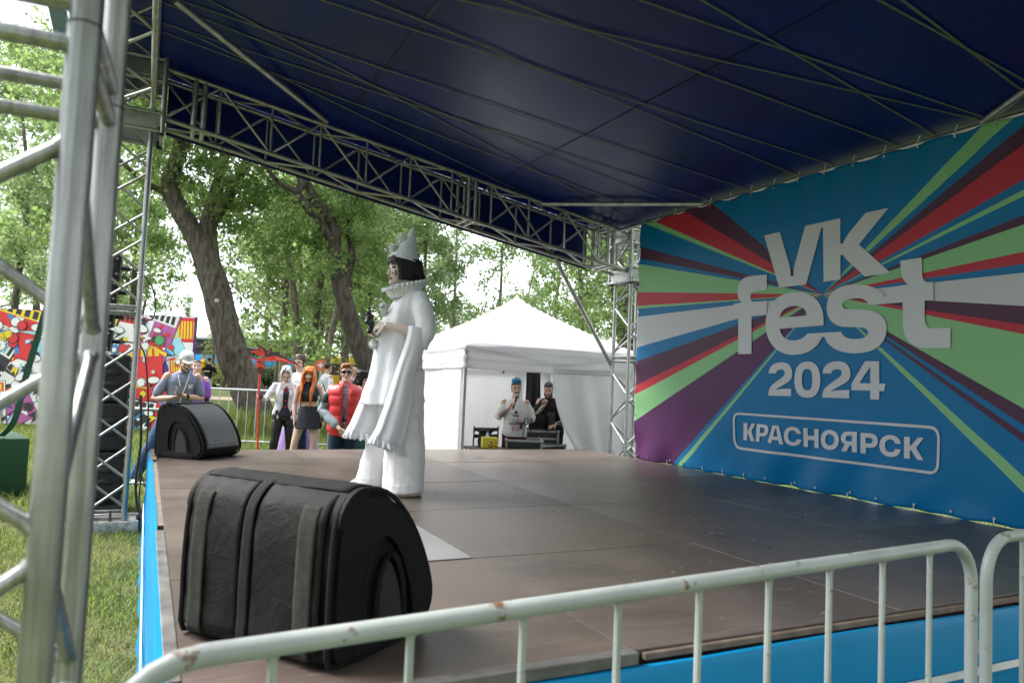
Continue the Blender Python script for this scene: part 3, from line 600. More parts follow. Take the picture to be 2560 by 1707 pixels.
def barrier(label, p0, p1, m=RUSTW, zg=0.0, H=1.1, pitch=.232, rt=.0205, rb=.0095, zlow=.2, group=None, seg=14):
    p0, p1 = Vector((*p0, zg)), Vector((*p1, zg)); d = p1 - p0; L = d.length; a = math.atan2(d.y, d.x)
    t = thing('crowd_barrier', label, 'barrier', p0, a, group)
    R = .15; pts = [(0, 0, .02)]
    for k in range(7):
        w = PI / 2 * k / 6; pts.append((R - R * math.cos(w), 0, H - R + R * math.sin(w)))
    for k in range(7):
        w = PI / 2 * k / 6; pts.append((L - R + R * math.sin(w), 0, H - R + R * math.cos(w)))
    pts.append((L, 0, .02))
    q = MB(); q.tube(pts, rt, seg, up=(0, 1, 0)); q.build('frame', m, t)
    q = MB(); q.tube([(0, 0, zlow), (L, 0, zlow)], rt * .8, 10); q.build('bottom_rail', m, t)
    n = max(3, int(round(L / pitch)) - 1)
    for i in range(1, n + 1):
        x = L * i / (n + 1); q = MB(); q.tube([(x, 0, zlow), (x, 0, H)], rb, 8)
        q.tube([(x, 0, H - rt * 1.25), (x, 0, H - rt * .8)], [rb * 1.05, rb * 1.6], 8); q.build('bar', m, t)
    for x in (.18, L - .18):
        q = MB(); q.tube([(x, -.25, .02), (x, -.22, .06), (x, 0, .1), (x, .22, .06), (x, .25, .02)], .016, 8); q.build('foot', m, t)
    q = MB(); q.tube([(L, 0, .75), (L + .04, 0, .75), (L + .04, 0, .70)], .007, 6); q.tube([(0, 0, .9), (-.02, 0, .9)], .007, 6); q.build('hook', m, t)
    return t
GB = 'metal crowd barriers around the stage'
barrier('white chipped metal crowd barrier with rust spots right in front of the camera', (-.03, 1.401), (2.70, 1.664), group=GB, seg=24, pitch=.2625)
barrier('white crowd barrier entering from the right edge, next to the rust spotted one', (2.80, 1.672), (5.5, 1.93), group=GB, seg=20, pitch=.2625)
# ------------------------------------------------------------------ stage monitors in padded covers
CORD = mat('black_cordura', (.0055, .0055, .0062), .66, 0, .35, 5, .3, 300, .22, col2=(.003, .003, .0035))
CORD2 = mat('black_felt_trim', (.008, .008, .009), .85, 0, .3, 12, .5, 240, .3)
VELC = mat('dusty_velcro', (.040, .040, .033), .9, 0, .4, 30, .6, 260, .3, col2=(.024, .024, .020))
for m_ in (CORD,):
    t_, b_ = nodes_of(m_); tc_ = t_.nodes.new('ShaderNodeTexCoord'); n_ = t_.nodes.new('ShaderNodeTexNoise'); n_.inputs['Scale'].default_value = 17; n_.inputs['Detail'].default_value = 7; n_.inputs['Distortion'].default_value = 1.2
    t_.links.new(tc_.outputs['Object'], n_.inputs['Vector']); bp_ = t_.nodes.new('ShaderNodeBump'); bp_.inputs['Strength'].default_value = .30; bp_.inputs['Distance'].default_value = .02
    t_.links.new(n_.outputs['Fac'], bp_.inputs['Height']); old_ = b_.inputs['Normal'].links[0].from_node; t_.links.new(bp_.outputs[0], old_.inputs['Normal'])
def grille_mat():
    m = mat('perforated_grille', (.03, .03, .031), .42, .5, .2, 30); t, b = nodes_of(m)
    tc = t.nodes.new('ShaderNodeTexCoord'); v = t.nodes.new('ShaderNodeTexVoronoi'); v.inputs['Scale'].default_value = 95; v.inputs['Randomness'].default_value = 0
    t.links.new(tc.outputs['Object'], v.inputs['Vector'])
    r = t.nodes.new('ShaderNodeValToRGB'); r.color_ramp.elements[0].position = .25; r.color_ramp.elements[1].position = .42
    r.color_ramp.elements[0].color = (.004, .004, .004, 1); r.color_ramp.elements[1].color = (.085, .087, .09, 1)
    t.links.new(v.outputs['Distance'], r.inputs[0]); t.links.new(r.outputs[0], b.inputs['Base Color'])
    return m
GRI = grille_mat()
PROF = [(.0, .015), (-.012, .13), (-.014, .25), (-.008, .38), (.008, .452), (.06, .50), (.14, .512), (.24, .492), (.33, .435), (.42, .34), (.49, .23), (.53, .13), (.52, .06), (.46, .012), (.3, .0), (.12, .0)]
def resamp(P, n, closed=True):
    P = [Vector((p[0], p[1], 0)) for p in P]; N = len(P); out = []
    m = N if closed else N - 1; per = n / m
    for i in range(n if closed else n + 1):
        t = i / per; k = min(int(t), m - 1) if not closed else int(t) % N; u = t - int(t) if (closed or int(t) < m) else 1.0
        g = lambda j: P[j % N] if closed else P[min(max(j, 0), N - 1)]
        a, b, c, d = g(k - 1), g(k), g(k + 1), g(k + 2)
        out.append(.5 * ((2 * b) + (c - a) * u + (2 * a - 5 * b + 4 * c - d) * u * u + (3 * b - a - 3 * c + d) * u ** 3))
    return out
def monitor(label, loc, rz, seed, W=.305):
    t = thing('stage_monitor', label, 'stage monitor', loc, rz, 'wedge monitors in black covers on the stage')
    PP = resamp(PROF, 96); q = MB(); rs = []
    NS = 36
    for i in range(NS + 1):
        x = -W + 2 * W * i / NS; e = min(i, NS - i) / NS; sh = 1 - .05 * max(0, 1 - e * 12) ** 2
        ring = []
        for p in PP:
            cx_, cz_ = .24, .22
            d, z = cx_ + (p.x - cx_) * sh, cz_ + (p.y - cz_) * sh
            w = .007 * fbm((x * 1.2 + seed, d, z), 4) + (.004 * fbm((x + seed, d, z), 14)) + .003 * fbm((x * 6 + seed, d * 2, z * 2), 4)
            nrm = Vector((p.x - cx_, p.y - cz_)).normalized()
            if z < .03: w = 0
            ring.append(Vector((x, d + nrm.x * w, max(0.001, z + nrm.y * w))))
        rs.append(ring)
    q.rings(rs); q.build('padded_cover', CORD, t, auto=False)
    for sx in (-1, 1):       # piping round each end
        q = MB(); pts = [Vector((sx * (W - .002), p.x, max(.008, p.y))) for p in PP[::2]]; pts.append(pts[0]); pts.append(pts[1])
        q.tube(pts, .0085, 8, up=(1, 0, 0)); q.build('piping', CORD2, t)
        # end flap with an arched opening, second flap inside it
        outl = [(p.x * .93 + .017, max(.012, p.y * .93 + .012)) for p in PP]
        arch = resamp([(.16, .07), (.135, .18), (.15, .29), (.20, .355), (.26, .35), (.32, .29), (.37, .20), (.40, .12), (.405, .07), (.33, .06)], 50)
        to = lambda a, b, c, s_=sx, o=0.006: Vector((s_ * (W + o + (c if s_ > 0 else -c)) , a, b))
        fill2d([outl, [(p.x, p.y) for p in arch]], 'end_flap', CORD, t, .016, to)
        q = MB(); pts = [Vector((sx * (W + .013), p.x, p.y)) for p in arch]; q.tube(pts + pts[:2], .006, 6, up=(1, 0, 0)); q.build('piping', CORD2, t)
        ar2 = resamp([(.20, .05), (.19, .15), (.205, .24), (.245, .275), (.29, .24), (.325, .17), (.345, .10), (.34, .05)], 40)
        fill2d([[(p.x, p.y) for p in ar2]], 'inner_flap', BLACKP, t, .006, lambda a, b, c, s_=sx: Vector((s_ * (W + .004) + c, a, b)))
        q = MB(); rs = []
        band = resamp([(.21, .05), (.20, .16), (.215, .25), (.255, .295), (.30, .26), (.34, .18), (.36, .08)], 30, False)
        for i, p in enumerate(band):
            k = sx * (W + .004 + .012 * math.sin(i / 30 * PI))
            rs.append([Vector((k - .004, p.x - .012, p.y)), Vector((k + .004, p.x - .012, p.y)), Vector((k + .004, p.x + .012, p.y + .004)), Vector((k - .004, p.x + .012, p.y + .004))])
        q.rings(rs); q.build('inner_flap', CORD, t)
        q = MB(); q.bbox((sx * (W + .010), .26, .03), (.018, .34, .055), .006); q.build('lower_flap', CORD, t)
    def patch(name, i0, i1, x0, x1, m, lift, nx=10, rough=0.0, sd=0):
        q = MB(); rows = []
        for i in range(i0, i1 + 1):
            p = PP[i % 96]; a = PP[(i - 1) % 96]; b = PP[(i + 1) % 96]; tg = (b - a).normalized(); nr = Vector((-tg.y, tg.x, 0))
            if nr.dot(p - Vector((.24, .22, 0))) < 0: nr = -nr
            rows.append([Vector((x0 + (x1 - x0) * k / nx, p.x + nr.x * (lift + rough * fbm((k * .3 + sd, i * .2, seed), 1)), max(.006, p.y + nr.y * (lift + rough * fbm((k * .3 + sd, i * .2, seed), 1))))) for k in range(nx + 1)])
        n = nx + 1; vs = [v for r in rows for v in r]
        q.add(vs, [(r * n + k, (r + 1) * n + k, (r + 1) * n + k + 1, r * n + k + 1) for r in range(len(rows) - 1) for k in range(nx)])
        o = q.build(name, m, t, auto=False); md = o.modifiers.new('t', 'SOLIDIFY'); md.thickness = .004; md.offset = 0
        return o
    patch('velcro_strip', 1, 25, -W + .045, -W + .105, VELC, .0125, 6, .002, 1)
    patch('velcro_strip', 1, 25, W - .125, W - .06, VELC, .0125, 6, .002, 2)
    patch('centre_strap', 0, 36, -.045, -.005, CORD2, .010, 4, .002, 3)
    patch('cover_panel', 2, 31, -W + .03, -.055, CORD, .007, 12, .004, 4)
    patch('cover_panel', 2, 31, .005, W - .03, CORD, .007, 12, .004, 5)
    patch('top_trim', 30, 38, -W + .01, W - .01, CORD2, .011, 16, .004, 6)
    patch('grille', 40, 68, -W + .05, W - .04, GRI, .008, 16, 0, 7)
    q = MB(); q.box((W - .052, .508, .135), (.006, .012, .03)); q.build('badge', WHITEP, t)
    # corner flap folded over at the top
    for sx in (-1, 1):
        q = MB(); rs = []
        for i in range(10):
            a = i / 9; p = PP[int(20 + a * 14)]
            rs.append([Vector((sx * (W - .075 + .0 * a), p.x, p.y + .009)), Vector((sx * (W + .014), p.x, p.y + .010)), Vector((sx * (W + .016), p.x + .02, p.y - .05 * math.sin(a * PI))), Vector((sx * (W + .004), p.x + .02, p.y - .05))])
        q.rings(rs); q.build('corner_flap', CORD, t)
    return t
monitor('padded black stage monitor in the foreground with its back and dusty velcro strips showing', (.345, 2.42, SH), math.radians(-53), 1.7)
def far_mon():
    # front grille towards stage centre: local +y = (.74,-.67)
    return monitor('black stage monitor at the far left stage corner with its silver grille showing', (.33, 8.15, SH), math.radians(-132), 5.2, .285)
far_mon()
q = MB(); q.tube([(.22, 8.02, SH + .06), (.17, 7.94, SH + .03), (.145, 7.8, SH + .018), (.13, 7.62, SH - .03), (.125, 7.6, SH - .12)], .007, 7)
tag(q.build('monitor_cable', BLACKP), 'black cable running from the far monitor over the stage edge', 'cable')

# ------------------------------------------------------------------ loudspeaker stack behind the left tower
SUBM = mat('black_textured_paint', (.014, .014, .016), .6, 0, .3, 12, .5, 180, .5)
def subwoofer(label, loc, first=None):
    if first: return dup(first, loc, None, label)
    t = thing('subwoofer', label, 'subwoofer', loc, 0, 'black subwoofers stacked behind the left tower')
    q = MB(); q.bbox((0, .35, .253), (.54, .7, .498), .025); q.build('cabinet', SUBM, t, smooth=False)
    for sx in (-.155, .155):
        for z in (.12, .24):
            q = MB(); q.ell((sx * .75, -.001, z + .07), (.075, .012, .034), 16, 8); q.build('handle_recess', BLACKP, t)
    q = MB(); q.box((0, -.004, .25), (.05, .012, .1), Matrix.Rotation(.25, 3, 'Y')); q.build('latch_recess', BLACKP, t)
    for z in (.06, .17, .35, .45):
        q = MB(); q.tube([(.28, .12, z), (.335, .12, z)], .045, 14); q.tube([(.27, .12, z), (.34, .12, z)], .014, 8); q.build('castor_wheel', BLACKM, t)
    return t
s0 = None
for i, x in enumerate((-.42,)):
    for k in range(3):
        lab = '%s subwoofer in the %s loudspeaker stack behind the left tower' % (('lowest', 'middle', 'topmost')[k], 'black')
        s0_ = subwoofer(lab, (x, 8.78, .2 + .507 * k), s0); s0 = s0 or s0_
q = MB(); q.bbox((-.42, 9.1, .12), (.62, .8, .05), .005)
for x in (-.68, -.42, -.16): q.bbox((x, 9.1, .055), (.1, .78, .08), .005)
tag(q.build('pallet', mat('black_board', (.02, .02, .02), .7)), 'low black pallet under the subwoofer stack', 'pallet')
l0 = None
for k in range(4):
    lab = 'small black line array box, %s in the column above the subwoofers' % ('lowest', 'second from bottom', 'third from bottom', 'topmost')[k]
    z = 1.735 + .262 * k; loc = (-.62 + .012 * k, 9.0, z)
    if l0 is None:
        l0 = thing('line_array_box', lab, 'loudspeaker', loc, 0, 'line array boxes stacked on the subwoofers')
        q = MB(); prof = [(-.10, 0), (.27, .02), (.285, .235), (-.10, .252)]
        q.rings([[Vector((a, -.24, b)) for a, b in prof], [Vector((a, .24, b)) for a, b in prof]]); q.build('cabinet', SUBM, l0, smooth=False)
        q = MB(); q.bbox((.225, -.246, .125), (.05, .014, .23), .003); q.build('rigging_bar', BLACKM, l0, smooth=False)
        q = MB(); q.tube([(.245, -.255, .04), (.245, -.25, .04)], .012, 8); q.tube([(.245, -.255, .2), (.245, -.25, .2)], .012, 8); q.build('rigging_pin', ALU, l0)
        q = MB(); q.tube([(.28, -.1, .12), (.36, -.1, .118)], .022, 8); q.build('connector', mat('blue_black_plastic', (.012, .015, .03), .4), l0)
    else:
        c = dup(l0, loc, None, lab)
def cable(label, pts, r=.008):
    P = [Vector(p) for p in pts]; R_ = resamp3(P, 10); q = MB(); q.tube(R_, r, 7)
    tag(q.build('cable', BLACKP), label, 'cable')
def resamp3(P, n):
    out = []
    for i in range(len(P) - 1):
        a, b, c, d = P[max(i - 1, 0)], P[i], P[i + 1], P[min(i + 2, len(P) - 1)]
        for k in range(n):
            u = k / n; out.append(.5 * ((2 * b) + (c - a) * u + (2 * a - 5 * b + 4 * c - d) * u * u + (3 * b - a - 3 * c + d) * u ** 3))
    return out + [P[-1]]
cable('black cable looping from the topmost loudspeaker box behind the tower', [(-.24, 8.9, 2.64), (-.1, 8.85, 2.6), (.02, 8.8, 2.42), (.05, 8.75, 2.2), (0, 8.8, 2.1), (-.22, 8.9, 2.12)])
cable('black cable drooping from the lower loudspeaker box to the ground', [(-.25, 8.9, 1.86), (-.05, 8.9, 1.80), (.03, 8.85, 1.4), (.06, 8.8, .8), (.02, 8.7, .25), (.08, 8.6, .02)])
cable('bundle of black cables hanging behind the tower foot', [(-.03, 8.75, 1.3), (.0, 8.7, .8), (-.02, 8.6, .4), (.03, 8.5, .1), (.12, 8.4, .02)], .014)
cable('thin black cable running from the red plug along the stage corner', [(.02, 8.7, .5), (.1, 8.5, .33), (.2, 8.45, .36)], .007)
q = MB(); q.tube([(.02, 8.45, .06), (.09, 8.43, .07), (.13, 8.42, .065)], [.035, .03, .022], 10, True)
tag(q.build('power_plug', mat('red_plastic', (.35, .02, .02), .4)), 'red industrial power plug lying in the grass by the tower foot', 'plug')

# ballast block, strap and plank at the far left
GRN = mat('green_cloth', (.010, .060, .022), .8, 0, .4, 6, .5, 120, col2=(.006, .045, .016))
q = MB(); q.bbox((-1.88, 10.75, .35), (1.2, 1.0, .70), .03, Matrix.Rotation(.25, 3, 'Z')); 
tag(q.build('ballast_block', GRN), 'dark green cloth covered ballast block on the grass at the left edge', 'ballast block')
def strap(label, pts, w, m):
    P = resamp3([Vector(p) for p in pts], 8); q = MB(); rs = []
    for i, p in enumerate(P):
        s = Vector((.9, -.43, 0)) * w / 2; d = Vector((.43, .9, 0)) * .003
        rs.append([p - s - d, p + s - d, p + s + d, p - s + d])
    q.rings(rs); tag(q.build('ratchet_strap', m), label, 'strap')
GRW = mat('green_webbing', (.012, .07, .045), .7, 0, .3, 40, .3, 200)
strap('dark green ratchet strap pulled from the tower down to the ballast block', [(-.45, 8.5, 4.3), (-.80, 9.18, 3.1), (-1.17, 9.85, 1.60), (-1.30, 10.1, .95), (-1.46, 10.4, .72)], .075, GRW)
strap('short green strap hanging beside the closest tower at the top left', [(-.62, 3.62, 3.75), (-.50, 3.53, 3.35), (-.40, 3.46, 2.98), (-.385, 3.45, 2.92)], .07, GRW)
q = MB(); q.bbox((-1.42, 9.0, .03), (1.0, .09, .06), .006, Matrix.Rotation(-.25, 3, 'Z')); tag(q.build('wooden_batten', mat('raw_pine', (.26, .17, .09), .8, 0, .3, 10)), 'raw wooden batten lying in the grass at the left edge', 'batten')

# ------------------------------------------------------------------ comic style mural wall (generic collage)
CP = [(.62, .03, .03), (.75, .55, .02), (.03, .22, .55), (.75, .74, .70), (.02, .02, .025), (.30, .62, .72), (.08, .35, .12), (.70, .28, .05), (.42, .10, .30), (.72, .50, .38)]
def pm(i):
    c = CP[i]
    m = mat('print_ink_%s' % 'abcdefghij'[i], c, .5, 0, .10, 2.5)
    return m
INK = [pm(i) for i in range(len(CP))]
WA, WB = Vector((.965, 18.44, 0)), Vector((-7.0, 22.35, 0))
wdir = (WB - WA).normalized(); wn = Vector((wdir.y, -wdir.x, 0)); wn = wn if wn.y < 0 else -wn
mural = thing('mural_wall', 'colourful comic style poster wall on the grass behind the loudspeakers', 'mural wall')
L = (WB - WA).length; wz0, wz1 = .16, 2.80
q = MB(); mid = (WA + WB) / 2; q.box(mid - wn * .05 + Vector((0, 0, (wz0 + wz1) / 2)), (L, .08, wz1 - wz0), Matrix.Rotation(math.atan2(wdir.y, wdir.x), 3, 'Z'))
q.build('board', mat('purple_board', (.10, .03, .18), .6), mural, smooth=False)
def wp(a, z, o): return WA + wdir * a + wn * o + Vector((0, 0, z))
rr = random.Random(21)
def clipbox(poly):
    """clip a polygon to the board"""
    def cl(P, f, inter):
        out = []
        for i in range(len(P)):
            a, b = P[i], P[(i + 1) % len(P)]
            if f(a): out.append(a)
            if f(a) != f(b): out.append(inter(a, b))
        return out
    lx = lambda c: (lambda a, b: (c, a[1] + (b[1] - a[1]) * (c - a[0]) / (b[0] - a[0])))
    lz = lambda c: (lambda a, b: (a[0] + (b[0] - a[0]) * (c - a[1]) / (b[1] - a[1]), c))
    for f, i in ((lambda p: p[0] > .03, lx(.03)), (lambda p: p[0] < L - .03, lx(L - .03)), (lambda p: p[1] > wz0 + .01, lz(wz0 + .01)), (lambda p: p[1] < wz1 - .01, lz(wz1 - .01))):
        if len(poly) < 3: return []
        poly = cl(poly, f, i)
    return poly
def poster(a0, z0, w, h, rot, bg, lvl, seed):
    r = random.Random(seed); q = MB(); ca, sa = math.cos(rot), math.sin(rot); o = .002 + lvl * .0016
    def T(u, v): return (a0 + u * ca - v * sa, z0 + u * sa + v * ca)
    def P(poly, mi, k):
        pl = clipbox([T(*p) for p in poly])
        if len(pl) >= 3:
            vs = [wp(a, z, o + k * .0011) for a, z in pl]; q.add(vs, [tuple(range(len(vs)))], mi)
    E = [(-w / 2, -h / 2), (w / 2, -h / 2), (w / 2, h / 2), (-w / 2, h / 2)]
    P([(x * 1.03, y * 1.03) for x, y in E], 4, 0); P(E, bg, 1)
    # title band with block strokes
    tb = r.choice([0, 1, 3]); P([(-w * .47, h * .26), (w * .47, h * .26), (w * .47, h * .47), (-w * .47, h * .47)], tb if tb != bg else 0, 2)
    n = r.randint(4, 7)
    for i in range(n):
        x0 = -w * .42 + i * w * .84 / n; ww = w * .84 / n * .62; s_ = r.uniform(-.01, .02)
        P([(x0, h * .29), (x0 + ww, h * .29), (x0 + ww + s_, h * .44), (x0 + s_, h * .44)], 4 if tb in (1, 3) else 1, 3)
    # diagonal rays / speed lines
    k = 4; cx_, cz_ = r.uniform(-.2, .2) * w, r.uniform(-.25, .0) * h
    for i in range(r.randint(9, 15)):
        a = r.uniform(0, 2 * PI); l = r.uniform(.3, .6) * w; b_ = r.uniform(.05, .16)
        p = (cx_ + l * math.cos(a - b_), cz_ + l * math.sin(a - b_)); p2 = (cx_ + l * math.cos(a + b_), cz_ + l * math.sin(a + b_))
        cl = lambda v: (min(max(v[0], -w / 2), w / 2), min(max(v[1], -h / 2), h * .25))
        P([(cx_, cz_), cl(p), cl(p2)], r.choice([0, 0, 2, 3, 4, 4, 5, 1]), k); k += 1
    for i in range(r.randint(7, 12)):      # starbursts, discs, balloons
        x, z = r.uniform(-.36, .36) * w, r.uniform(-.40, .16) * h; R_ = r.uniform(.035, .13) * min(w, h) * 1.2
        typ = r.choice('sdbz')
        if typ == 's':
            pts = [(x + (R_ if j % 2 else R_ * .6) * math.cos(j * PI / 9), z + (R_ if j % 2 else R_ * .6) * math.sin(j * PI / 9)) for j in range(18)]
        elif typ == 'd': pts = [(x + R_ * .8 * math.cos(j * PI / 10), z + R_ * .8 * math.sin(j * PI / 10)) for j in range(20)]
        elif typ == 'b': pts = [(x + R_ * 1.3 * math.cos(j * PI / 10), z + R_ * .7 * math.sin(j * PI / 10)) for j in range(20)]
        else: pts = [(x - R_, z + R_ * .2), (x - .1 * R_, z + R_ * .3), (x - .3 * R_, z + R_), (x + R_, z - .1 * R_), (x + .1 * R_, z - .1 * R_), (x + .35 * R_, z - R_)]
        pts = [(min(max(px, -w / 2), w / 2), min(max(pz, -h / 2), h * .25)) for px, pz in pts]
        out = [(x + (px - x) * 1.13, z + (pz - z) * 1.13) for px, pz in pts]
        P(out, 4, k); k += 1; P(pts, 3 if typ == 'b' else r.choice([0, 0, 1, 2, 3, 3, 4, 4, 5, 6, 9]), k); k += 1
    if q.f: q.build('poster', INK, mural, smooth=False)
lvl = 0
for i, (a0, z0, w, h, rot, bg) in enumerate([(.25, 1.5, .6, 2.7, 0, 4), (.42, 1.9, .5, 2.2, -.45, 1), (.30, 1.0, .35, 1.8, -.1, 1), (1.05, 2.35, 1.1, 1.3, .3, 5), (1.15, 1.4, .95, 1.5, -.08, 4), (1.2, .45, 1.2, .8, .1, 3), (1.75, 2.3, .9, 1.2, .15, 3), (1.75, 1.4, .6, .9, -.2, 3), (.35, .5, .9, 1.0, .2, 2),
        (2.5, 2.2, 1.1, 1.5, .35, 3), (2.3, 1.0, 1.0, 1.3, -.2, 7), (3.1, .7, 1.1, 1.2, .15, 0), (3.35, 2.2, 1.0, 1.4, .1, 5), (3.9, 1.3, 1.1, 1.4, -.5, 5), (4.0, .6, .8, .9, -.5, 1), (4.2, 2.35, 1.2, 1.2, .25, 5), (4.75, 1.5, .9, 1.5, .5, 2), (4.7, .6, 1.0, 1.0, -.1, 3), (5.3, 2.2, 1.0, 1.4, -.2, 0), (5.5, 1.0, 1.1, 1.3, .2, 6), (6.2, 1.9, 1.1, 1.6, .1, 1), (6.4, .8, 1.1, 1.1, -.2, 5), (7.1, 2.1, 1.1, 1.5, -.2, 3), (7.3, .9, 1.1, 1.4, .2, 2), (8.1, 1.9, 1.2, 1.7, .1, 7), (8.3, .8, 1.1, 1.2, 0, 5)]):
    poster(a0, z0, w, h, rot, (3, 0, 4, 3, 2, 3, 0, 5, 4, 3, 8)[i * 7 % 11], i, 100 + i)
q = MB()
for a in (.4, 2.6, 4.8, 7): q.box(wp(a, .5, -.35), (.06, .6, .9))
q.build('rear_prop', BLACKM, mural, smooth=False)

# ------------------------------------------------------------------ white tent
TENT = mat('white_polyester', (.84, .84, .85), .7, 0, .04, 1.5, .12, 9, .3, trans=.6)
tent = thing('pop_up_tent', 'white pop up tent with pointed roof and side walls behind the stage', 'tent')
tx0, tx1, ty0, ty1 = 3.86, 6.86, 9.25, 12.25
tcx, tcy, apz, evz, vbz = (tx0 + tx1) / 2, (ty0 + ty1) / 2, 3.04, 2.10, 1.775
q = MB(); N = 40; vs = []; 
def tz(u, v):
    """u,v in -1..1; concave ridges from a rounded peak"""
    m = max(abs(u), abs(v)); dgl = min(abs(u), abs(v)) / (m + 1e-6)
    r = m ** .80
    z = apz - (apz - evz) * r + .05 * (1 - m) * 0 
    z -= .07 * (1 - dgl) * m * (1 - m) * 2
    return min(z, apz - .05 + .05 * (1 - min(1, m / .05)))
for j in range(N + 1):
    for i in range(N + 1):
        u, v = -1 + 2 * i / N, -1 + 2 * j / N
        vs.append((tcx + u * 1.5, tcy + v * 1.5, tz(u, v) + .006 * fbm((u * 2, v * 2, 1), 1.2)))
q.add(vs, [(j * (N + 1) + i, j * (N + 1) + i + 1, (j + 1) * (N + 1) + i + 1, (j + 1) * (N + 1) + i) for j in range(N) for i in range(N)])
o = q.build('roof', TENT, tent, auto=False); md = o.modifiers.new('t', 'SOLIDIFY'); md.thickness = .003
def cloth(name, a, b, z0, z1, fold=.02, freq=7, sag=0.0, m=TENT, seed=0, top_fold=.3, nz=24, nx=60, shear=None, horiz=False):
    a, b = Vector((*a, 0)), Vector((*b, 0)); d = b - a; Lc = d.length; d.normalize(); n = Vector((d.y, -d.x, 0)); vs = []
    for k in range(nz + 1):
        t = k / nz
        for i in range(nx + 1):
            s_ = i / nx; z = z1 - (z1 - z0) * t - sag * 4 * s_ * (1 - s_) * t
            if horiz: w = fold * (.8 * math.sin(t * 13 + 2.2 * fbm((s_ * 2 + seed, 0, 0), 1.0)) * math.sin(min(1, t * 1.4) * PI) + fbm((s_ * 3 + seed, t * 3, 2), 1.3))
            else: w = fold * (top_fold + (1 - top_fold) * t) * (math.sin(s_ * freq + seed + 1.3 * fbm((s_ * 2, t * 2, seed), 1.0)) + .8 * fbm((s_ * 4 + seed, t * 1.5, 4), 1.2))
            sh = (shear(s_, t) if shear else 0.0)
            p = a + d * (s_ * Lc + sh) + n * w; vs.append((p.x, p.y, z))
    q = MB(); w_ = nx + 1
    q.add(vs, [(k * w_ + i, k * w_ + i + 1, (k + 1) * w_ + i + 1, (k + 1) * w_ + i) for k in range(nz) for i in range(nx)])
    o = q.build(name, m, tent, auto=False); md = o.modifiers.new('t', 'SOLIDIFY'); md.thickness = .003; return o
for a, b in (((tx0, ty0), (tx1, ty0)), ((tx1, ty0), (tx1, ty1)), ((tx1, ty1), (tx0, ty1)), ((tx0, ty1), (tx0, ty0))):
    cloth('valance', a, b, vbz, evz, .014, 5, .02, seed=a[0], horiz=True)
for x, y in ((tx0, ty0), (tx1, ty0), (tx1, ty1), (tx0, ty1)):
    q = MB(); q.bbox((x + (.03 if x == tx0 else -.03), y + (.03 if y == ty0 else -.03), 1.02), (.042, .042, 2.04), .004); q.build('tent_leg', GALV, tent, smooth=False)
cloth('side_wall', (tx0 + .02, ty1), (tx0 + .02, ty0 + .1), .03, vbz + .1, .025, 6, seed=2)
cloth('side_wall', (tx0 + .05, ty1 - .03), (tx0 + 2.4, ty1 - .03), .03, vbz + .1, .03, 8, seed=5)
cloth('side_wall', (tx0 + 2.28, ty1 - .05), (tx1, ty1 - .05), .03, vbz + .1, .03, 5, seed=9)
cloth('side_wall', (tx1 - .02, ty0), (tx1 - .02, ty1), .03, vbz + .1, .02, 6, seed=3)
cloth('front_curtain', (5.25, ty0 + .02), (tx1 - .02, ty0 + .02), .03, vbz + .06, .035, 22, seed=1, shear=lambda s_, t: .38 * (1 - s_) * (t / .62) ** 2.2)
q = MB(); q.tube([(tx0 + .05, ty0 + .04, evz - .03), (tcx, ty0 + .04, evz - .22), (tx1 - .05, ty0 + .04, evz - .03)], .015, 6); q.build('frame_bar', GALV, tent)
q = MB(); q.tube([(4.50, ty0 + .1, vbz + .04), (4.505, ty0 + .1, vbz - .02), (4.50, ty0 + .1, vbz - .05)], [.012, .008, .02], 8); q.build('hanging_clip', BLACKP, tent)
# black cloth hanging in the gap of the back wall
def hang_cloth():
    q = MB(); vs = []; nx, nz = 26, 20
    for k in range(nz + 1):
        for i in range(nx + 1):
            t, s_ = k / nz, i / nx; x = 5.83 - .0 + (.27 + .02 * t) * s_ + .02 * t
            vs.append((x + .04 * (1 - t) * 0, 11.2 + .035 * math.sin(s_ * 15 + t) * (.4 + t), 1.9 - .84 * t + .02 * math.sin(s_ * 9)))
    q.add(vs, [(k * (nx + 1) + i, k * (nx + 1) + i + 1, (k + 1) * (nx + 1) + i + 1, (k + 1) * (nx + 1) + i) for k in range(nz) for i in range(nx)])
    o = q.build('hanging_cloth', mat('black_cloth', (.012, .012, .015), .85, 0, .3, 9)); md = o.modifiers.new('t', 'SOLIDIFY'); md.thickness = .006
    tag(o, 'black cloth hanging inside the tent between the two men', 'cloth')
hang_cloth()

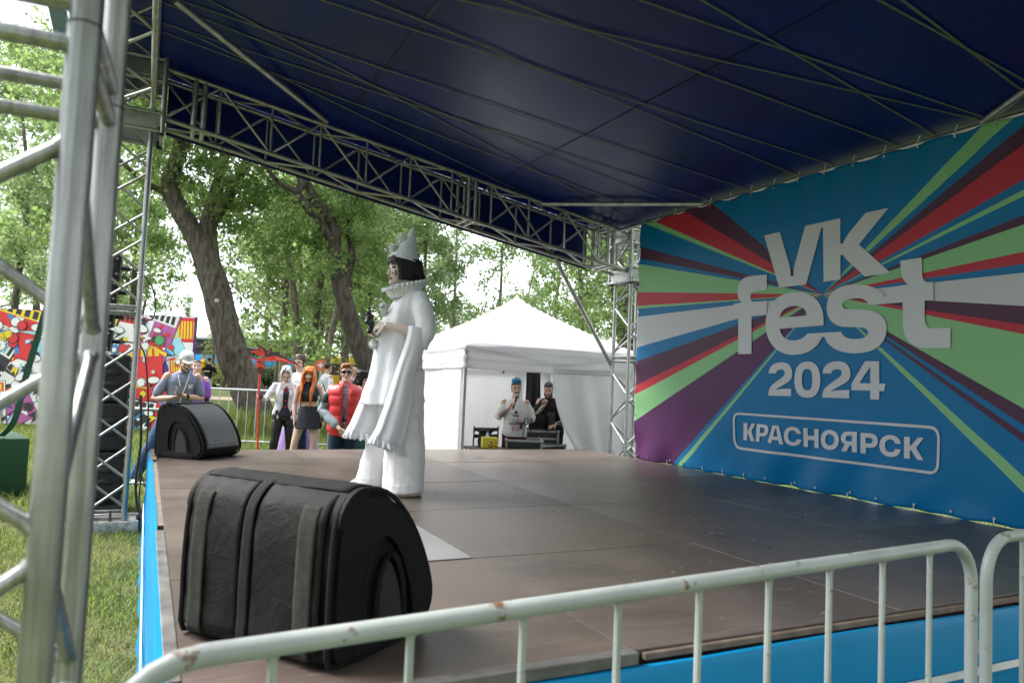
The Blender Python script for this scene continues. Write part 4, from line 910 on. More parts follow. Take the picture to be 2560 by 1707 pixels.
# flight cases, laptop, table and bits in the tent
CASE = mat('black_laminate', (.016, .016, .018), .4, 0, .25, 10)
def flight_case(label, loc, rz, w, d, h, text=False, open_=False):
    t = thing('flight_case', label, 'flight case', loc, rz, None)
    q = MB(); q.bbox((0, 0, h / 2), (w, d, h), .004); q.build('shell', CASE, t, smooth=False)
    q = MB()
    for sx in (-1, 1):
        for sy in (-1, 1):
            q.bbox((sx * (w / 2), sy * (d / 2), h / 2), (.03, .03, h + .006), .003)
        for z in (0.0, h): q.bbox((sx * w / 2, 0, z), (.03, d - .034, .03), .003)
    for sy in (-1, 1):
        for z in (0, h): q.bbox((0, sy * d / 2, z), (w - .034, .03, .03), .003)
    q.build('metal_edging', ALU, t, smooth=False)
    q = MB()
    for sx in (-1, 1):
        for sy in (-1, 1):
            for z in (0, h): q.ell((sx * w / 2, sy * d / 2, z), (.028, .028, .028), 8, 6)
    q.build('ball_corner', ALU, t)
    for sx in (-.3, .3):
        q = MB(); q.bbox((sx * w, -d / 2 - .006, h * .45), (.11, .014, .1), .003); q.build('butterfly_latch', ALU, t, smooth=False)
        q = MB(); q.box((sx * w, -d / 2 - .016, h * .45), (.04, .008, .07)); q.build('latch_knob', GALV, t, smooth=False)
    if not open_:
        q = MB(); q.bbox((0, -d / 2 - .003, h * .78), (w - .04, .012, .03), .002); q.build('lid_seam', ALU, t, smooth=False)
    return t
fc2 = flight_case('black flight case with silver edges and a laptop on top, marked eho', (5.50, 10.14, .38), math.radians(-16), .56, .5, .5)
fcs = flight_case('black flight case standing on the ground under the laptop case', (5.50, 10.14, 0.0), math.radians(-16), .60, .54, .36)
def text_mesh(s_, name, size, m, parent, M):
    cu = bpy.data.curves.new('t', 'FONT'); cu.body = s_; cu.size = size; cu.offset = size * .022; cu.align_x = 'CENTER'
    o = bpy.data.objects.new('t', cu); COL.objects.link(o); dg = bpy.context.evaluated_depsgraph_get(); dg.update()
    me = bpy.data.meshes.new_from_object(o.evaluated_get(dg)); bpy.data.objects.remove(o)
    for v in me.vertices: v.co = M @ v.co
    me.materials.clear(); me.materials.append(m); ob = bpy.data.objects.new(name, me); COL.objects.link(ob); ob.parent = parent
    return ob
text_mesh('eho', 'case_lettering', .15, WHITEP, fc2, Matrix.Translation((.02, -.262, .17)) @ Matrix.Rotation(PI / 2, 4, 'X'))
fc1 = flight_case('low black flight case with silver edges in the tent opening beside the yellow box', (4.98, 9.58, .38), math.radians(-24), .50, .42, .40, open_=True)
flight_case('black flight case on the ground carrying the low case in the tent opening', (4.98, 9.58, 0.0), math.radians(-24), .54, .46, .36)
fc3 = flight_case('long black equipment case lying open to the right of the low flight case', (5.38, 9.66, .36), math.radians(8), .50, .34, .34, open_=True)
q = MB(); q.box((0, -.16, .17), (.42, .06, .24)); q.build('open_front', BLACKP, fc3, smooth=False)
flight_case('black flight case on the ground under the long equipment case', (5.38, 9.66, 0.0), math.radians(8), .54, .38, .34)
lap = thing('laptop', 'black laptop open on the marked flight case', 'laptop', (5.49, 10.12, .895), math.radians(-12))
q = MB(); q.bbox((0, 0, .012), (.34, .24, .02), .004); q.build('keyboard_base', BLACKP, lap, smooth=False)
q = MB(); q.bbox((0, -.13, .13), (.34, .012, .23), .004, Matrix.Rotation(.22, 3, 'X')); q.build('screen_lid', BLACKP, lap, smooth=False)
spk = thing('small_speaker', 'small black speaker standing on the flight case beside the curtain edge', 'speaker', (5.62, 9.92, .895), math.radians(-10))
q = MB(); q.bbox((0, 0, .14), (.10, .12, .28), .02); q.build('cabinet', BLACKP, spk)
for z in (.08, .19):
    q = MB(); q.tube([(0, -.061, z), (0, -.066, z)], .035, 14); q.build('driver', BLACKM, spk)
tb = thing('folding_table', 'black folding table carrying the yellow box at the left of the tent', 'table', (4.40, 9.62, 0), 0)
q = MB(); q.bbox((0, 0, .655), (.52, .5, .025), .005); q.build('table_top', BLACKM, tb, smooth=False)
for sx in (-.22, .22):
    for sy in (-.2, .2):
        q = MB(); q.tube([(sx, sy, 0), (sx, sy, .645)], .014, 8); q.build('leg', BLACKM, tb)
yb = thing('cardboard_box', 'bright yellow printed box on the black table in the tent', 'box', (4.41, 9.52, .669), math.radians(-14))
YEL = mat('yellow_card', (.72, .58, .03), .5, 0, .06, 6)
q = MB(); q.bbox((0, 0, .075), (.215, .14, .15), .003); q.build('carton', YEL, yb, smooth=False)
q = MB(); r_ = random.Random(4)
for k in range(26):
    x, z = r_.uniform(-.02, .095), r_.uniform(.015, .135); s_ = r_.uniform(.008, .022)
    pts = [(x + s_ * (1 if j % 2 else .5) * math.cos(j * PI / 4), z + s_ * (1 if j % 2 else .5) * math.sin(j * PI / 4)) for j in range(8)]
    q.add([(px, -.0712 - .0003 * k, pz) for px, pz in pts], [tuple(range(8))], r_.choice([0, 1, 2, 3]))
q.build('printed_picture', [INK[0], INK[7], INK[4], INK[3]], yb, smooth=False)
ch = thing('folding_chair', 'black folding chair behind the table with a coat thrown over it', 'chair', (4.66, 10.0, 0), 0)
q = MB(); q.bbox((0, 0, .45), (.42, .4, .03), .008); q.build('seat', BLACKP, ch, smooth=False)
for z in (.78, .88):
    q = MB(); q.bbox((0, .19, z), (.42, .02, .055), .006); q.build('backrest', BLACKP, ch, smooth=False)
for sx in (-.2, .2):
    q = MB(); q.tube([(sx, .21, 0), (sx, .19, .93)], .012, 8); q.build('leg', BLACKM, ch); q = MB(); q.tube([(sx, -.19, 0), (sx, -.16, .45)], .012, 8); q.build('leg', BLACKM, ch)
q = MB()
for p, r in (((4.52, 9.92, .80), (.10, .09, .11)), ((4.52, 9.9, .70), (.12, .09, .14)), ((4.44, 9.88, .88), (.06, .06, .035)), ((4.56, 9.9, .88), (.08, .06, .04))): q.ell(p, r)
coat = solid(q, 'coat', mat('black_cloth2', (.012, .012, .013), .85, 0, .3, 9), None, .012, 4, lambda c: .012 * fbm(c, 14))
tag(coat, 'black coat heaped over the folding chair in the tent', 'coat')
bt = thing('water_bottle', 'small clear water bottle with blue cap behind the yellow box', 'bottle', (4.47, 9.72, .668))
q = MB(); q.tube([(0, 0, 0), (0, 0, .15), (0, 0, .18), (0, 0, .2)], [.03, .03, .016, .013], 12); q.build('bottle_body', mat('pet_plastic', (.6, .7, .75), .1, 0, .05), bt)
q = MB(); q.tube([(0, 0, .2), (0, 0, .22)], .015, 10); q.build('cap', mat('blue_plastic', (.02, .12, .4), .4), bt)
ms = thing('microphone_stand', 'thin black stand with a small sign in front of the presenter', 'stand', (4.86, 9.42, 0))
q = MB(); q.tube([(0, 0, 0), (.0, 0, .72), (.06, -.0, 1.03)], .007, 6); q.build('pole', BLACKM, ms)
q = MB(); q.tube([(0, 0, 0), (0, 0, .02)], .12, 16); q.build('base', BLACKM, ms)
q = MB(); q.bbox((.065, -.01, 1.055), (.055, .012, .10), .004); q.build('sign_plate', BLACKP, ms, smooth=False)
q = MB()
for z in (1.035, 1.075): 
    for k in range(14):
        a, b = 2 * PI * k / 14, 2 * PI * (k + 1) / 14
        q.add([(.065 + r * math.cos(w), -.0175, z + r * math.sin(w)) for w, r in ((a, .016), (b, .016), (b, .009), (a, .009))], [(0, 1, 2, 3)])
q.build('sign_symbol', WHITEP, ms, smooth=False)
cable('thin cable drooping over the flight cases to the stage edge', [(5.58, 9.85, .95), (5.35, 9.6, .82), (5.15, 9.4, .70), (5.1, 9.3, .55)], .006)
q = MB(); q.tube([(5.27, 9.9, .88), (5.27, 9.9, 1.03)], .004, 6); q.tube([(5.27, 9.9, .86), (5.27, 9.9, .9)], .008, 6)
tag(q.build('antenna', BLACKM), 'thin black antenna rising from the corner of the marked flight case', 'antenna')
# ------------------------------------------------------------------ trees
import numpy as np
def bark_mat(name, c1, c2, vs=9.0):
    m = mat(name, c1, .9, 0, .2, 6, 0, 60, .2, col2=c2); t, b = nodes_of(m)
    tc = t.nodes.new('ShaderNodeTexCoord'); mp = t.nodes.new('ShaderNodeMapping'); mp.inputs['Scale'].default_value = (vs, vs, vs * .24)
    n = t.nodes.new('ShaderNodeTexNoise'); n.inputs['Scale'].default_value = 1.6; n.inputs['Detail'].default_value = 8; n.inputs['Distortion'].default_value = .6
    t.links.new(tc.outputs['Object'], mp.inputs[0]); t.links.new(mp.outputs[0], n.inputs['Vector'])
    bp = t.nodes.new('ShaderNodeBump'); bp.inputs['Strength'].default_value = .9; bp.inputs['Distance'].default_value = .06
    t.links.new(n.outputs['Fac'], bp.inputs['Height']); t.links.new(bp.outputs[0], b.inputs['Normal'])
    rp = t.nodes.new('ShaderNodeValToRGB'); rp.color_ramp.elements[0].position = .30; rp.color_ramp.elements[1].position = .66
    rp.color_ramp.elements[0].color = (*[c * .5 for c in c2], 1); rp.color_ramp.elements[1].color = (*c1, 1)
    t.links.new(n.outputs['Fac'], rp.inputs[0]); t.links.new(rp.outputs[0], b.inputs['Base Color'])
    return m
BARK = bark_mat('maple_bark', (.15, .128, .10), (.07, .06, .048)); BARKD = bark_mat('dark_maple_bark', (.085, .072, .056), (.045, .038, .03))
BARK2 = bark_mat('pale_bark', (.24, .21, .165), (.12, .10, .08), 14)
def leaf_mat(name, c1, c2, tr=(.20, .30, .05)):
    m = bpy.data.materials.new(name); m.use_nodes = True; t, b = nodes_of(m)
    b.inputs['Roughness'].default_value = .55; b.inputs['Specular IOR Level'].default_value = .35
    tc = t.nodes.new('ShaderNodeTexCoord'); n = t.nodes.new('ShaderNodeTexNoise'); n.inputs['Scale'].default_value = .9; n.inputs['Detail'].default_value = 9; n.inputs['Roughness'].default_value = .75
    t.links.new(tc.outputs['Object'], n.inputs['Vector'])
    r = t.nodes.new('ShaderNodeValToRGB'); r.color_ramp.elements[0].position = .38; r.color_ramp.elements[1].position = .64
    r.color_ramp.elements[0].color = (*c2, 1); r.color_ramp.elements[1].color = (*c1, 1)
    t.links.new(n.outputs['Fac'], r.inputs[0]); t.links.new(r.outputs[0], b.inputs['Base Color'])
    tl = t.nodes.new('ShaderNodeBsdfTranslucent'); mx = t.nodes.new('ShaderNodeMixShader'); mx.inputs[0].default_value = .58
    m2 = t.nodes.new('ShaderNodeMixRGB'); m2.blend_type = 'MULTIPLY'; m2.inputs[0].default_value = 0; t.links.new(r.outputs[0], m2.inputs[1])
    gm = t.nodes.new('ShaderNodeMixRGB'); gm.inputs[0].default_value = .7; gm.inputs[2].default_value = (*tr, 1); t.links.new(m2.outputs[0], gm.inputs[1])
    t.links.new(gm.outputs[0], tl.inputs[0]); t.links.new(b.outputs[0], mx.inputs[1]); t.links.new(tl.outputs[0], mx.inputs[2]); t.links.new(mx.outputs[0], t.nodes['Material Output'].inputs[0])
    return m
LEAF = leaf_mat('maple_leaves', (.165, .225, .075), (.075, .125, .04), (.36, .52, .17))
LEAF2 = leaf_mat('poplar_leaves', (.20, .255, .12), (.11, .165, .07), (.40, .54, .23))
LEAF3 = leaf_mat('dark_hedge_leaves', (.05, .085, .045), (.025, .05, .03), (.10, .16, .06))
LEAF4 = leaf_mat('willow_leaves', (.22, .25, .08), (.13, .16, .05), (.40, .46, .12))
NP = np.random.default_rng(5)
def leaves(clumps, rad, per, size, name, m, parent, flat=.75, droop=0.0):
    """clumps (N,3) -> one mesh of small folded leaves"""
    C = np.asarray(clumps, float); N = len(C) * per
    d = NP.normal(size=(N, 3)); d /= np.linalg.norm(d, axis=1)[:, None]
    r = np.asarray(rad, float) if hasattr(rad, '__len__') else np.full(len(C), rad)
    P = np.repeat(C, per, 0) + d * (np.repeat(r, per) * NP.random(N) ** .55)[:, None] * np.array([1, 1, flat])
    if droop: P[:, 2] -= droop * NP.random(N) ** 2
    a = NP.normal(size=(N, 3)); a[:, 2] -= .35; a /= np.linalg.norm(a, axis=1)[:, None]
    b = NP.normal(size=(N, 3)); b -= a * (a * b).sum(1)[:, None]; b /= np.linalg.norm(b, axis=1)[:, None]
    n = np.cross(a, b); s = size * NP.uniform(.6, 1.3, N)[:, None]
    V = np.empty((N, 4, 3)); V[:, 0] = P - a * s * .5; V[:, 1] = P + b * s * .36 + n * s * .12; V[:, 2] = P + a * s * .55; V[:, 3] = P - b * s * .36 + n * s * .12
    me = bpy.data.meshes.new(name); me.vertices.add(N * 4); me.vertices.foreach_set('co', V.reshape(-1))
    me.loops.add(N * 4); me.loops.foreach_set('vertex_index', np.arange(N * 4, dtype=np.int32))
    me.polygons.add(N); me.polygons.foreach_set('loop_start', np.arange(0, N * 4, 4, dtype=np.int32))
    me.update(calc_edges=True); me.validate(); me.materials.append(m)
    o = bpy.data.objects.new(name, me); COL.objects.link(o)
    if parent is not None: o.parent = parent
    return o
def limb(q, pts, r, n=18, rough=.12, seed=0):
    P = resamp3([Vector(p) for p in pts], 6); k = len(P)
    R_ = [r[0] + (r[1] - r[0]) * (i / (k - 1)) for i in range(k)] if len(r) == 2 else [np.interp(i / (k - 1), np.linspace(0, 1, len(r)), r) for i in range(k)]
    s0 = len(q.v); q.tube(P, R_, n)
    for i in range(s0, len(q.v)):
        v = Vector(q.v[i]); c = P[min((i - s0) // n, k - 1)]; d = v - c
        w = fbm((v.x * 6 + seed, v.y * 6, v.z * 1.1), 1.0) * rough + fbm((v.x + seed, v.y, v.z), .8) * rough
        q.v[i] = tuple(c + d * (1 + w))
def blob_clumps(blobs, dens):
    out = []
    for (x, y, z, r) in blobs:
        n = int(dens * r * r * (1 + r * .3)) + 1
        d = NP.normal(size=(n, 3)); d /= np.linalg.norm(d, axis=1)[:, None]
        out.append(np.array([x, y, z]) + d * (r * NP.uniform(.15, 1.0, n) ** .5)[:, None] * np.array([1, 1, .8]))
    return np.concatenate(out)
def at(px, py, Z):
    """pixel of the 2560 wide photograph and distance -> point (used once to plan where limbs and crowns stand)"""
    u, v = (px - 1280) / 1843.63, -(py - 853.5) / 1843.63
    return Vector((Rc[0][0] * u + Rc[0][1] * v - Rc[0][2], Rc[1][0] * u + Rc[1][1] * v - Rc[1][2], CAMZ + 0 + Rc[2][0] * u + Rc[2][1] * v - Rc[2][2])) * 1.0 if Z is None else Vector((0, 0, CAMZ)) + Vector((Rc[0][0] * u + Rc[0][1] * v - Rc[0][2], Rc[1][0] * u + Rc[1][1] * v - Rc[1][2], Rc[2][0] * u + Rc[2][1] * v - Rc[2][2])) * Z
# first leaning maple
T1 = thing('maple_tree', 'big leaning tree with forked trunk and pale scar, left of the cosplayers', 'tree')
q = MB(); limb(q, [(2.75, 19.4, -.1), (2.66, 19.44, .14), (2.41, 19.52, .88), (2.04, 19.65, 1.67), (1.75, 19.74, 2.56), (1.5, 19.81, 3.45), (1.18, 19.91, 4.34), (.91, 20.0, 4.98)], [.60, .45, .40, .375, .355, .335, .315, .27], 30, .10)
limb(q, [(.97, 19.98, 4.85), (.56, 19.93, 5.42), (.28, 19.92, 5.93), (.27, 19.89, 6.42), (.41, 19.79, 6.97), (.42, 19.64, 7.48), (.13, 19.61, 8.61), (-.3, 19.5, 10.5)], [.27, .24, .21, .19, .17, .15, .12, .05], 20, .12, 3)
limb(q, [(1.42, 20.0, 3.7), (1.28, 20.02, 4.4), (1.18, 19.97, 5.06), (1.24, 20.02, 5.69), (1.35, 20.04, 6.33), (1.45, 20.06, 6.97), (1.67, 19.99, 8.04), (2.0, 20, 10)], [.26, .24, .21, .18, .16, .14, .11, .04], 20, .12, 5)
limb(q, [(1.24, 20.03, 5.3), (1.58, 19.72, 5.94), (1.81, 19.47, 6.48), (1.98, 19.23, 7.06), (2.02, 18.73, 7.72), (2.5, 18.2, 9)], [.16, .14, .12, .11, .09, .03], 14, .12, 8)
limb(q, [(.30, 19.9, 5.85), (-.2, 19.8, 6.0), (-.7, 19.6, 6.3), (-1.3, 19.4, 6.8)], [.09, .07, .05, .02], 10, .1, 9)
q.build('trunk', BARK, T1)
q = MB(); q.tube([(1.46, 19.45, 3.30), (1.46, 19.425, 3.30)], [.055, .04], 12); q.build('branch_scar', mat('pale_wood', (.5, .45, .36), .8), T1)
B1 = [(*at(*p[:3]), p[3]) for p in ((420, 420, 18, .9), (380, 580, 18.6, .6), (530, 520, 19.6, .7), (560, 470, 18.2, .9), (620, 470, 18, .8), (600, 560, 19, .7), (660, 440, 18, .8), (540, 400, 19, .8), (480, 360, 18, .9), (700, 500, 18.5, .7), (640, 600, 19.5, .7), (400, 330, 18.5, 1.0), (330, 500, 18.5, .8), (350, 640, 19, .55), (300, 400, 19, .9), (560, 640, 20, .6), (490, 500, 19.6, .6), (740, 520, 19, .7), (420, 700, 19, .35), (385, 620, 18.5, .4))]
B1 += [(x, y, z, 1.6) for x, y, z in ((-.5, 19.5, 9), (1, 20, 9.5), (2.4, 19, 9), (-1.8, 19, 8), (3.5, 19.5, 8.6), (.5, 21, 10.5), (2, 18, 10))]
leaves(blob_clumps(B1, 38), .30, 26, .105, 'crown', LEAF, T1)
# second leaning maple behind the performer
T2 = thing('maple_tree', 'dark leaning tree with cut stubs directly behind the white clown', 'tree')
q = MB(); limb(q, [(5.5, 16.95, -.1), (5.02, 17.1, 1.05), (4.64, 17.23, 1.98), (4.32, 17.35, 2.73), (4.1, 17.41, 3.43), (3.94, 17.46, 3.94), (3.82, 17.48, 4.51), (3.82, 17.45, 4.98), (3.69, 17.5, 5.26)], [.34, .27, .235, .21, .19, .175, .15, .13, .11], 24, .12, 12)
limb(q, [(3.84, 17.46, 4.7), (3.46, 17.51, 5.14), (3.17, 17.52, 5.48), (2.87, 17.53, 5.82), (2.5, 17.49, 5.95), (2.1, 17.3, 6.3)], [.12, .11, .10, .08, .06, .03], 14, .12, 14)
limb(q, [(3.70, 17.5, 5.2), (3.59, 17.53, 5.45), (3.32, 17.65, 5.72), (3.21, 17.69, 6.0), (2.98, 17.78, 6.27), (2.62, 17.38, 6.9), (2.3, 17, 8)], [.14, .13, .12, .11, .10, .08, .03], 14, .12, 15)
limb(q, [(4.06, 17.42, 3.55), (4.28, 17.59, 4.48), (4.21, 17.8, 5.29), (4.37, 17.89, 6.13), (4.53, 17.97, 7.18)], [.12, .10, .08, .07, .03], 12, .12, 16)
limb(q, [(2.9, 17.5, 5.78), (2.98, 17.5, 6.05), (2.96, 17.5, 6.25)], [.08, .09, .085], 12, .15, 18)
limb(q, [(4.16, 17.4, 3.3), (4.3, 17.3, 2.9), (4.42, 17.28, 2.55)], [.12, .13, .12], 12, .15, 19)
q.build('trunk', BARKD, T2)
B2 = [(*at(*p[:3]), p[3]) for p in ((760, 560, 17.5, .8), (700, 620, 17.6, .6), (820, 500, 17.8, .7), (880, 560, 18, .8), (900, 640, 18, .7), (950, 600, 18.4, .7), (830, 660, 17.2, .35), (790, 620, 18.2, .6), (940, 700, 18.6, .6), (880, 760, 18.8, .5), (960, 820, 18.8, .5), (720, 680, 18.5, .5), (700, 540, 17, .6), (860, 480, 17.4, .7), (920, 500, 17.8, .6), (980, 700, 19, .6), (1010, 620, 19, .6))]
B2 += [(x, y, z, 1.5) for x, y, z in ((3, 17.5, 8), (4.5, 18, 8.6), (2, 17.2, 7.6), (5.5, 17.5, 7.8), (3.6, 18, 9.6))]
leaves(blob_clumps(B2, 36), .28, 26, .10, 'crown', LEAF, T2)

# grove behind: three kinds of slender trees, copied
def slender(name, label, H, r0, lean, seed, dens, lsize, per, m, bark, low=.22, spread=1.9, group='slender trees of the grove behind the stage'):
    rr = random.Random(seed); t = thing(name, label, 'tree', (0, 0, 0), 0, group)
    q = MB(); pts = [Vector((lean * (i / 8) ** 1.4 * H * .12 + .12 * math.sin(i * 1.3 + seed), .1 * math.cos(i + seed), H * i / 8 - (.2 if i == 0 else 0))) for i in range(9)]
    limb(q, pts, [r0 * 1.25, r0, r0 * .85, r0 * .7, r0 * .5, r0 * .3, .03], 12, .1, seed)
    blobs = []
    for k in range(int(15 + H)):
        f = low + (1 - low) * rr.random() ** .9; i = min(int(f * 8), 7); p = pts[i].lerp(pts[i + 1], f * 8 - i)
        a = rr.uniform(0, 2 * PI); l = spread * (1.15 - f * .75) * rr.uniform(.5, 1.2)
        e = p + Vector((math.cos(a) * l, math.sin(a) * l, l * rr.uniform(.1, .9)))
        limb(q, [p, p.lerp(e, .5) + Vector((0, 0, -.05)), e], [r0 * .28 * (1.1 - f), .012], 7, .08, k)
        blobs.append((*e, rr.uniform(.5, .95))); blobs.append((*p.lerp(e, .6), rr.uniform(.35, .6)))
    q.build('trunk', bark, t)
    leaves(blob_clumps(blobs, dens), .36, per, lsize, 'crown', m, t, .8, .25)
    return t
KA = slender('poplar_tree', 'x', 15, .17, .3, 1, 16, .17, 18, LEAF2, BARK2, .16, 2.3)
KB = slender('poplar_tree', 'x', 13, .13, -.6, 2, 17, .16, 18, LEAF2, BARK, .14, 2.2)
KC = slender('poplar_tree', 'x', 11, .10, .8, 3, 11, .15, 16, LEAF, BARK2, .12, 2.0)
GROVE = [  # px at the trunk foot, distance, kind, turn, scale, label
    (700, 34, KA, 0.3, 1.0, 'pale slender trunk just right of the big leaning tree, in the grove'),
    (745, 40, KB, 1.2, 1.05, 'thin dark trunk in the grove above the red scythe'),
    (778, 30, KB, 4.0, 1.15, 'straight dark grove trunk rising above the man with glasses'),
    (812, 46, KA, 2.1, .95, 'grove trunk between the man with glasses and the orange haired girl'),
    (822, 27, KC, 5.2, 1.2, 'slim trunk leaning left behind the orange haired girl'),
    (858, 38, KB, 3.3, 1.0, 'dark straight trunk behind the man in the white shirt'),
    (880, 52, KA, .8, 1.0, 'distant grove trunk beside the yellow van'),
    (905, 33, KA, 4.4, .95, 'grove trunk above the man in the red vest'),
    (930, 44, KC, 1.9, 1.25, 'far slim grove trunk near the second leaning tree'),
    (660, 55, KA, 2.8, 1.1, 'distant grove tree half hidden by the big leaning trunk'),
    (770, 62, KB, 5.0, 1.25, 'very distant tree at the back of the grove in the centre'),
    (850, 66, KA, .1, 1.2, 'very distant tree at the back of the grove near the yellow van'),
    (990, 40, KC, 2.2, 1.2, 'tree behind the clown hat and shoulder'),
    (1060, 27, KB, .9, .8, 'leafy tree just left above the white tent roof'),
    (1130, 48, KA, 3.9, .9, 'pale far tree above the left slope of the tent roof'),
    (1215, 33, KC, 5.6, .95, 'airy tree with open branches over the tent peak'),
    (1300, 44, KB, 2.6, .8, 'far tree right behind the tent peak'),
    (1390, 30, KC, 1.1, .9, 'small tree with forked pale trunk right of the tent peak'),
    (1480, 36, KA, 4.8, .8, 'tree between the slanted prop pipe and the right tower'),
    (1560, 22, KB, .4, .85, 'leafy tree right behind the tower by the banner'),
    (300, 30, KB, 3.0, 1.0, 'tall thin tree seen through the left tower above the loudspeakers'),
    (335, 40, KC, .6, 1.0, 'airy slim tree to the right of the left tower'),
    (150, 34, KA, 1.5, 1.0, 'tall airy tree behind the closest truss tower'),
    (40, 29, KB, 5.4, 1.1, 'tall airy tree at the far left edge above the poster wall'),
    (-60, 36, KA, 2.4, 1.1, 'airy tree partly outside the left edge'),
    (230, 50, KA, 4.1, 1.15, 'distant tree between the two left truss towers'),
    (95, 52, KC, 3.5, 1.4, 'distant airy tree over the poster wall'),
]
GROVE += [(px_, Z_, K_, a_, s2_, l_) for px_, Z_, K_, a_, s2_, l_ in (
    (735, 29, KC, 2.7, 1.5, 'leafy tree filling the gap right of the big leaning trunk'), (800, 36, KA, 3.3, 1.05, 'broad pale green tree above the orange haired girl'), (865, 29, KC, 4.1, 1.45, 'leafy tree above the man in the red vest'),
    (690, 44, KB, 1.9, 1.2, 'leafy tree behind the right fork of the big leaning tree'), (930, 31, KB, 5.9, 1.1, 'leafy tree between the second leaning trunk and the clown'), (1020, 52, KA, .2, 1.1, 'distant tree behind the back of the clown'),
    (1440, 26, KB, 1.4, .9, 'leafy tree behind the slanted prop pipe'),
    (200, 27, KC, .9, 1.3, 'leafy tree between the closest tower and the speaker tower'), (60, 44, KB, 2.6, 1.3, 'leafy distant tree at the left edge'))]
used = set()
for px, Z, K, a, s_, lab in GROVE:
    p = at(px, 930, Z); p.z = gz(p.x, p.y)
    if K.name in used: dup(K, p, a, lab, s_)
    else:
        used.add(K.name); K.location = p; K.rotation_euler = (0, 0, a); K.scale = (s_,) * 3; K['label'] = lab
# unseen trees added around the stage and camera to shade the open sides
for i, (x, y, K, s_) in enumerate(((-22, -3, KA, .8), (-25, 5, KB, .9), (-20, 12, KA, .9), (-11, -12, KB, 1.1), (-1, -12, KA, 1.0), (5, -13, KB, 1.1), (11, -11, KA, 1.0), (14, -4, KB, 1.1), (-5, -15, KC, 1.3), (13, 2, KA, 1.0), (-14, 22, KA, 1.1))):
    dup(K, (x, y, gz(x, y)), i * 1.7, 'unseen tree added outside the picture to shade the stage', s_)['group'] = 'unseen shade trees added outside the picture'
for x, y in ((-2, -24.5), (3, -25), (8, -26), (14, -22), (-7, -25), (-11, -22.5), (10, -23), (5, -30), (0, -30), (12, -18)):  # unseen maple copies, added to block light from behind the camera
    dup(T1, (x, y, 0), 0, 'unseen maple copy added behind the camera to shade the stage')['group'] = 'unseen shade maples added behind the camera'
# dark trunk beside the right tower
T3 = thing('maple_tree', 'thick dark trunk standing right behind the tower at the banner edge', 'tree')
q = MB(); limb(q, [(9.75, 13.2, 0), (9.62, 13.2, 1.5), (9.3, 13.2, 3.0), (8.9, 13.3, 4.6), (8.4, 13.4, 6.2), (8.2, 13.5, 8.5)], [.42, .34, .30, .25, .2, .08], 20, .1, 31)
limb(q, [(9.0, 13.3, 4.2), (8.2, 13.0, 4.9), (7.4, 12.9, 5.4)], [.14, .1, .04], 12, .1, 33); q.build('trunk', BARK, T3)
B3 = [(*at(*p[:3]), p[3]) for p in ((1560, 720, 15, .6), (1520, 640, 15.5, .6), (1470, 700, 15.5, .55), (1420, 760, 16, .55), (1500, 790, 15, .55), (1560, 820, 15.2, .6), (1600, 700, 14.5, .6), (1460, 640, 16, .5), (1380, 700, 16.5, .5), (1540, 560, 15, .7), (1340, 640, 17, .45), (1590, 600, 14.5, .6))] + [(9, 13.5, 7.5, 1.6), (8, 14, 6.6, 1.2), (10, 13, 6.5, 1.5)]
leaves(blob_clumps(B3, 34), .26, 24, .09, 'crown', LEAF, T3)
# shrubs and willow saplings by the road
def clump_bush(label, p, w, h, m, lsize, n, group=None, name='bush', cat='bush'):
    t = thing(name, label, cat, p, 0, group)
    q = MB()
    for k in range(5): limb(q, [(0, 0, 0), (.12 * w * math.cos(k * 2.1), .12 * w * math.sin(k * 2.1), h * .45), (.3 * w * math.cos(k * 2.1), .3 * w * math.sin(k * 2.1), h * .8)], [.04, .01], 6, .1, k)
    q.build('stem', BARK, t)
    c = NP.normal(size=(n, 3)) * np.array([w * .27, w * .2, h * .22]) + np.array([0, 0, h * .5]); c[:, 2] = np.clip(c[:, 2], .1, h)
    leaves(c, .35, 14, lsize, 'foliage', m, t); return t
HB = 'dark hedge bushes along the far road'
hb = None
for i, (px, Z) in enumerate(((470, 48), (505, 49), (540, 50), (575, 49), (610, 50), (645, 50), (680, 51), (720, 52), (760, 52))):
    p = at(px, 940, Z); p.z = gz(p.x, p.y); lab = 'dark green hedge bush along the far road below the blue bus'
    if i > 4: lab = 'dark green hedge bush in the distance behind the grove trunks'
    if hb is None: hb = clump_bush(lab, p, 2.4, 1.5, LEAF3, .17, 130, HB, 'hedge_bush')
    else: dup(hb, p, i * 1.3, lab)
wl = None
for i, (px, Z, lab) in enumerate(((528, 46, 'slim yellow green willow sapling left of the big leaning trunk, first from the poster wall'), (556, 45, 'slim yellow green willow sapling in the middle of three by the road'), (574, 47, 'slim yellow green willow sapling closest to the leaning trunk'))):
    p = at(px, 945, Z); p.z = gz(p.x, p.y)
    if wl is None:
        wl = thing('willow_sapling', lab, 'tree', p, 0, 'willow saplings by the road'); q = MB(); limb(q, [(0, 0, 0), (.05, 0, 2), (0, 0, 5.2)], [.09, .07, .02], 8); q.build('trunk', BARK2, wl)
        c = np.stack([NP.normal(0, .28, 90), NP.normal(0, .28, 90), NP.uniform(.6, 4.6, 90)], 1); leaves(c, .3, 14, .12, 'crown', LEAF4, wl, 1.6)
    else: dup(wl, p, i * 2.0, lab, .9 + .1 * i)
# tall thin spring tree behind them
for px, Z, lab, s_ in ((470, 46, 'thin sparse tree above the right end of the poster wall', .55), (535, 70, 'bare looking thin tree far behind the willow saplings', .8)):
    p = at(px, 945, Z); p.z = gz(p.x, p.y); dup(KC, p, 2.0 + s_, lab, (s_ * .5, s_ * .5, s_))
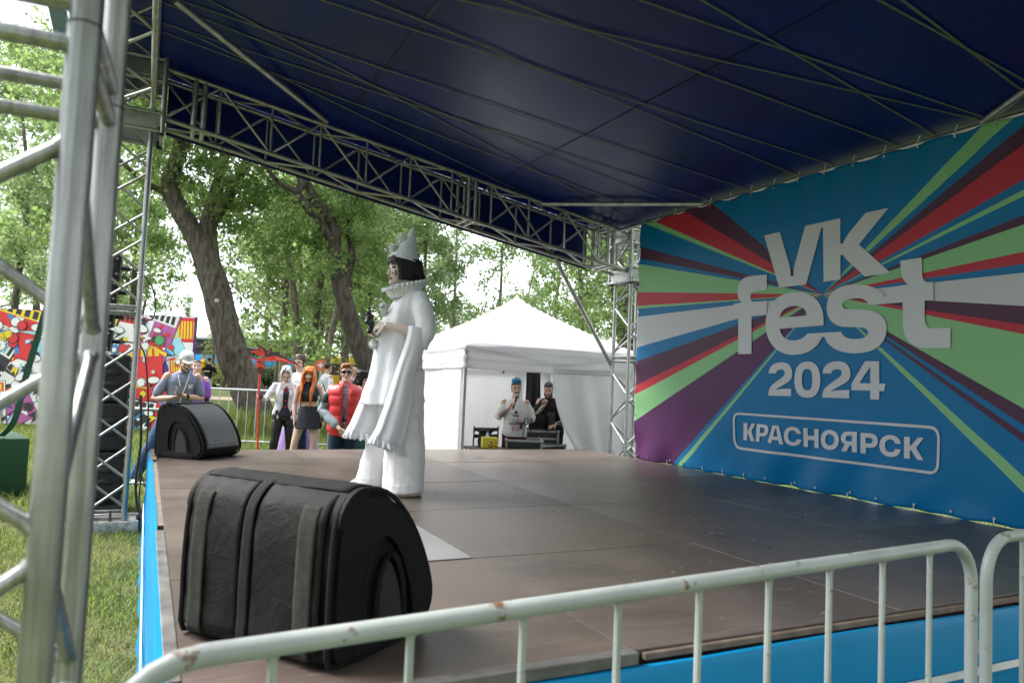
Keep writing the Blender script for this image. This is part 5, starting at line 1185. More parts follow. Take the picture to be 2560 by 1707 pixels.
# tall grass at the foot of the leaning tree
def blades(name, label, pts, h0, h1, m, w=.006, lean=.5):
    N = len(pts); P = np.asarray(pts); h = NP.uniform(h0, h1, N); a = NP.uniform(0, 2 * PI, N); l = NP.uniform(.1, lean, N) * h
    d = np.stack([np.cos(a), np.sin(a), np.zeros(N)], 1); s = np.stack([-np.sin(a), np.cos(a), np.zeros(N)], 1) * w
    up = np.array([0, 0, 1.0]); V = np.empty((N, 5, 3))
    V[:, 0] = P - s; V[:, 1] = P + s; mid = P + up * (h * .6)[:, None] + d * (l * .35)[:, None]
    V[:, 2] = mid + s * .8; V[:, 3] = P + up * h[:, None] * .95 + d * l[:, None]; V[:, 4] = mid - s * .8
    me = bpy.data.meshes.new(name); me.vertices.add(N * 5); me.vertices.foreach_set('co', V.reshape(-1))
    idx = (np.arange(N)[:, None] * 5 + np.array([0, 1, 2, 4, 4, 2, 3])[None]).reshape(-1).astype(np.int32)
    me.loops.add(N * 7); me.loops.foreach_set('vertex_index', idx)
    st = (np.arange(N)[:, None] * 7 + np.array([0, 4])[None]).reshape(-1).astype(np.int32)
    me.polygons.add(N * 2); me.polygons.foreach_set('loop_start', st); me.update(calc_edges=True); me.materials.append(m)
    o = bpy.data.objects.new(name, me); COL.objects.link(o); tag(o, label, 'grass', None, 'stuff'); return o
GRASS = leaf_mat('grass_blades', (.17, .20, .055), (.085, .13, .03), (.26, .33, .08))
GRASSD = leaf_mat('dry_grass_blades', (.32, .29, .16), (.20, .20, .08), (.26, .24, .1))
def scatter(n, x0, x1, y0, y1, keep=None):
    x = NP.uniform(x0, x1, n); y = NP.uniform(y0, y1, n)
    if keep is not None:
        k = keep(x, y); x, y = x[k], y[k]
    z = .011 * np.minimum(np.maximum(0, y - 9), 55)
    return np.stack([x, y, z], 1)
nz_ = lambda x, y: np.sin(x * 3.1 + 1.7 * np.sin(y * 2.3)) + np.sin(y * 2.7 + 1.3 * np.sin(x * 3.7)) + .8 * np.sin(x * 7 + y * 5)
blades('short_grass', 'worn short lawn left of the stage skirt', scatter(52000, -2.6, .06, 1.6, 9.5, lambda x, y: (NP.random(len(x)) < .55 + .25 * nz_(x, y))), .025, .085, GRASS, .0035, 1.6)
blades('dry_grass', 'dry straw coloured grass left of the stage skirt', scatter(42000, -2.6, .06, 1.6, 9.5, lambda x, y: (NP.random(len(x)) < .55 - .3 * nz_(x, y))), .02, .06, GRASSD, .003, 2.2)
blades('lawn_grass', 'green lawn behind the stage', scatter(60000, -3.5, 9, 9.5, 24), .06, .15, GRASS, .008, .8)
blades('banner_grass', 'green grass glimpsed below the banner', scatter(9000, 5.6, 10, 2, 9), .05, .2, GRASS, .006, .8)
tp = scatter(9000, .6, 5.2, 17.6, 21.5, lambda x, y: NP.random(len(x)) < np.exp(-((x - 2.9) ** 2 / 1.6 + (y - 19.2) ** 2 / 1.2)) * 1.4)
blades('tall_grass', 'tall unmown grass round the foot of the leaning tree', tp, .3, .75, GRASS, .012, .6)
tk = NP.normal(0, 1, (1400, 2)); tk = np.stack([-1.05 + .22 * tk[:, 0], 3.3 + .3 * tk[:, 1], np.zeros(1400)], 1)
blades('grass_tuft', 'greener tuft of grass left of the closest tower', tk, .08, .2, GRASS, .005, .9)

# far wood closing the horizon
c = np.concatenate([np.stack([NP.uniform(-60, 130, 1900), NP.uniform(95, 125, 1900), .6 + NP.uniform(0, 1, 1900) ** 1.4 * 6], 1)])
fw = leaves(c, 1.1, 7, .75, 'far_wood', LEAF2, None); tag(fw, 'far wood closing the horizon behind the road', 'wood', None, 'stuff')
# bus and van far behind
bus = thing('bus', 'blue and white coach parked on the far road left of the leaning tree', 'bus', (*at(560, 905, 58).xy, .54), math.radians(-24)); bus.scale = (1.12,) * 3
q = MB(); q.bbox((0, 0, 1.15), (11, 2.5, 1.7), .15); q.build('body', mat('bright_blue_paint', (.02, .30, .62), .35), bus)
q = MB(); q.bbox((0, 0, 2.5), (10.9, 2.45, 1.02), .12); q.build('window_band', mat('dark_glass', (.02, .025, .03), .08, 0, .1), bus)
q = MB(); q.bbox((0, 0, 3.12), (10.8, 2.4, .22), .1); q.build('roof', mat('pale_grey_paint', (.55, .57, .6), .5), bus)
q = MB(); q.box((.5, -1.26, 1.2), (7, .02, .16)); q.box((1.5, -1.26, .85), (5, .02, .1)); q.build('white_stripe', WHITEP, bus, smooth=False)
for x in (-3.6, 3.4):
    q = MB(); q.tube([(x, -1.28, .42), (x, -1.0, .42)], .48, 18); q.build('wheel', BLACKP, bus); q = MB(); q.tube([(x, 1.28, .42), (x, 1.0, .42)], .48, 18); q.build('wheel', BLACKP, bus)
van = thing('food_van', 'yellow food van far behind the crowd between the trees', 'van', (*at(840, 930, 40).xy, .36), math.radians(-20))
YV = mat('yellow_paint', (.70, .42, .03), .4)
q = MB(); q.bbox((0, 0, 1.35), (4.2, 2.0, 1.7), .15); q.build('body', YV, van)
q = MB(); q.bbox((.4, -1.01, 1.55), (1.8, .03, .6), .01); q.build('serving_hatch', mat('dark_opening', (.05, .04, .04), .6), van, smooth=False)
q = MB(); q.bbox((-1.75, -1.0, 1.6), (.5, .04, .5), .01); q.build('window', mat('dark_glass', (.02, .025, .03), .08), van, smooth=False)
for x in (-1.4, 1.4):
    for y in (-.95, .95):
        q = MB(); q.tube([(x, y - .1, .33), (x, y + .1, .33)], .33, 16); q.build('wheel', BLACKP, van)
sg = thing('round_sign', 'round orange sign with a white cross beside the orange haired girl', 'sign', (*at(797, 1000, 19).xy, gz(0, 17)), math.radians(-26))
q = MB(); q.tube([(0, 0, 0), (0, 0, 1.75)], .02, 8); q.build('pole', GALV, sg)
q = MB(); q.tube([(0, -.02, 1.75), (0, .02, 1.75)], .145, 22); q.build('disc', mat('orange_red_paint', (.72, .13, .05), .5), sg)
q = MB(); q.box((0, -.026, 1.75), (.14, .01, .045)); q.box((0, -.027, 1.75), (.045, .01, .14)); q.build('white_cross', WHITEP, sg, smooth=False)
# far barriers
FB = GB
barrier('galvanised barrier behind the cosplayers, stretching left from the scythe', (*at(507, 930, 13.9).xy,), (*at(830, 930, 13.9).xy,), GALV, .11, 1.14, .18, .022, .008, .18, FB, 8)
barrier('galvanised barrier behind the cosplayers, from the orange haired girl to the red vest', (*at(836, 930, 13.9).xy,), (*at(1160, 930, 13.9).xy,), GALV, .11, 1.14, .18, .022, .008, .18, FB, 8)
barrier('galvanised barrier the man in the cap leans on, seen end on', (*at(432, 930, 11.2).xy,), (*at(474, 930, 13.6).xy,), GALV, .03, 1.12, .16, .02, .008, .18, FB, 8)
barrier('galvanised barrier under the black bag beside the purple shirt', (*at(426, 930, 10.7).xy,), (*at(482, 930, 12.9).xy,), GALV, .03, 1.0, .16, .02, .008, .18, FB, 8)
barrier('galvanised barrier standing between the tower foot and the man in the cap', (-.95, 10.2), (.62, 9.75), GALV, .01, 1.08, .3, .02, .008, .2, FB, 8)
barrier('galvanised barrier in front of the poster wall at the far left', (-4.4, 15.2), (-2.0, 13.9), GALV, .06, 1.1, .18, .02, .008, .2, FB, 8)
# ------------------------------------------------------------------ people
def skin_mat(name, c, c2): 
    m = mat(name, c, .5, 0, .1, 6, .05, 200, .4, col2=c2); t, b = nodes_of(m); b.inputs['Subsurface Weight'].default_value = .08; b.inputs['Subsurface Radius'].default_value = (.01, .004, .002); return m
SKIN = skin_mat('skin_fair', (.56, .36, .27), (.50, .30, .22)); SKINW = skin_mat('skin_powdered', (.66, .55, .49), (.60, .47, .42)); SKINP = skin_mat('skin_pale', (.60, .42, .34), (.54, .36, .29))
LIPS = mat('lips', (.40, .14, .13), .45); LIPSR = mat('lips_dark', (.22, .06, .06), .45); EYE = mat('eye_dark', (.02, .015, .012), .2); EYEW = mat('eye_white', (.7, .68, .66), .3)
def hairm(name, c): return mat(name, c, .38, 0, .5, 40, .3, 150, .5)
HBLK = mat('black_hair', (.004, .004, .004), .42, 0, .5, 40, .25, 150, .25); HBRN = hairm('brown_hair', (.05, .028, .016)); HRED = hairm('auburn_hair', (.26, .075, .022)); HORG = hairm('orange_hair', (.62, .16, .015))
HWHT = hairm('white_hair', (.66, .68, .70)); HBLU = hairm('teal_hair', (.0, .16, .30)); HBLO = hairm('blond_hair', (.34, .20, .09)); HDRK = hairm('dark_brown_hair', (.022, .014, .010))
def clothm(name, c, rough=.8, **k): return mat(name, c, rough, 0, k.pop('var', .1), k.pop('scale', 7), k.pop('bump', .55), k.pop('bscale', 20), k.pop('spec', .25), **k)
def facecam(x, y, extra=0.0):
    d = Vector((-x, -y)).normalized(); return math.atan2(d.x, -d.y) + extra
SL = [(-.112, .018, -.078, -.045), (-.095, .034, -.089, -.03), (-.07, .046, -.091, .0), (-.04, .055, -.088, .035), (-.01, .062, -.086, .062), (.015, .066, -.083, .078), (.045, .069, -.088, .088), (.075, .066, -.080, .088), (.095, .054, -.062, .075), (.112, .030, -.03, .045), (.117, .008, -.005, .015)]
def head(q, c, R, s, fem=0):
    st = len(q.v); rs = []
    for z, w, yf, yb in SL:
        w2 = w * (.95 if fem and z < -.02 else 1); ring = []
        for k in range(22):
            a = 2 * PI * k / 22; x = w2 * math.cos(a); sn = math.sin(a)
            y = (yf if sn < 0 else yb) * abs(sn) ** .88 if z < .11 else (yf if sn < 0 else yb) * abs(sn)
            yo = 0 if z > -.09 else 0
            ring.append(Vector((x, y + yo, z)))
        rs.append(ring)
    q.rings(rs)
    q.tube([(0, -.082, .018), (0, -.094, -.012), (0, -.104, -.034)], [.006, .0085, .0125], 10, True)
    for sx in (-1, 1):
        q.ell((sx * .010, -.094, -.040), (.008, .009, .007), 8, 6); q.ell((sx * .030, -.083, .034), (.024, .010, .007), 10, 6)
        q.ell((sx * .031, -.074, .010), (.014, .0125, .011), 10, 8); q.ell((sx * .036, -.072, -.028), (.022, .016, .022), 10, 8)
        q.ell((sx * .068, .014, -.004), (.009, .018, .031), 10, 8, Matrix.Rotation(-sx * .3, 3, 'Z'))
    q.ell((0, -.0905, -.064), (.024, .0085, .006), 10, 6); q.ell((0, -.090, -.074), (.021, .009, .006), 10, 6); q.ell((0, -.088, -.100), (.019, .012, .012), 10, 6)
    M = Matrix.Translation(c) @ R.to_4x4() @ Matrix.Scale(s, 4); q.xform(M, st)
    return M
def hand(q, wrist, d, pn, s=1.0, curl=.5, side=1, mi=0, grip=0.0):
    """palm, four fingers with bends, thumb; d along the hand, pn palm normal (towards which fingers curl)"""
    d = Vector(d).normalized(); pn = Vector(pn); pn = (pn - d * pn.dot(d)).normalized(); w = d.cross(pn) * side; W = Vector(wrist)
    rs = []
    for t, hw, th in ((-.02, .024, .019), (.0, .026, .018), (.025, .034, .016), (.055, .041, .014), (.080, .041, .012), (.090, .037, .009)):
        c = W + d * t * s; rs.append([c + (w * hw * math.cos(a) + pn * th * math.sin(a)) * s for a in [2 * PI * k / 14 for k in range(14)]])
    q.rings(rs, mi=mi)
    for i, (L, off) in enumerate(((.070, .030), (.078, .0105), (.073, -.010), (.057, -.029))):
        p = W + (d * .078 + w * off) * s; ang = curl * .35; pts = [p]; dd = d
        for j, f in enumerate((.46, .30, .24)):
            ang = curl * (.55, 1.25, 1.75)[j] + grip * (0, .1, .1)[j] + .04 * i
            dd = d * math.cos(ang) + pn * math.sin(ang) + w * (off * 1.2 * (1 - curl))
            pts.append(pts[-1] + dd.normalized() * L * f * s)
        q.tube(pts, [.0088 * s, .0084 * s, .0078 * s, .0064 * s], 8, True, mi=mi)
    p = W + (d * .028 + w * .030) * s; t1 = (d * .62 + w * .70 + pn * .35).normalized(); t2 = (d * .85 + w * (.25 - .3 * curl) + pn * (.25 + .45 * curl)).normalized()
    q.tube([p - t1 * .012 * s, p + t1 * .035 * s, p + t1 * .035 * s + t2 * .030 * s, p + t1 * .035 * s + t2 * .054 * s], [.013 * s, .0115 * s, .0098 * s, .0075 * s], 8, True, mi=mi)
TOR = [(.462, .070, .055, .008), (.50, .092, .066, .010), (.54, .096, .066, .008), (.60, .084, .058, .0), (.66, .083, .058, -.004), (.72, .092, .064, -.002), (.77, .100, .064, .002), (.80, .098, .056, .006), (.825, .072, .044, .010), (.845, .038, .036, .010)]
TORF = [(.462, .072, .058, .008), (.50, .095, .070, .012), (.54, .097, .068, .010), (.60, .074, .054, .0), (.64, .070, .052, -.002), (.70, .080, .066, -.010), (.735, .086, .070, -.012), (.77, .086, .058, .0), (.80, .082, .050, .006), (.825, .060, .040, .010), (.845, .033, .033, .010)]
class Fig:
    def __init__(s, name, label, loc, rz, h, fem=0, skin=SKIN, lips=LIPS, brow=HBRN, lean=(0, 0), headrot=(0, 0, 0), group=None, bulk=1.0, hs=1.0, cat='person', headoff=(0, 0, 0), **J):
        s.t = thing(name, label, cat, loc, rz, group); s.h = h; s.fem = fem; s.skin = skin; s.bulk = bulk
        s.lean = lean; s.mats = [skin, lips, EYE, brow]; s.J = {}
        w = .096 if fem else .103
        D = dict(hl=(.052, .006, .512), kl=(.056, -.010, .28), al=(.058, .012, .048), sl=(w, .006, .808), el=(w + .028, .022, .635), wl=(w + .036, -.03, .482))
        for k, v in list(D.items()): D[k[0] + 'r'] = (-v[0], v[1], v[2])
        for k, v in D.items():
            v = Vector(v) * h
            if k[0] in 'sew': v = v + s.off(v.z / h)
            s.J[k] = v
        for k, v in J.items():
            if k in s.J: s.J[k] = Vector(v) * h
        s.hc = Vector((0, -.012, .930)) * h + s.off(.93) + Vector(headoff)
        s.HR = Matrix.Rotation(headrot[2], 3, 'Y') @ Matrix.Rotation(headrot[0], 3, 'Z') @ Matrix.Rotation(headrot[1], 3, 'X'); s.hscale = h / 1.70 * hs
        s.extra = MB(); s.hands = []
    def off(s, z):
        f = max(0, (z - .50)) / .32; return Vector((s.lean[0] * f, s.lean[1] * f, 0)) * s.h
    def ring(s, z, rx, ry, cy, e=0.0, n=24):
        c = s.off(z); return [Vector(((rx * s.h * s.bulk + e) * math.cos(a) + c.x, cy * s.h + (ry * s.h * s.bulk + e) * math.sin(a) + c.y, z * s.h)) for a in [2 * PI * k / n for k in range(n)]]
    def rings_between(s, z0, z1, e=0.0):
        T = TORF if s.fem else TOR; zs = sorted(set([z0, z1] + [t[0] for t in T if z0 < t[0] < z1])); A = np.array(T)
        return [s.ring(z, *[float(np.interp(z, A[:, 0], A[:, k])) for k in (1, 2, 3)], e=(e(z) if callable(e) else e)) for z in zs]
    def body(s, voxel=.0065, legs=True):
        q = MB(); h = s.h; b = s.bulk; T = TORF if s.fem else TOR
        q.rings([s.ring(*t) for t in T])
        J = s.J; f = .93 if s.fem else 1.0
        for k in 'lr':
            S, E, W = J['s' + k], J['e' + k], J['w' + k]
            q.tube([S, S.lerp(E, .35), E, E.lerp(W, .35), W], [.030 * h * b, .028 * h * b * f, .0235 * h * f, .024 * h * f, .0155 * h * f], 12, True)
            if legs:
                H_, K, A = J['h' + k], J['k' + k], J['a' + k]
                q.tube([H_ + Vector((0, 0, .01 * h)), H_.lerp(K, .35), K, K.lerp(A, .35), A], [.053 * h * b, .049 * h * b, .033 * h, .032 * h, .020 * h], 14, True)
                q.tube([A + Vector((0, .02 * h, -.022 * h)), A + Vector((0, -.03 * h, -.026 * h)), A + Vector((0, -.085 * h, -.034 * h))], [.020 * h, .022 * h, .014 * h], 10, True)
        nb = Vector((0, .012, .835)) * h + s.off(.835)
        q.tube([nb, nb.lerp(s.hc, .5), s.hc + s.HR @ Vector((0, .02, -.04)) * s.hscale], [.036 * h * f, .032 * h * f, .033 * h * f], 14, True)
        s.M = head(q, s.hc, s.HR, s.hscale, s.fem); Mi = s.M.inverted()
        def reg(c):
            p = Mi @ c
            if p.y < -.055 and abs(p.z) < .12:
                ax = abs(p.x)
                if ((ax - .031) / .0165) ** 2 + ((p.z - .010) / .0075) ** 2 < 1: return 2
                if .010 < ax < .052 and abs(p.z - .034 + (ax - .03) * .12) < .0052: return 3
                if (p.x / .026) ** 2 + ((p.z + .069) / .0105) ** 2 < 1 and p.y < -.08: return 1
            return s.custom(p) if hasattr(s, 'custom') else 0
        s.bodyobj = solid(q, 'body', s.mats, s.t, voxel, 3, None, reg, s.extra)
        return s
    def addhand(s, k, d, pn, curl=.5, mi=0, q=None, off=0.0):
        d = Vector(d).normalized(); hand(q if q is not None else s.extra, s.J['w' + k] + d * off, d, pn, s.h / 1.75 * (.93 if s.fem else 1), curl, 1 if k == 'l' else -1, mi)
    def top(s, name, m, hem, neck=.842, e=.014, sl=.5, se=.016, voxel=.0075, disp=None, sleeves=True, sr=None, mats=None, region=None, arms='lr'):
        q = MB(); q.rings(s.rings_between(hem, neck, e)); h = s.h
        if sleeves:
            for k in arms:
                S, E, W = s.J['s' + k], s.J['e' + k], s.J['w' + k]; f = .93 if s.fem else 1.0
                if sl <= .5: pts = [S, S.lerp(E, .5), S.lerp(E, sl * 2)]; r = [.031 * h + se * .3, .029 * h * f + se * .9, .0275 * h * f + se]
                else: pts = [S, S.lerp(E, .5), E, E.lerp(W, .5 * (sl - .5) * 2), E.lerp(W, (sl - .5) * 2)]; r = [.031 * h + se * .3, .029 * h * f + se * .85, .026 * h * f + se, .024 * h * f + se * .9, .020 * h * f + se * .8]
                if sr: r = [a * b for a, b in zip(r, sr)]
                sg = 1 if S.x > 0 else -1
                pts = [S + Vector((-sg * .030 * h, 0, -.012 * h))] + [S.lerp(E, .12) + Vector((-sg * .004 * h, 0, -.004 * h))] + pts[1:]; r = [r[0] * .82, r[0] * .95] + r[1:]
                q.tube(pts, r, 14, True)
        d = disp or (lambda c: .006 * fbm(c, 7) + .004 * fbm((c.x * 4, c.y * 4, c.z * 1.4), 4))
        return solid(q, name, mats or m, s.t, voxel, 4, d, region)
    def legs(s, name, m, waist=.60, ankle=.05, r=(.058, .053, .040, .040, .036), e=.010, voxel=.0075, disp=None, crotch=.462):
        q = MB(); h = s.h; q.rings(s.rings_between(crotch, waist, e))
        for k in 'lr':
            H_, K, A = s.J['h' + k], s.J['k' + k], s.J['a' + k]; B = K + (A - K) * ((.28 - ankle) / (.28 - .048))
            q.tube([H_ + Vector((0, 0, .01 * h)), H_.lerp(K, .4), K, K.lerp(B, .5), B], [x * h * s.bulk for x in r], 16)
        d = disp or (lambda c: .005 * fbm(c, 6) + .004 * fbm((c.x * 3, c.y * 3, c.z * 12), 1.2))
        return solid(q, name, m, s.t, voxel, 3, d)
    def shoes(s, m, name='shoe'):
        h = s.h
        for k in 'lr':
            A = s.J['a' + k]; q = MB(); q.tube([Vector((A.x, A.y + .024 * h, .020 * h)), Vector((A.x, A.y - .02 * h, .024 * h)), Vector((A.x, A.y - .065 * h, .020 * h)), Vector((A.x, A.y - .10 * h, .016 * h))], [.022 * h, .026 * h, .027 * h, .018 * h], 12, True)
            for i, v in enumerate(q.v): q.v[i] = (v[0], v[1], max(v[2], .001))
            q.build(name, m, s.t)
    def hp(s, x, y, z): return s.M @ Vector((x, y, z))
    def cap_hair(s, m, thick=.012, back=-.05, front=.055, side=-.03, top=.0, disp=.006, fs=22, volume=(1, 1, 1), extra=None, name='hair', voxel=.006):
        """short hair: skull shell with a front hair line"""
        q = MB(); rs = []
        for z, w, yf, yb in SL:
            if z < min(back, side) - .02: continue
            f = max(0, min(1, (z - side) / .03)); yfr = yf if z > front else -.045 + (.025 if z < side + .02 else 0)
            ring = []
            for k in range(24):
                a = 2 * PI * k / 24; sn = math.sin(a); t = thick * (1.0 if z > .05 else .7)
                x = (w + t * volume[0]) * math.cos(a); y = ((yfr - t * volume[1] * (1 if z > front else 0)) if sn < 0 else (yb + t * volume[1])) * abs(sn) ** .9
                ring.append(Vector((x, y, z + (t * volume[2] + top if z > .09 else 0))))
            rs.append(ring)
        q.rings(rs)
        if extra: extra(q)
        q.xform(s.M)
        return solid(q, name, m, s.t, voxel, 3, lambda c: disp * fbm(c, fs))
    def lock(s, q, pts, r, n=9, flat=.5): 
        q.tube([s.hp(*p) for p in pts], r, n, True, flat=((s.HR @ Vector((0, 1, 0))), flat))
def band(q, ctr, rx, ry, z0, z1, waves, amp, e=.004, n=160, R=None, tilt=0.0):
    """pleated ruffle ring"""
    rs = []
    for k in range(5):
        t = k / 4; ring = []
        for i in range(n):
            a = 2 * PI * i / n; w = amp * t * math.sin(waves * a + .8 * math.sin(3 * a)); zz = z0 + (z1 - z0) * t + amp * .5 * t * math.cos(waves * a * 1.0 + .5)
            x = (rx[0] + (rx[1] - rx[0]) * t + w) * math.cos(a); y = (ry[0] + (ry[1] - ry[0]) * t + w) * math.sin(a)
            ring.append(Vector((x, y, zz + tilt * y)) + Vector(ctr))
        rs.append(ring)
    q.rings(rs, cap=False)

# ---- the white clown on stage (faces the open left front, local -y = world -x)
PX, PY = 1.785, 5.40
PW = clothm('white_satin_cotton', (.84, .85, .89), .6, var=.03, bump=.28, bscale=9, spec=.35, trans=.18); PT = clothm('white_denim', (.80, .805, .80), .85, var=.05, bump=.4, bscale=13)
pf = Fig('person', 'performer in white clown costume with pointed hat and black bob, standing on stage', (PX, PY, SH), -PI / 2, 1.74, 1, SKINW, LIPSR, HBLK, headrot=(0.06, .06, 0), hs=1.02, bulk=.80)
h = pf.h; V = lambda *a: Vector(a)
pf.J.update(sl=V(.165, .03, 1.42), el=V(.215, .02, 1.185), wl=V(.125, -.215, 1.243), sr=V(-.165, .03, 1.42), er=V(-.20, -.03, 1.13), wr=V(-.03, -.225, 1.165),
            hl=V(.085, .03, .88), kl=V(.13, -.02, .47), al=V(.16, .02, .075), hr=V(-.085, .02, .88), kr=V(-.17, -.13, .47), ar=V(-.24, -.16, .075))
pf.hc = V(0, -.085, 1.685)
pf.addhand('l', (-.55, -.83, -.12), (-.6, .2, -.6), 1.05); pf.addhand('r', (.35, -.92, .05), (.3, -.1, .9), .95)
def clown_face(p):   # black tear under the eye
    if p.y < -.05 and abs(p.x) > .02 and ((abs(p.x) - .038) / .0075) ** 2 + ((p.z + .032) / .015) ** 2 < 1: return 2
    return 0
pf.custom = clown_face
pf.body(.005)
q = MB()   # tunic
for_z = [(1.555, -.025, .085, .085), (1.525, -.005, .135, .100), (1.46, .0, .175, .118), (1.36, -.025, .165, .145), (1.28, -.055, .155, .175), (1.12, -.075, .150, .175), (.90, -.085, .18, .195), (.75, -.095, .21, .222), (.668, -.095, .225, .240)]
rs = []
for z, cy, rx, ry in for_z:
    ring = []
    for k in range(64):
        a = 2 * PI * k / 64; f = max(0, min(1, (1.35 - z) / .5)); w = 1 + f * .05 * math.sin(a * 9 + 1.2 * math.sin(a * 2)) 
        ring.append(V(rx * w * math.cos(a), cy + ry * w * math.sin(a), z + (.012 * math.sin(a) if z < .7 else 0)))
    rs.append(ring)
q.rings(rs)
for sx in (1, -1):
    q.tube([V(sx * .115, .02, 1.475), V(sx * .180, .03, 1.39), V(sx * .210, .052, 1.28), V(sx * .222, .050, 1.18), V(sx * .22, .02, 1.08)], [.066, .076, .082, .078, .05], 16)
cl_d = lambda c: .011 * fbm((c.x * 7, c.y * 7, c.z * 1.1), 1.3) + .004 * fbm((c.x * 9, c.y * 9 + c.z * 5, c.z * 5), 1.3)
solid(q, 'tunic', PW, pf.t, .0075, 3, cl_d)
for sx in (1, -1):   # wide bell sleeves hanging from the elbows
    rs = []; N = 80; lv = 22
    if sx > 0: F = [(0, (-.068, 1.245), (.075, 1.22)), (.12, (-.085, 1.14), (.045, 1.10)), (.35, (-.16, .90), (-.03, .88)), (.6, (-.225, .68), (-.042, .68)), (.85, (-.285, .50), (-.085, .44)), (1, (-.315, .445), (-.115, .36))]
    else: F = [(0, (-.14, 1.22), (.02, 1.22)), (.12, (-.17, 1.12), (.0, 1.12)), (.35, (-.235, .88), (-.03, .88)), (.6, (-.305, .67), (-.08, .67)), (.85, (-.37, .50), (-.125, .48)), (1, (-.398, .45), (-.16, .42))]
    for k in range(lv + 1):
        t = k / lv; fy = np.interp(t, [f[0] for f in F], [f[1][0] for f in F]); fz = np.interp(t, [f[0] for f in F], [f[1][1] for f in F]); by = np.interp(t, [f[0] for f in F], [f[2][0] for f in F]); bz = np.interp(t, [f[0] for f in F], [f[2][1] for f in F])
        cx = (.215 + .04 * min(1, t * 1.6)) if sx > 0 else .17; hw = .052 + .022 * t; ring = []
        for i in range(N):
            a = 2 * PI * i / N; u = .5 - .5 * math.cos(a); wv = t * (.011 * math.sin(u * 15 + 1.5 * math.sin(u * 5) + (0 if math.sin(a) > 0 else 2)) )
            y = fy + (by - fy) * u; z = fz + (bz - fz) * u
            x = cx + hw * math.copysign(abs(math.sin(a)) ** .6, math.sin(a)) + wv
            ring.append(V(sx * x, y, z))
        rs.append(ring)
    q = MB(); q.rings(rs, cap=False)
    # ruffle along the hem
    last = rs[-1]; rows = [last]
    for k in range(1, 5):
        t = k / 4; row = []
        for i in range(N * 1):
            p = last[i]; c = V(sx * .24, -.215 if sx > 0 else -.28, .42); out = (p - c); out.z = 0
            w = .030 * t * math.sin(i * 2 * PI / N * 17); row.append(p + out.normalized() * (.010 * t + w) + V(0, 0, -.055 * t + .012 * t * math.cos(i * 2 * PI / N * 17)))
        rows.append(row)
    q.rings(rows, cap=False)
    o = q.build('bell_sleeve', PW, pf.t, auto=False); md = o.modifiers.new('s', 'SUBSURF'); md.levels = 1; md.render_levels = 1; md = o.modifiers.new('t', 'SOLIDIFY'); md.thickness = .004
q = MB()   # wide trousers
def legr(L):
    rs = []
    for z, cx, cy, rx, ry in L:
        rs.append([V(cx + rx * math.cos(a) * (1 + .03 * math.sin(a * 5 + z * 3)), cy + ry * math.sin(a), z) for a in [2 * PI * k / 40 for k in range(40)]])
    q.rings(rs)
q.rings([[V(.165 * math.cos(a), .0 + .105 * math.sin(a), z) for a in [2 * PI * k / 32 for k in range(32)]] for z in (.80, .95, 1.05)])
legr([(.92, .085, .0, .100, .105), (.75, .10, -.015, .10, .118), (.5, .13, -.035, .105, .142), (.25, .15, -.035, .115, .15), (.03, .16, -.038, .125, .150)])
legr([(.92, -.085, -.01, .105, .13), (.75, -.11, -.04, .105, .13), (.5, -.17, -.085, .10, .13), (.25, -.21, -.115, .11, .135), (.03, -.24, -.15, .12, .14)])
solid(q, 'wide_trousers', PT, pf.t, .0075, 3, lambda c: .009 * fbm((c.x * 7, c.y * 7, c.z * 1.6), 1.3) + .006 * fbm((c.x * 3, c.y * 3, c.z * 9 + c.y * 6), 1.2))
q = MB()
for z in (.085,):
    for cx, cy, rx, ry in ((.158, -.038, .1265, .1515), (-.232, -.142, .1205, .141)):
        q.tube([V(cx + rx * math.cos(2 * PI * k / 48), cy + ry * math.sin(2 * PI * k / 48), z) for k in range(49)], .0022, 5)
q.build('hem_stitching', PT, pf.t)
SHW = mat('white_sneaker', (.70, .68, .62), .55, 0, .1, 10)
for cx, ya, yb in ((.165, .10, -.17), (-.25, -.08, -.335)):
    q = MB(); q.tube([V(cx, ya - .02, .045), V(cx, ya - .08, .05), V(cx, (ya + yb) / 2, .045), V(cx, yb + .06, .038), V(cx, yb + .025, .030)], [.036, .042, .043, .040, .028], 14, True)
    for i, v in enumerate(q.v): q.v[i] = (v[0], v[1], max(v[2], .012))
    q.build('shoe', SHW, pf.t); q = MB(); q.rings([[V(cx + .044 * math.cos(a), (ya + yb) / 2 + (ya - yb) / 2 * 1.02 * math.sin(a), z) for a in [2 * PI * k / 24 for k in range(24)]] for z in (.001, .022)]); q.build('shoe_sole', mat('cream_rubber', (.55, .47, .35), .7), pf.t)
# ruff collar, two tiers
q = MB(); band(q, (0, -.052, 1.475), (.100, .150), (.10, .158), .0, .085, 22, .007, tilt=.22); band(q, (0, -.052, 1.49), (.100, .158), (.10, .164), .0, .085, 26, .014, tilt=.26)
band(q, (0, -.050, 1.55), (.088, .160), (.092, .166), .035, .0, 30, .013, tilt=.24)
o = q.build('ruff_collar', PW, pf.t, auto=False); md = o.modifiers.new('t', 'SOLIDIFY'); md.thickness = .003
q = MB(); q.tube([V(0, -.06, 1.47), V(0, -.058, 1.54)], [.10, .088], 20); q.build('collar_band', PW, pf.t)
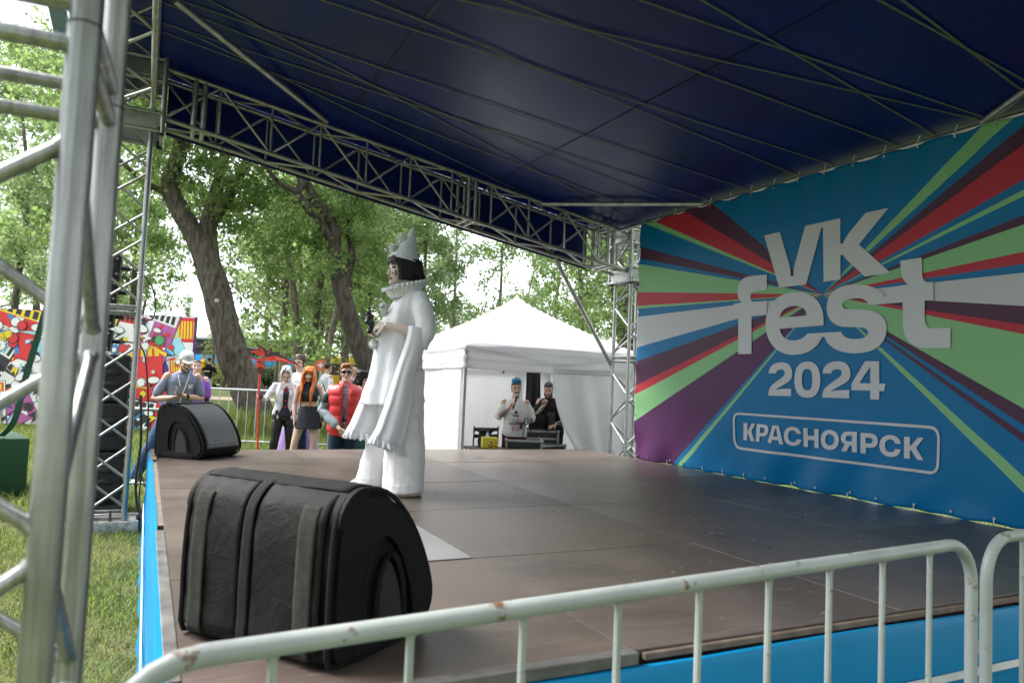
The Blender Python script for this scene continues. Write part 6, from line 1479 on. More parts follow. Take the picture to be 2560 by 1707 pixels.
# bob wig
q = MB(); rs = []
for z, w, yf, yb, op in ((.11, .03, -.02, .04, 0), (.095, .056, -.062, .075, 0), (.07, .078, -.092, .098, 0), (.045, .088, -.102, .112, 0)):
    rs.append([V(w * math.cos(a), (yf if math.sin(a) < 0 else yb) * abs(math.sin(a)) ** .85, z) for a in [2 * PI * k / 28 for k in range(28)]])
q.rings(rs)
for sx in (1, -1):   # side curtains
    q.rings([[V(sx * (.072 + e * .022), y0 + (y1 - y0) * f, z) for e, f in ((0, 0), (1, .15), (1.15, .5), (1, .85), (0, 1))] for z, y0, y1 in ((.06, -.085, .09), (.0, -.072, .10), (-.05, -.066, .11), (-.088, -.070, .115))])
q.rings([[V(.088 * math.cos(a) * s_, .118 * math.sin(a) * s_ + .02, z) for a in [PI * k / 16 for k in range(17)]] + [V(.06 * math.cos(a), .06 * math.sin(a) + .01, z) for a in [PI * (16 - k) / 16 for k in range(17)]] for z, s_ in ((.06, .94), (.02, 1.0), (-.04, 1.08), (-.072, 1.18), (-.09, 1.22))])
q.rings([[V(x, -.088 - .012 * (1 - (x / .06) ** 2) + e, z) for x, e in ((-.064, 0), (-.03, 0), (0, 0), (.03, 0), (.064, 0), (.064, .018), (.03, .018), (0, .018), (-.03, .018), (-.064, .018))] for z in (.085, .055, .036)])   # fringe
q.xform(pf.M @ Matrix.Translation((0, .012, .006)) @ Matrix.Diagonal((1.10, 1.11, 1.04, 1))); solid(q, 'bob_wig', HBLK, pf.t, .005, 3, lambda c: .003 * fbm((c.x * 40, c.y * 40, c.z * 4), 1.0))
# hat and pompoms
hat = MB(); rs = []; A_, B_ = V(0, -.070, 1.752), V(0, -.004, 2.03)
for k in range(13):
    t = k / 12; c = A_.lerp(B_, t); r = (1 - t) ** 1.02
    rs.append([c + V(.114 * r * math.cos(a), .124 * r * math.sin(a), -.17 * .124 * r * math.sin(a) * (1 - t * .3)) + V(0, 0, .0) for a in [2 * PI * i / 28 for i in range(28)]])
hat.rings(rs); hat.build('pointed_hat', clothm('white_felt', (.62, .64, .67), .8, bump=.3), pf.t)
q = MB(); rim = rs[0] + [rs[0][0]]; q.tube(rim, .004, 6); q.build('hat_rim', PW, pf.t)
def fluff(name, c, r, m, par, n=260):
    q = MB(); q.ell(c, (r * .72,) * 3, 12, 8); rr = random.Random(int(r * 1e4) + int(c[2] * 100))
    for i in range(n):
        d = V(rr.gauss(0, 1), rr.gauss(0, 1), rr.gauss(0, 1)).normalized(); s_ = d.orthogonal() * .004; p = V(*c) + d * r * .65; e = V(*c) + d * r * rr.uniform(.9, 1.15) + V(rr.uniform(-1, 1), rr.uniform(-1, 1), rr.uniform(-1, 1)) * r * .15
        q.add([p - s_, p + s_, e], [(0, 1, 2)])
    return q.build(name, m, par)
FLF = mat('white_fluff', (.74, .75, .76), .9)
fluff('pompom', (0, -.105, 1.925), .040, FLF, pf.t); fluff('pompom', (0, -.158, 1.838), .045, FLF, pf.t); fluff('pompom', (0, -.215, 1.39), .035, FLF, pf.t); fluff('pompom', (.02, -.21, 1.345), .028, FLF, pf.t)
# what the clown holds
def pw(ly, lx, z): return V(PX + ly, PY - lx, SH + z)
q = MB(); q.bbox(pw(-.325, .035, 1.285), (.055, .055, .085), .012, Matrix.Rotation(.35, 3, 'Y')); q.bbox(pw(-.31, .035, 1.225), (.035, .035, .10), .01, Matrix.Rotation(.25, 3, 'Y')); q.bbox(pw(-.335, .035, 1.315), (.05, .04, .03), .01, Matrix.Rotation(.9, 3, 'Y'))
prop = tag(solid(q, 'toy_prop', mat('glossy_black', (.006, .006, .007), .15), None, .006, 2, lambda c: .004 * fbm(c, 30)), 'glossy black toy held in the hands of the white clown', 'toy')
q = MB(); rr = random.Random(8)
for i in range(160):
    c = pw(-.262 + rr.gauss(0, .018), .02 + rr.gauss(0, .02), 1.19 + rr.gauss(0, .012)); d = V(rr.gauss(0, 1), rr.gauss(0, 1), rr.gauss(0, .6)).normalized() * rr.uniform(.02, .045); s_ = d.orthogonal().normalized() * .003
    q.add([c - s_, c + s_, c + d], [(0, 1, 2)])
tag(q.build('feather_tuft', BLACKM), 'tuft of black feathers between the hands of the white clown', 'feathers')
tag(fluff('fluffy_ball', tuple(pw(-.275, .02, 1.105)), .042, FLF, None), 'white fluffy ball hanging from the hands of the white clown', 'fluffy ball')
# ---- everyone else
def FZ(px, Z):
    p = at(px, 930, Z); return (p.x, p.y, gz(p.x, p.y))
def mk(px, Z, turn=0.0): 
    x, y, z = FZ(px, Z); return (x, y, z), facecam(x, y, turn)
JEAN = clothm('blue_jeans', (.045, .10, .20), .85, var=.3, bump=.35); JEAND = clothm('dark_jeans', (.012, .03, .055), .85, var=.3); BLKC = clothm('black_fabric', (.012, .012, .014), .8); WHTC = clothm('white_tshirt', (.66, .66, .67), .85, var=.04)
SHOEB = mat('dark_shoe', (.02, .02, .022), .5); WOOD = PLY
# man in the cap
loc, rz = mk(446, 10.0, .10)
a = Fig('person', 'man in grey blue t-shirt and white cap looking at his phone, leaning on a barrier', loc, rz, 1.82, 0, SKIN, LIPS, HDRK, lean=(.03, -.05), headrot=(.08, .42, 0), hl=(.052, .03, .512), hr=(-.052, .03, .512), kl=(-.02, .04, .28), kr=(-.15, .05, .28), al=(-.10, .09, .048), ar=(-.24, .10, .048),
        el=(.165, -.05, .645), wl=(.035, -.165, .668), er=(-.155, -.04, .635), wr=(-.045, -.165, .655), headoff=(0, -.02, -.02))
a.addhand('l', (-.75, -.65, .1), (-.1, .3, 1), .75); a.addhand('r', (.7, -.7, .15), (.1, .3, 1), .75)
a.body(); a.top('t_shirt', clothm('grey_blue_tshirt', (.20, .23, .31), .9, var=.08), .455, e=lambda z: .020 if z < .7 else .010, sl=.38, se=.015)
a.legs('jeans', JEAN, r=(.060, .055, .045, .042, .042)); a.shoes(WHITEP)
a.cap_hair(HDRK, .010, -.045, .06, -.02, 0)
q = MB(); q.tube([a.hp(*p) for p in ((-.060, -.02, -.055), (-.050, -.055, -.082), (-.030, -.080, -.100), (0, -.090, -.108), (.030, -.080, -.100), (.050, -.055, -.082), (.060, -.02, -.055))], [.007, .011, .013, .013, .013, .011, .007], 10, True); q.tube([a.hp(-.024, -.0925, -.054), a.hp(0, -.0965, -.051), a.hp(.024, -.0925, -.054)], [.004, .006, .004], 8, True)
solid(q, 'beard', HBRN, a.t, .005, 3)
q = MB(); CAPM = clothm('off_white_cap', (.60, .60, .57), .85); rs = []
for z, w, y0, y1 in ((.048, .082, -.098, .100), (.075, .082, -.098, .100), (.10, .078, -.090, .092), (.125, .064, -.07, .072), (.138, .04, -.04, .042), (.142, .01, -.01, .01)): rs.append([a.hp(w * math.cos(t), (-y0 if math.sin(t) < 0 else y1) * math.sin(t), z) for t in [2 * PI * k / 24 for k in range(24)]])
q.rings(rs); q.rings([[a.hp(.07 * math.cos(t) * (1 + .0), -.085 + .075 * math.sin(t), z + .01 * math.sin(t)) for t in [PI + PI * k / 14 for k in range(15)]] for z in (.046, .053)]); cp = q.build('cap', CAPM, a.t)
q = MB(); q.tube([a.hp(-.02, -.0995, .095), a.hp(-.005, -.0985, .090), a.hp(.0, -.098, .106), a.hp(.02, -.0985, .100)], .003, 5); q.build('cap_emblem', BLACKP, cp)
q = MB(); ch_ = lambda x, z, y: Vector((x * a.h, y * a.h, z * a.h)) + a.off(z)
q.tube([ch_(-.036, .835, -.02), ch_(-.034, .80, -.052), ch_(-.015, .74, -.078), ch_(.004, .67, -.084), ch_(.005, .60, -.082)], .006, 6); q.tube([ch_(.036, .835, -.02), ch_(.034, .80, -.052), ch_(.022, .74, -.078), ch_(.006, .67, -.084)], .006, 6); q.build('lanyard', WHITEP, a.t)
q = MB(); q.bbox(ch_(.02, .585, -.090), (.11, .006, .09), .003); q.build('badge_holder', mat('clear_green_plastic', (.22, .30, .24), .2), a.t)
q = MB()
for k, (x, z) in enumerate(((.045, .745), (.062, .745), (.045, .728), (.062, .728), (.0535, .7365))): q.bbox(ch_(x, z, -.0785 + (x - .045) * .25), (.024, .006, .024), .004)
q.build('chest_print', WHITEP, a.t)
W_ = a.J['wl']; E_ = a.J['el']; q = MB(); d = (E_ - W_).normalized(); q.tube([W_ + d * .035, W_ + d * .058], .036, 14); q.tube([W_ + d * .047 + Vector((0, -.034, .008)), W_ + d * .047 + Vector((0, -.043, .010))], .021, 14); q.build('wrist_watch', BLACKP, a.t)
Mx = Matrix.Translation(loc) @ Matrix.Rotation(rz, 4, 'Z')
q = MB(); c = (a.J['wl'] + a.J['wr']) / 2 + Vector((-.01, -.10, .085)); q.bbox(Mx @ c, (.075, .012, .15), .004, Matrix.Rotation(rz, 3, 'Z') @ Matrix.Rotation(-.75, 3, 'X')); tag(q.build('phone', BLACKP), 'black phone held in both hands of the man in the cap', 'phone')
# black bag on the barrier
q = MB(); c = Vector((*at(487, 1030, 10.9).xy, .93))
for o_, r in (((0, 0, 0), (.11, .07, .13)), ((.03, .02, .08), (.09, .06, .08)), ((-.05, 0, -.08), (.09, .06, .07))): q.ell(c + Vector(o_), r)
tag(solid(q, 'black_bag', BLKC, None, .010, 3, lambda c: .018 * fbm(c, 12)), 'crumpled black bag hanging on the barrier by the man in the cap', 'bag')
# woman in purple
loc, rz = mk(487, 12.7, -.05)
a = Fig('person', 'woman in purple t-shirt with hair tied back behind the man in the cap', loc, rz, 1.70, 1, SKINP, LIPS, HBRN, lean=(.01, 0), headrot=(.05, -.1, .05), bulk=1.08)
a.addhand('l', (0, -.1, -1), (-1, 0, 0), .4); a.addhand('r', (0, -.1, -1), (1, 0, 0), .4)
a.body(); PUR = clothm('purple_tshirt', (.22, .07, .42), .85, var=.08); a.top('t_shirt', PUR, .47, e=.024, sl=.46, se=.03); a.legs('trousers', BLKC); a.shoes(SHOEB); a.cap_hair(HBRN, .007, -.03, .05, -.01)
q = MB()
for k in 'lr': q.tube([a.J['s' + k].lerp(a.J['e' + k], .8), a.J['e' + k], a.J['e' + k].lerp(a.J['w' + k], .6)], [.045, .042, .036], 12, True)
solid(q, 'black_sleeves', BLKC, a.t, .008, 2)
q = MB(); q.tube([a.hp(-.055, .0, -.13), a.hp(-.03, -.06, -.2), a.hp(.0, -.085, -.28)], .006, 6); q.tube([a.hp(.055, .0, -.13), a.hp(.03, -.06, -.2), a.hp(.0, -.085, -.28)], .006, 6); q.build('lanyard', WHITEP, a.t)
# father and child
loc, rz = mk(521, 32, 2.6)
a = Fig('person', 'man in black t-shirt seen from behind carrying a child far across the lawn', loc, rz, 1.84, 0, SKIN, LIPS, HDRK, er=(-.16, -.04, .66), wr=(-.06, -.13, .72), el=(.16, -.02, .66), wl=(.06, -.13, .70))
a.addhand('l', (-1, -.3, 0), (0, -1, 0), .6); a.addhand('r', (1, -.3, 0), (0, -1, 0), .6)
a.body(.012); BT = a.top('t_shirt', BLKC, .46, e=.02, sl=.45, se=.02, voxel=.012); a.legs('trousers', clothm('light_trousers', (.45, .45, .46)), voxel=.012); a.shoes(WHITEP); a.cap_hair(HDRK, .012, -.08, .06, -.05, voxel=.01)
q = MB(); q.box((0, .155, 1.25), (.30, .012, .035)); q.build('back_print', WHITEP, a.t)
x, y, z = loc; b0 = Vector((x, y, z)); cdir = Vector((-x, -y, 0)).normalized(); rt_ = Vector((-cdir.y, cdir.x, 0))
b_ = Fig('person', 'small child in yellow carried on the arm of the man in black', b0 - rt_ * .21 + Vector((0, 0, .96)), rz + 2.6, .98, 0, SKINP, LIPS, HBLO, hs=1.25, kl=(.08, -.14, .42), kr=(-.08, -.14, .42), al=(.07, -.10, .22), ar=(-.07, -.10, .22), wl=(.1, -.2, .72), wr=(-.1, -.2, .72), el=(.15, -.08, .66), er=(-.15, -.08, .66))
b_.body(.012); b_.top('yellow_top', clothm('yellow_cotton', (.72, .40, .03)), .45, e=.02, sl=.9, se=.014, voxel=.012); b_.legs('leggings', clothm('ochre_cotton', (.6, .35, .05)), voxel=.012); b_.cap_hair(HBLO, .012, -.05, .05, -.03, voxel=.01)
# scythe cosplayer
CLW = clothm('silver_white_satin', (.62, .63, .66), .4, var=.15, scale=12, spec=.5); CLD = clothm('ink_blue_cloth', (.025, .027, .05), .6); LEA = clothm('black_leather', (.010, .010, .011), .35, spec=.5); CRIM = clothm('crimson_cloth', (.20, .01, .025), .7)
loc, rz = mk(716, 12.5, .12)
a = Fig('person', 'cosplayer with white hair in silver tailcoat and black trousers holding a red scythe', loc, rz, 1.66, 1, SKINP, LIPS, HWHT, headrot=(-.2, -.05, 0), er=(-.19, -.01, .66), wr=(-.255, -.10, .70), el=(.15, .02, .64), wl=(.165, -.03, .47), kl=(.065, -.01, .28), al=(.085, .01, .048), kr=(-.075, -.01, .28), ar=(-.10, .01, .048), bulk=1.05)
a.mats = [SKINP, LIPS, EYE, EYE]
a.body(); a.top('waistcoat', CLD, .50, .80, e=.012, sleeves=False)
a.legs('leather_trousers', LEA, r=(.058, .050, .040, .038, .034)); a.shoes(LEA, 'boot')
q = MB()   # tailcoat open at the front
T = np.array(TORF); zs = np.linspace(.835, .36, 26); rs = []
for z in zs:
    zz = max(z, .47); rx, ry, cy = [float(np.interp(zz, T[:, 0], T[:, k])) * a.h for k in (1, 2, 3)]; e = .02 + max(0, .5 - z) * .12; op = .30 + max(0, .60 - z) * 4.0; op = min(op, 1.5)
    ring = [Vector(((rx + e) * math.sin(t), cy - (ry + e) * math.cos(t), z * a.h + (.05 * math.cos(t * 2.0) if z < .45 else 0))) for t in np.linspace(op, 2 * PI - op, 40)]
    rs.append(ring)
vs = [v for r in rs for v in r]; q.add(vs, [(i * 40 + k, i * 40 + k + 1, (i + 1) * 40 + k + 1, (i + 1) * 40 + k) for i in range(25) for k in range(39)])
o = q.build('tailcoat', CLW, a.t, auto=False); md = o.modifiers.new('t', 'SOLIDIFY'); md.thickness = .010
q = MB()
for k in 'lr':
    S, E, W = a.J['s' + k], a.J['e' + k], a.J['w' + k]; q.tube([S, S.lerp(E, .5), E, E.lerp(W, .5), E.lerp(W, .92)], [.056, .054, .050, .046, .050], 14, True); q.ell(S + Vector((0, 0, .015)), (.064, .058, .036), 12, 8)
solid(q, 'coat_sleeve', CLW, a.t, .0075, 3, lambda c: .006 * fbm(c, 12))
q = MB()
for k in 'lr': 
    W, E = a.J['w' + k], a.J['e' + k]; d = (W - E).normalized(); q.tube([W - d * .03, W + d * .012], [.055, .048], 12)
q.build('crimson_cuff', CRIM, a.t)
for k, d, pn in (('r', (-.2, -1, .1), (.9, -.2, 0)), ('l', (0, -.15, -1), (-1, 0, 0))):
    q = MB(); hand(q, a.J['w' + k], d, pn, .98, 1.1 if k == 'r' else .45, 1 if k == 'l' else -1); q.build('gloved_hand', LEA, a.t)
cz = lambda x, z, y: Vector((x, y, z)) 
q = MB()   # shirt front, jabot, brooch
ff = lambda pts, o_, name, m, th=.006: fill2d([pts], name, m, a.t, th, lambda u, v, w: Vector((u, -(.118 + .0) - o_ - w + .02 * abs(v - 1.25), v)))
ff([(-.055, 1.385), (.055, 1.385), (.05, 1.30), (0, 1.10), (-.05, 1.30)], .0, 'shirt_front', WHTC)
ff([(-.03, 1.29), (.03, 1.29), (.036, 1.20), (0, 1.13), (-.036, 1.20)], .010, 'jabot', clothm('grey_blue_satin', (.12, .13, .19), .5))
ff([(0, 1.345), (.018, 1.30), (.05, 1.30), (.022, 1.275), (.03, 1.235), (0, 1.262), (-.03, 1.235), (-.022, 1.275), (-.05, 1.30), (-.018, 1.30)], .020, 'brooch', CRIM)
for z in (1.09, .99): ff([(0, z + .02), (.016, z), (0, z - .02), (-.016, z)], .014, 'red_gem', mat('red_gloss', (.6, .01, .01), .15))
for sx in (-1, 1):
    ff([(sx * .02, 1.36), (sx * .095, 1.40), (sx * .125, 1.20), (sx * .10, .92), (sx * .045, 1.14)], .006, 'lapel', CLW)
    ff([(sx * .05, .93), (sx * .15, .93), (sx * .155, .74), (sx * .11, .55), (sx * .085, .75)], -.012, 'waistcoat_tail', CLD); ff([(sx * .115, .86), (sx * .135, .82), (sx * .115, .78), (sx * .095, .82)], -.002, 'diamond_print', CLW)
q = MB()   # hair, straight white bob with long side locks
a.cap_hair(HWHT, .018, -.10, .045, -.09, .008, .004)
for sx in (-1, 1):
    for j, (y, l) in enumerate(((-.075, -.155), (-.05, -.17), (-.02, -.17), (.02, -.16), (.05, -.15))): a.lock(q, [(sx * .045 if j == 0 else sx * .066, y + .0, .07), (sx * .082, y - .008, .0), (sx * (.085 - .006 * j), y, l + .03), (sx * .07, y + .005, l)], [.016, .02, .018, .007])
for x in (-.05, -.03, -.01, .015, .035, .055): a.lock(q, [(x * .6, -.075, .10), (x, -.100, .06), (x * 1.05, -.100, .02 + .012 * math.sin(x * 90))], [.014, .013, .005])
solid(q, 'hair_locks', HWHT, a.t, .006, 2)
q = MB(); a.lock(q, [(-.005, -.085, .10), (-.02, -.108, .055), (-.026, -.106, .012)], [.008, .009, .004]); q.build('dark_streak', HDRK, a.t)
Mx = Matrix.Translation(loc) @ Matrix.Rotation(rz, 4, 'Z'); hp_ = Mx @ (a.J['wr'] + Vector((-.03, -.075, 0)))
# scythe, stands upright in the raised hand
REDP = mat('red_lacquer', (.62, .045, .03), .3, 0, .2, 5); DGR = mat('dark_grey_foam', (.035, .035, .04), .5); SILE = mat('silver_edge', (.4, .4, .42), .4)
sz = (at(665, 905, 12.4)).z; sroot = Vector((hp_.x, hp_.y, loc[2]))
scy = thing('scythe', 'tall red scythe with black winged blade held by the white haired cosplayer', 'scythe', sroot, facecam(sroot.x, sroot.y))
hz = sz - loc[2]
q = MB(); q.tube([(.05, 0, .02), (.035, 0, .5), (.015, 0, 1.0), (0, 0, hz - .05)], [.012, .016, .017, .017], 10); q.build('pole', REDP, scy)
k_ = 1.19e-3 * 12.4 / 12.3
def sh(pts, o_, m, th, name='blade'):
    L_ = [((x - 248) * k_, hz - (y - 335) * k_) for x, y in pts]
    return fill2d([L_], name, m, scy, th, lambda u, v, w: Vector((u, o_ + w, v)))
sh([(285, 240), (350, 195), (470, 192), (500, 183), (496, 228), (600, 270), (720, 330), (800, 397), (680, 345), (540, 285), (420, 255), (320, 275)], 0, DGR, .012)
sh([(295, 330), (325, 270), (440, 242), (560, 275), (680, 330), (793, 393), (700, 356), (580, 330), (450, 318), (360, 322)], -.010, REDP, .014)
sh([(450, 262), (560, 288), (680, 338), (560, 306), (450, 290)], -.019, mat('pale_red', (.75, .16, .11), .35), .004)
sh([(0, 128), (100, 150), (205, 165), (270, 205), (320, 250), (250, 245), (160, 212), (95, 205), (60, 165)], 0, DGR, .012, 'wing_blade'); sh([(105, 205), (200, 180), (275, 218), (300, 262), (215, 246), (150, 222)], -.010, REDP, .012, 'wing_blade')
sh([(0, 126), (100, 148), (205, 163), (205, 170), (100, 156)], -.008, SILE, .006, 'blade_edge')
sh([(170, 60), (205, 100), (290, 145), (335, 200), (335, 250), (290, 245), (255, 185), (200, 130)], .004, DGR, .012, 'wing_blade'); sh([(200, 132), (265, 158), (312, 240), (290, 246), (245, 190)], -.008, REDP, .010, 'wing_blade')
sh([(390, 120), (378, 185), (335, 250), (318, 225), (350, 160)], .004, DGR, .012, 'wing_blade'); sh([(372, 160), (362, 195), (335, 240), (338, 205)], -.008, REDP, .008, 'wing_blade')
sh([(5, 278), (90, 268), (200, 285), (240, 320), (150, 302), (70, 300)], 0, DGR, .012, 'wing_blade'); sh([(75, 300), (120, 280), (195, 292), (225, 318), (140, 305)], -.010, REDP, .010, 'wing_blade')
for j in range(9):
    an = j * 2 * PI / 9 + .3; L_ = (70, 95, 60)[j % 3]; cx_, cy_ = 240, 340
    sh([(cx_ + 10 * math.cos(an + 1.4), cy_ + 10 * math.sin(an + 1.4)), (cx_ + L_ * .5 * math.cos(an + .28), cy_ + L_ * .5 * math.sin(an + .28)), (cx_ + L_ * math.cos(an), cy_ + L_ * math.sin(an)), (cx_ + L_ * .5 * math.cos(an - .28), cy_ + L_ * .5 * math.sin(an - .28)), (cx_ + 10 * math.cos(an - 1.4), cy_ + 10 * math.sin(an - 1.4))], -.016 - .003 * (j % 3), REDP, .012, 'petal')
sh([(195, 375), (235, 385), (255, 375), (300, 385), (325, 440), (285, 420), (250, 400), (200, 430)], -.02, REDP, .016, 'petal'); sh([(228, 400), (285, 400), (300, 450), (270, 500), (240, 500), (220, 450)], -.012, mat('dark_red_foam', (.10, .02, .02), .5), .03, 'socket')
sh([(a_, b__) for a_, b__ in ((228, 330), (252, 322), (262, 345), (244, 362))], -.034, DGR, .012, 'core')
# orange haired girl
BLK2 = clothm('charcoal_knit', (.022, .023, .03), .8)
loc, rz = mk(778, 12.1, -.05)
a = Fig('person', 'girl with very long orange hair in black crop top and charcoal mini skirt', loc, rz, 1.67, 1, SKINP, LIPSR, HORG, lean=(-.01, 0), headrot=(-.12, .08, .06), kl=(.06, -.02, .28), al=(.045, .0, .048), kr=(-.115, -.02, .28), ar=(-.15, .0, .048), hr=(-.06, .006, .512), el=(.14, .03, .64), wl=(.145, -.02, .48), er=(-.14, .03, .64), wr=(-.13, -.02, .48))
a.mats = [SKINP, LIPSR, EYE, EYE]
a.addhand('l', (0, -.15, -1), (-1, 0, 0), .35); a.addhand('r', (0, -.15, -1), (1, 0, 0), .35)
a.body(); a.top('crop_top', BLK2, .665, .862, e=.008, sleeves=False)
q = MB(); hz_ = a.h
q.rings([a.ring(z, rx, ry, .005, .0) for z, rx, ry in ((.625, .080, .062), (.59, .090, .070), (.54, .106, .082), (.47, .122, .095), (.405, .135, .108))]); solid(q, 'mini_skirt', BLK2, a.t, .0075, 2, lambda c: .010 * fbm((c.x * 7, c.y * 7, c.z * 1.5 + c.x * 4), 1.3))
q = MB(); S, E, W = a.J['sl'], a.J['el'], a.J['wl']; q.tube([S.lerp(E, .88), E, E.lerp(W, .5), W], [.050, .046, .042, .034], 12); q.build('arm_warmer', BLK2, a.t)
a.cap_hair(HORG, .022, -.10, .052, -.08, .006, .004)
q = MB()
for sx in (-1, 1):
    for j in range(7):
        y0 = -.07 + j * .022; l = -.52 - .05 * math.sin(j * 2.1); wv = lambda k: .012 * math.sin(k * 2.2 + j)
        a.lock(q, [(sx * (.05 + .006 * min(j, 3)), y0, .085), (sx * .088, y0 - .012, .0), (sx * (.090 + wv(1)), y0 - .018, -.12), (sx * (.088 + wv(2)), y0 - .045 - .02 * (j < 4), -.25), (sx * (.080 + wv(3)), y0 - .06 - .02 * (j < 4), -.38), (sx * (.070 + wv(4)), y0 - .06, l)], [.018, .021, .022, .022, .018, .006], 9, .7)
for x in (-.055, -.035, -.012, .012, .035, .055): a.lock(q, [(x * .5, -.07, .115), (x, -.108, .07), (x * 1.15, -.106, .022)], [.016, .015, .006])
for x in (-.06, -.03, 0, .03, .06): a.lock(q, [(x, .09, .06), (x, .115, -.1), (x, .13, -.35), (x * .8, .12, -.55)], [.03, .034, .03, .01])
solid(q, 'long_hair', HORG, a.t, .0065, 2, lambda c: .004 * fbm((c.x * 30, c.y * 30, c.z * 6), 1))
# man in the red puffer vest
REDV = clothm('red_nylon', (.62, .035, .035), .45, var=.1, bump=.12, bscale=40, spec=.5)
loc, rz = mk(866, 10.1, .05)
a = Fig('person', 'young man with auburn hair and aviator sunglasses in a red puffer vest', loc, rz, 1.735, 0, SKINP, LIPS, HRED, headrot=(-.05, -.12, 0), er=(-.165, .03, .635), wr=(-.03, -.125, .50), el=(.165, .03, .635), wl=(.055, -.125, .505), bulk=1.02)
a.addhand('l', (-.55, -.35, -.7), (-.3, .9, 0), .6); a.addhand('r', (.75, -.3, -.6), (.3, .9, 0), .6)
a.body(); CHK = clothm('grey_check_shirt', (.30, .33, .36), .85, var=.6, scale=30); DEN = clothm('washed_denim', (.26, .30, .33), .85, var=.2)
a.top('check_shirt', CHK, .47, e=.010, sl=.05, se=.012)
def reg(c):   # dark green yoke on the sleeves
    return 1 if c.z > .70 * 1.735 else 0
a.top('jacket_sleeve', None, .70, .80, e=.004, sl=.86, se=.026, mats=[DEN, clothm('dark_green_cloth', (.015, .04, .035), .8)], region=reg, sr=(1.05, 1.05, 1.05, 1.05, 1.15), disp=lambda c: .008 * fbm((c.x * 5, c.y * 5, c.z * 11), 1.2))
T = np.array(TOR); zs = np.linspace(.835, .448, 40); rs = []; q = MB()   # quilted vest, open at the front
for z in zs:
    zz = max(z, .47); rx, ry, cy = [float(np.interp(zz, T[:, 0], T[:, k])) * a.h for k in (1, 2, 3)]; e = .030 + .014 * abs(math.sin((z - .448) / .385 * PI * 5)) ** .6; op = .24 + .10 * max(0, (z - .75) / .09)
    if z > .80: e -= (z - .80) * .2
    n_ = 44; rs.append([Vector(((rx + e) * math.sin(t), cy - (ry + e) * math.cos(t), z * a.h)) for t in np.linspace(op, 2 * PI - op, n_)])
vs = [v for r in rs for v in r]; q.add(vs, [(i * n_ + k, i * n_ + k + 1, (i + 1) * n_ + k + 1, (i + 1) * n_ + k) for i in range(39) for k in range(n_ - 1)])
o = q.build('puffer_vest', REDV, a.t, auto=False); md = o.modifiers.new('t', 'SOLIDIFY'); md.thickness = .022
q = MB()
for sx in (-1, 1):
    pts = []
    for z in np.linspace(.845, .448, 16):
        zz = max(z, .47); rx, ry, cy = [float(np.interp(zz, T[:, 0], T[:, k])) * a.h for k in (1, 2, 3)]; op = .26 + .10 * max(0, (z - .75) / .09); pts.append((sx * (rx + .035) * math.sin(op), cy - (ry + .040) * math.cos(op), z * a.h))
    q.tube(pts, .020, 8, True)
q.tube([(.05, -.03, 1.46), (.062, .02, 1.485), (.045, .07, 1.49), (0, .085, 1.49), (-.045, .07, 1.49), (-.062, .02, 1.485), (-.05, -.03, 1.46)], .030, 10, True); q.build('vest_edge', REDV, a.t)
q = MB()
for sx in (-1, 1): q.add([(sx * .008, -.098, 1.40), (sx * .055, -.075, 1.44), (sx * .06, -.02, 1.475), (sx * .05, -.05, 1.395), (sx * .03, -.108, 1.355)], [(0, 1, 2, 3, 4)])
o = q.build('shirt_collar', WHTC, a.t); md = o.modifiers.new('t', 'SOLIDIFY'); md.thickness = .006
a.legs('jeans', JEAND, r=(.060, .056, .046, .044, .044)); a.shoes(SHOEB)
a.cap_hair(HRED, .016, -.05, .058, -.02, .012, .006, 26, extra=lambda q: [q.ell((x, -.072, .105 + .01 * x * 10), (.03, .035, .022), 10, 6) for x in (-.035, 0, .035)])
q = MB()
for sx in (-1, 1): q.ell((sx * .034, -.094, .008), (.030, .007, .024), 14, 8); q.tube([(sx * .062, -.088, .02), (sx * .075, .0, .02)], .003, 5)
q.tube([(-.012, -.104, .022), (.012, -.104, .022)], .003, 5); q.xform(a.M); q.build('sunglasses', mat('dark_lens', (.012, .012, .014), .08), a.t)
# man with glasses behind
loc, rz = mk(750, 13.0, -.25)
a = Fig('person', 'tall man with glasses and brown hair in a white t-shirt behind the cosplayers', loc, rz, 1.86, 0, SKINP, LIPS, HBRN, headrot=(-.35, .05, 0))
a.addhand('l', (0, -.1, -1), (-1, 0, 0), .4); a.addhand('r', (0, -.1, -1), (1, 0, 0), .4)
a.body(.008); a.top('t_shirt', WHTC, .47, e=.02, sl=.45, se=.022, voxel=.009); a.legs('trousers', JEAND, voxel=.009); a.shoes(SHOEB); a.cap_hair(HBRN, .020, -.05, .058, -.03, .014, .010, 30)
q = MB()
for sx in (-1, 1): q.tube([(sx * .033 + .024 * math.cos(2 * PI * k / 16), -.098, .008 + .019 * math.sin(2 * PI * k / 16)) for k in range(17)], .002, 5); q.tube([(sx * .058, -.094, .012), (sx * .073, .0, .015)], .002, 5)
q.tube([(-.01, -.1, .012), (.01, -.1, .012)], .002, 5); q.xform(a.M); q.build('glasses', BLACKM, a.t)
# man in white shirt further back, turned away
loc, rz = mk(818, 19, 2.2)
a = Fig('person', 'dark haired man in white shirt with a black strap, turned away in the distance', loc, rz, 1.78, 0, SKIN, LIPS, HDRK)
a.addhand('l', (0, -.1, -1), (-1, 0, 0), .4); a.addhand('r', (0, -.1, -1), (1, 0, 0), .4)
a.body(.010); a.top('t_shirt', WHTC, .47, e=.022, sl=.46, se=.022, voxel=.011); a.legs('trousers', JEAND, voxel=.011); a.shoes(SHOEB); a.cap_hair(HDRK, .012, -.08, .06, -.05, voxel=.009)
q = MB(); q.tube([(.10, .10, 1.48), (.0, .135, 1.30), (-.12, .12, 1.08), (-.16, .0, .95)], .012, 6); q.build('shoulder_strap', BLACKP, a.t)
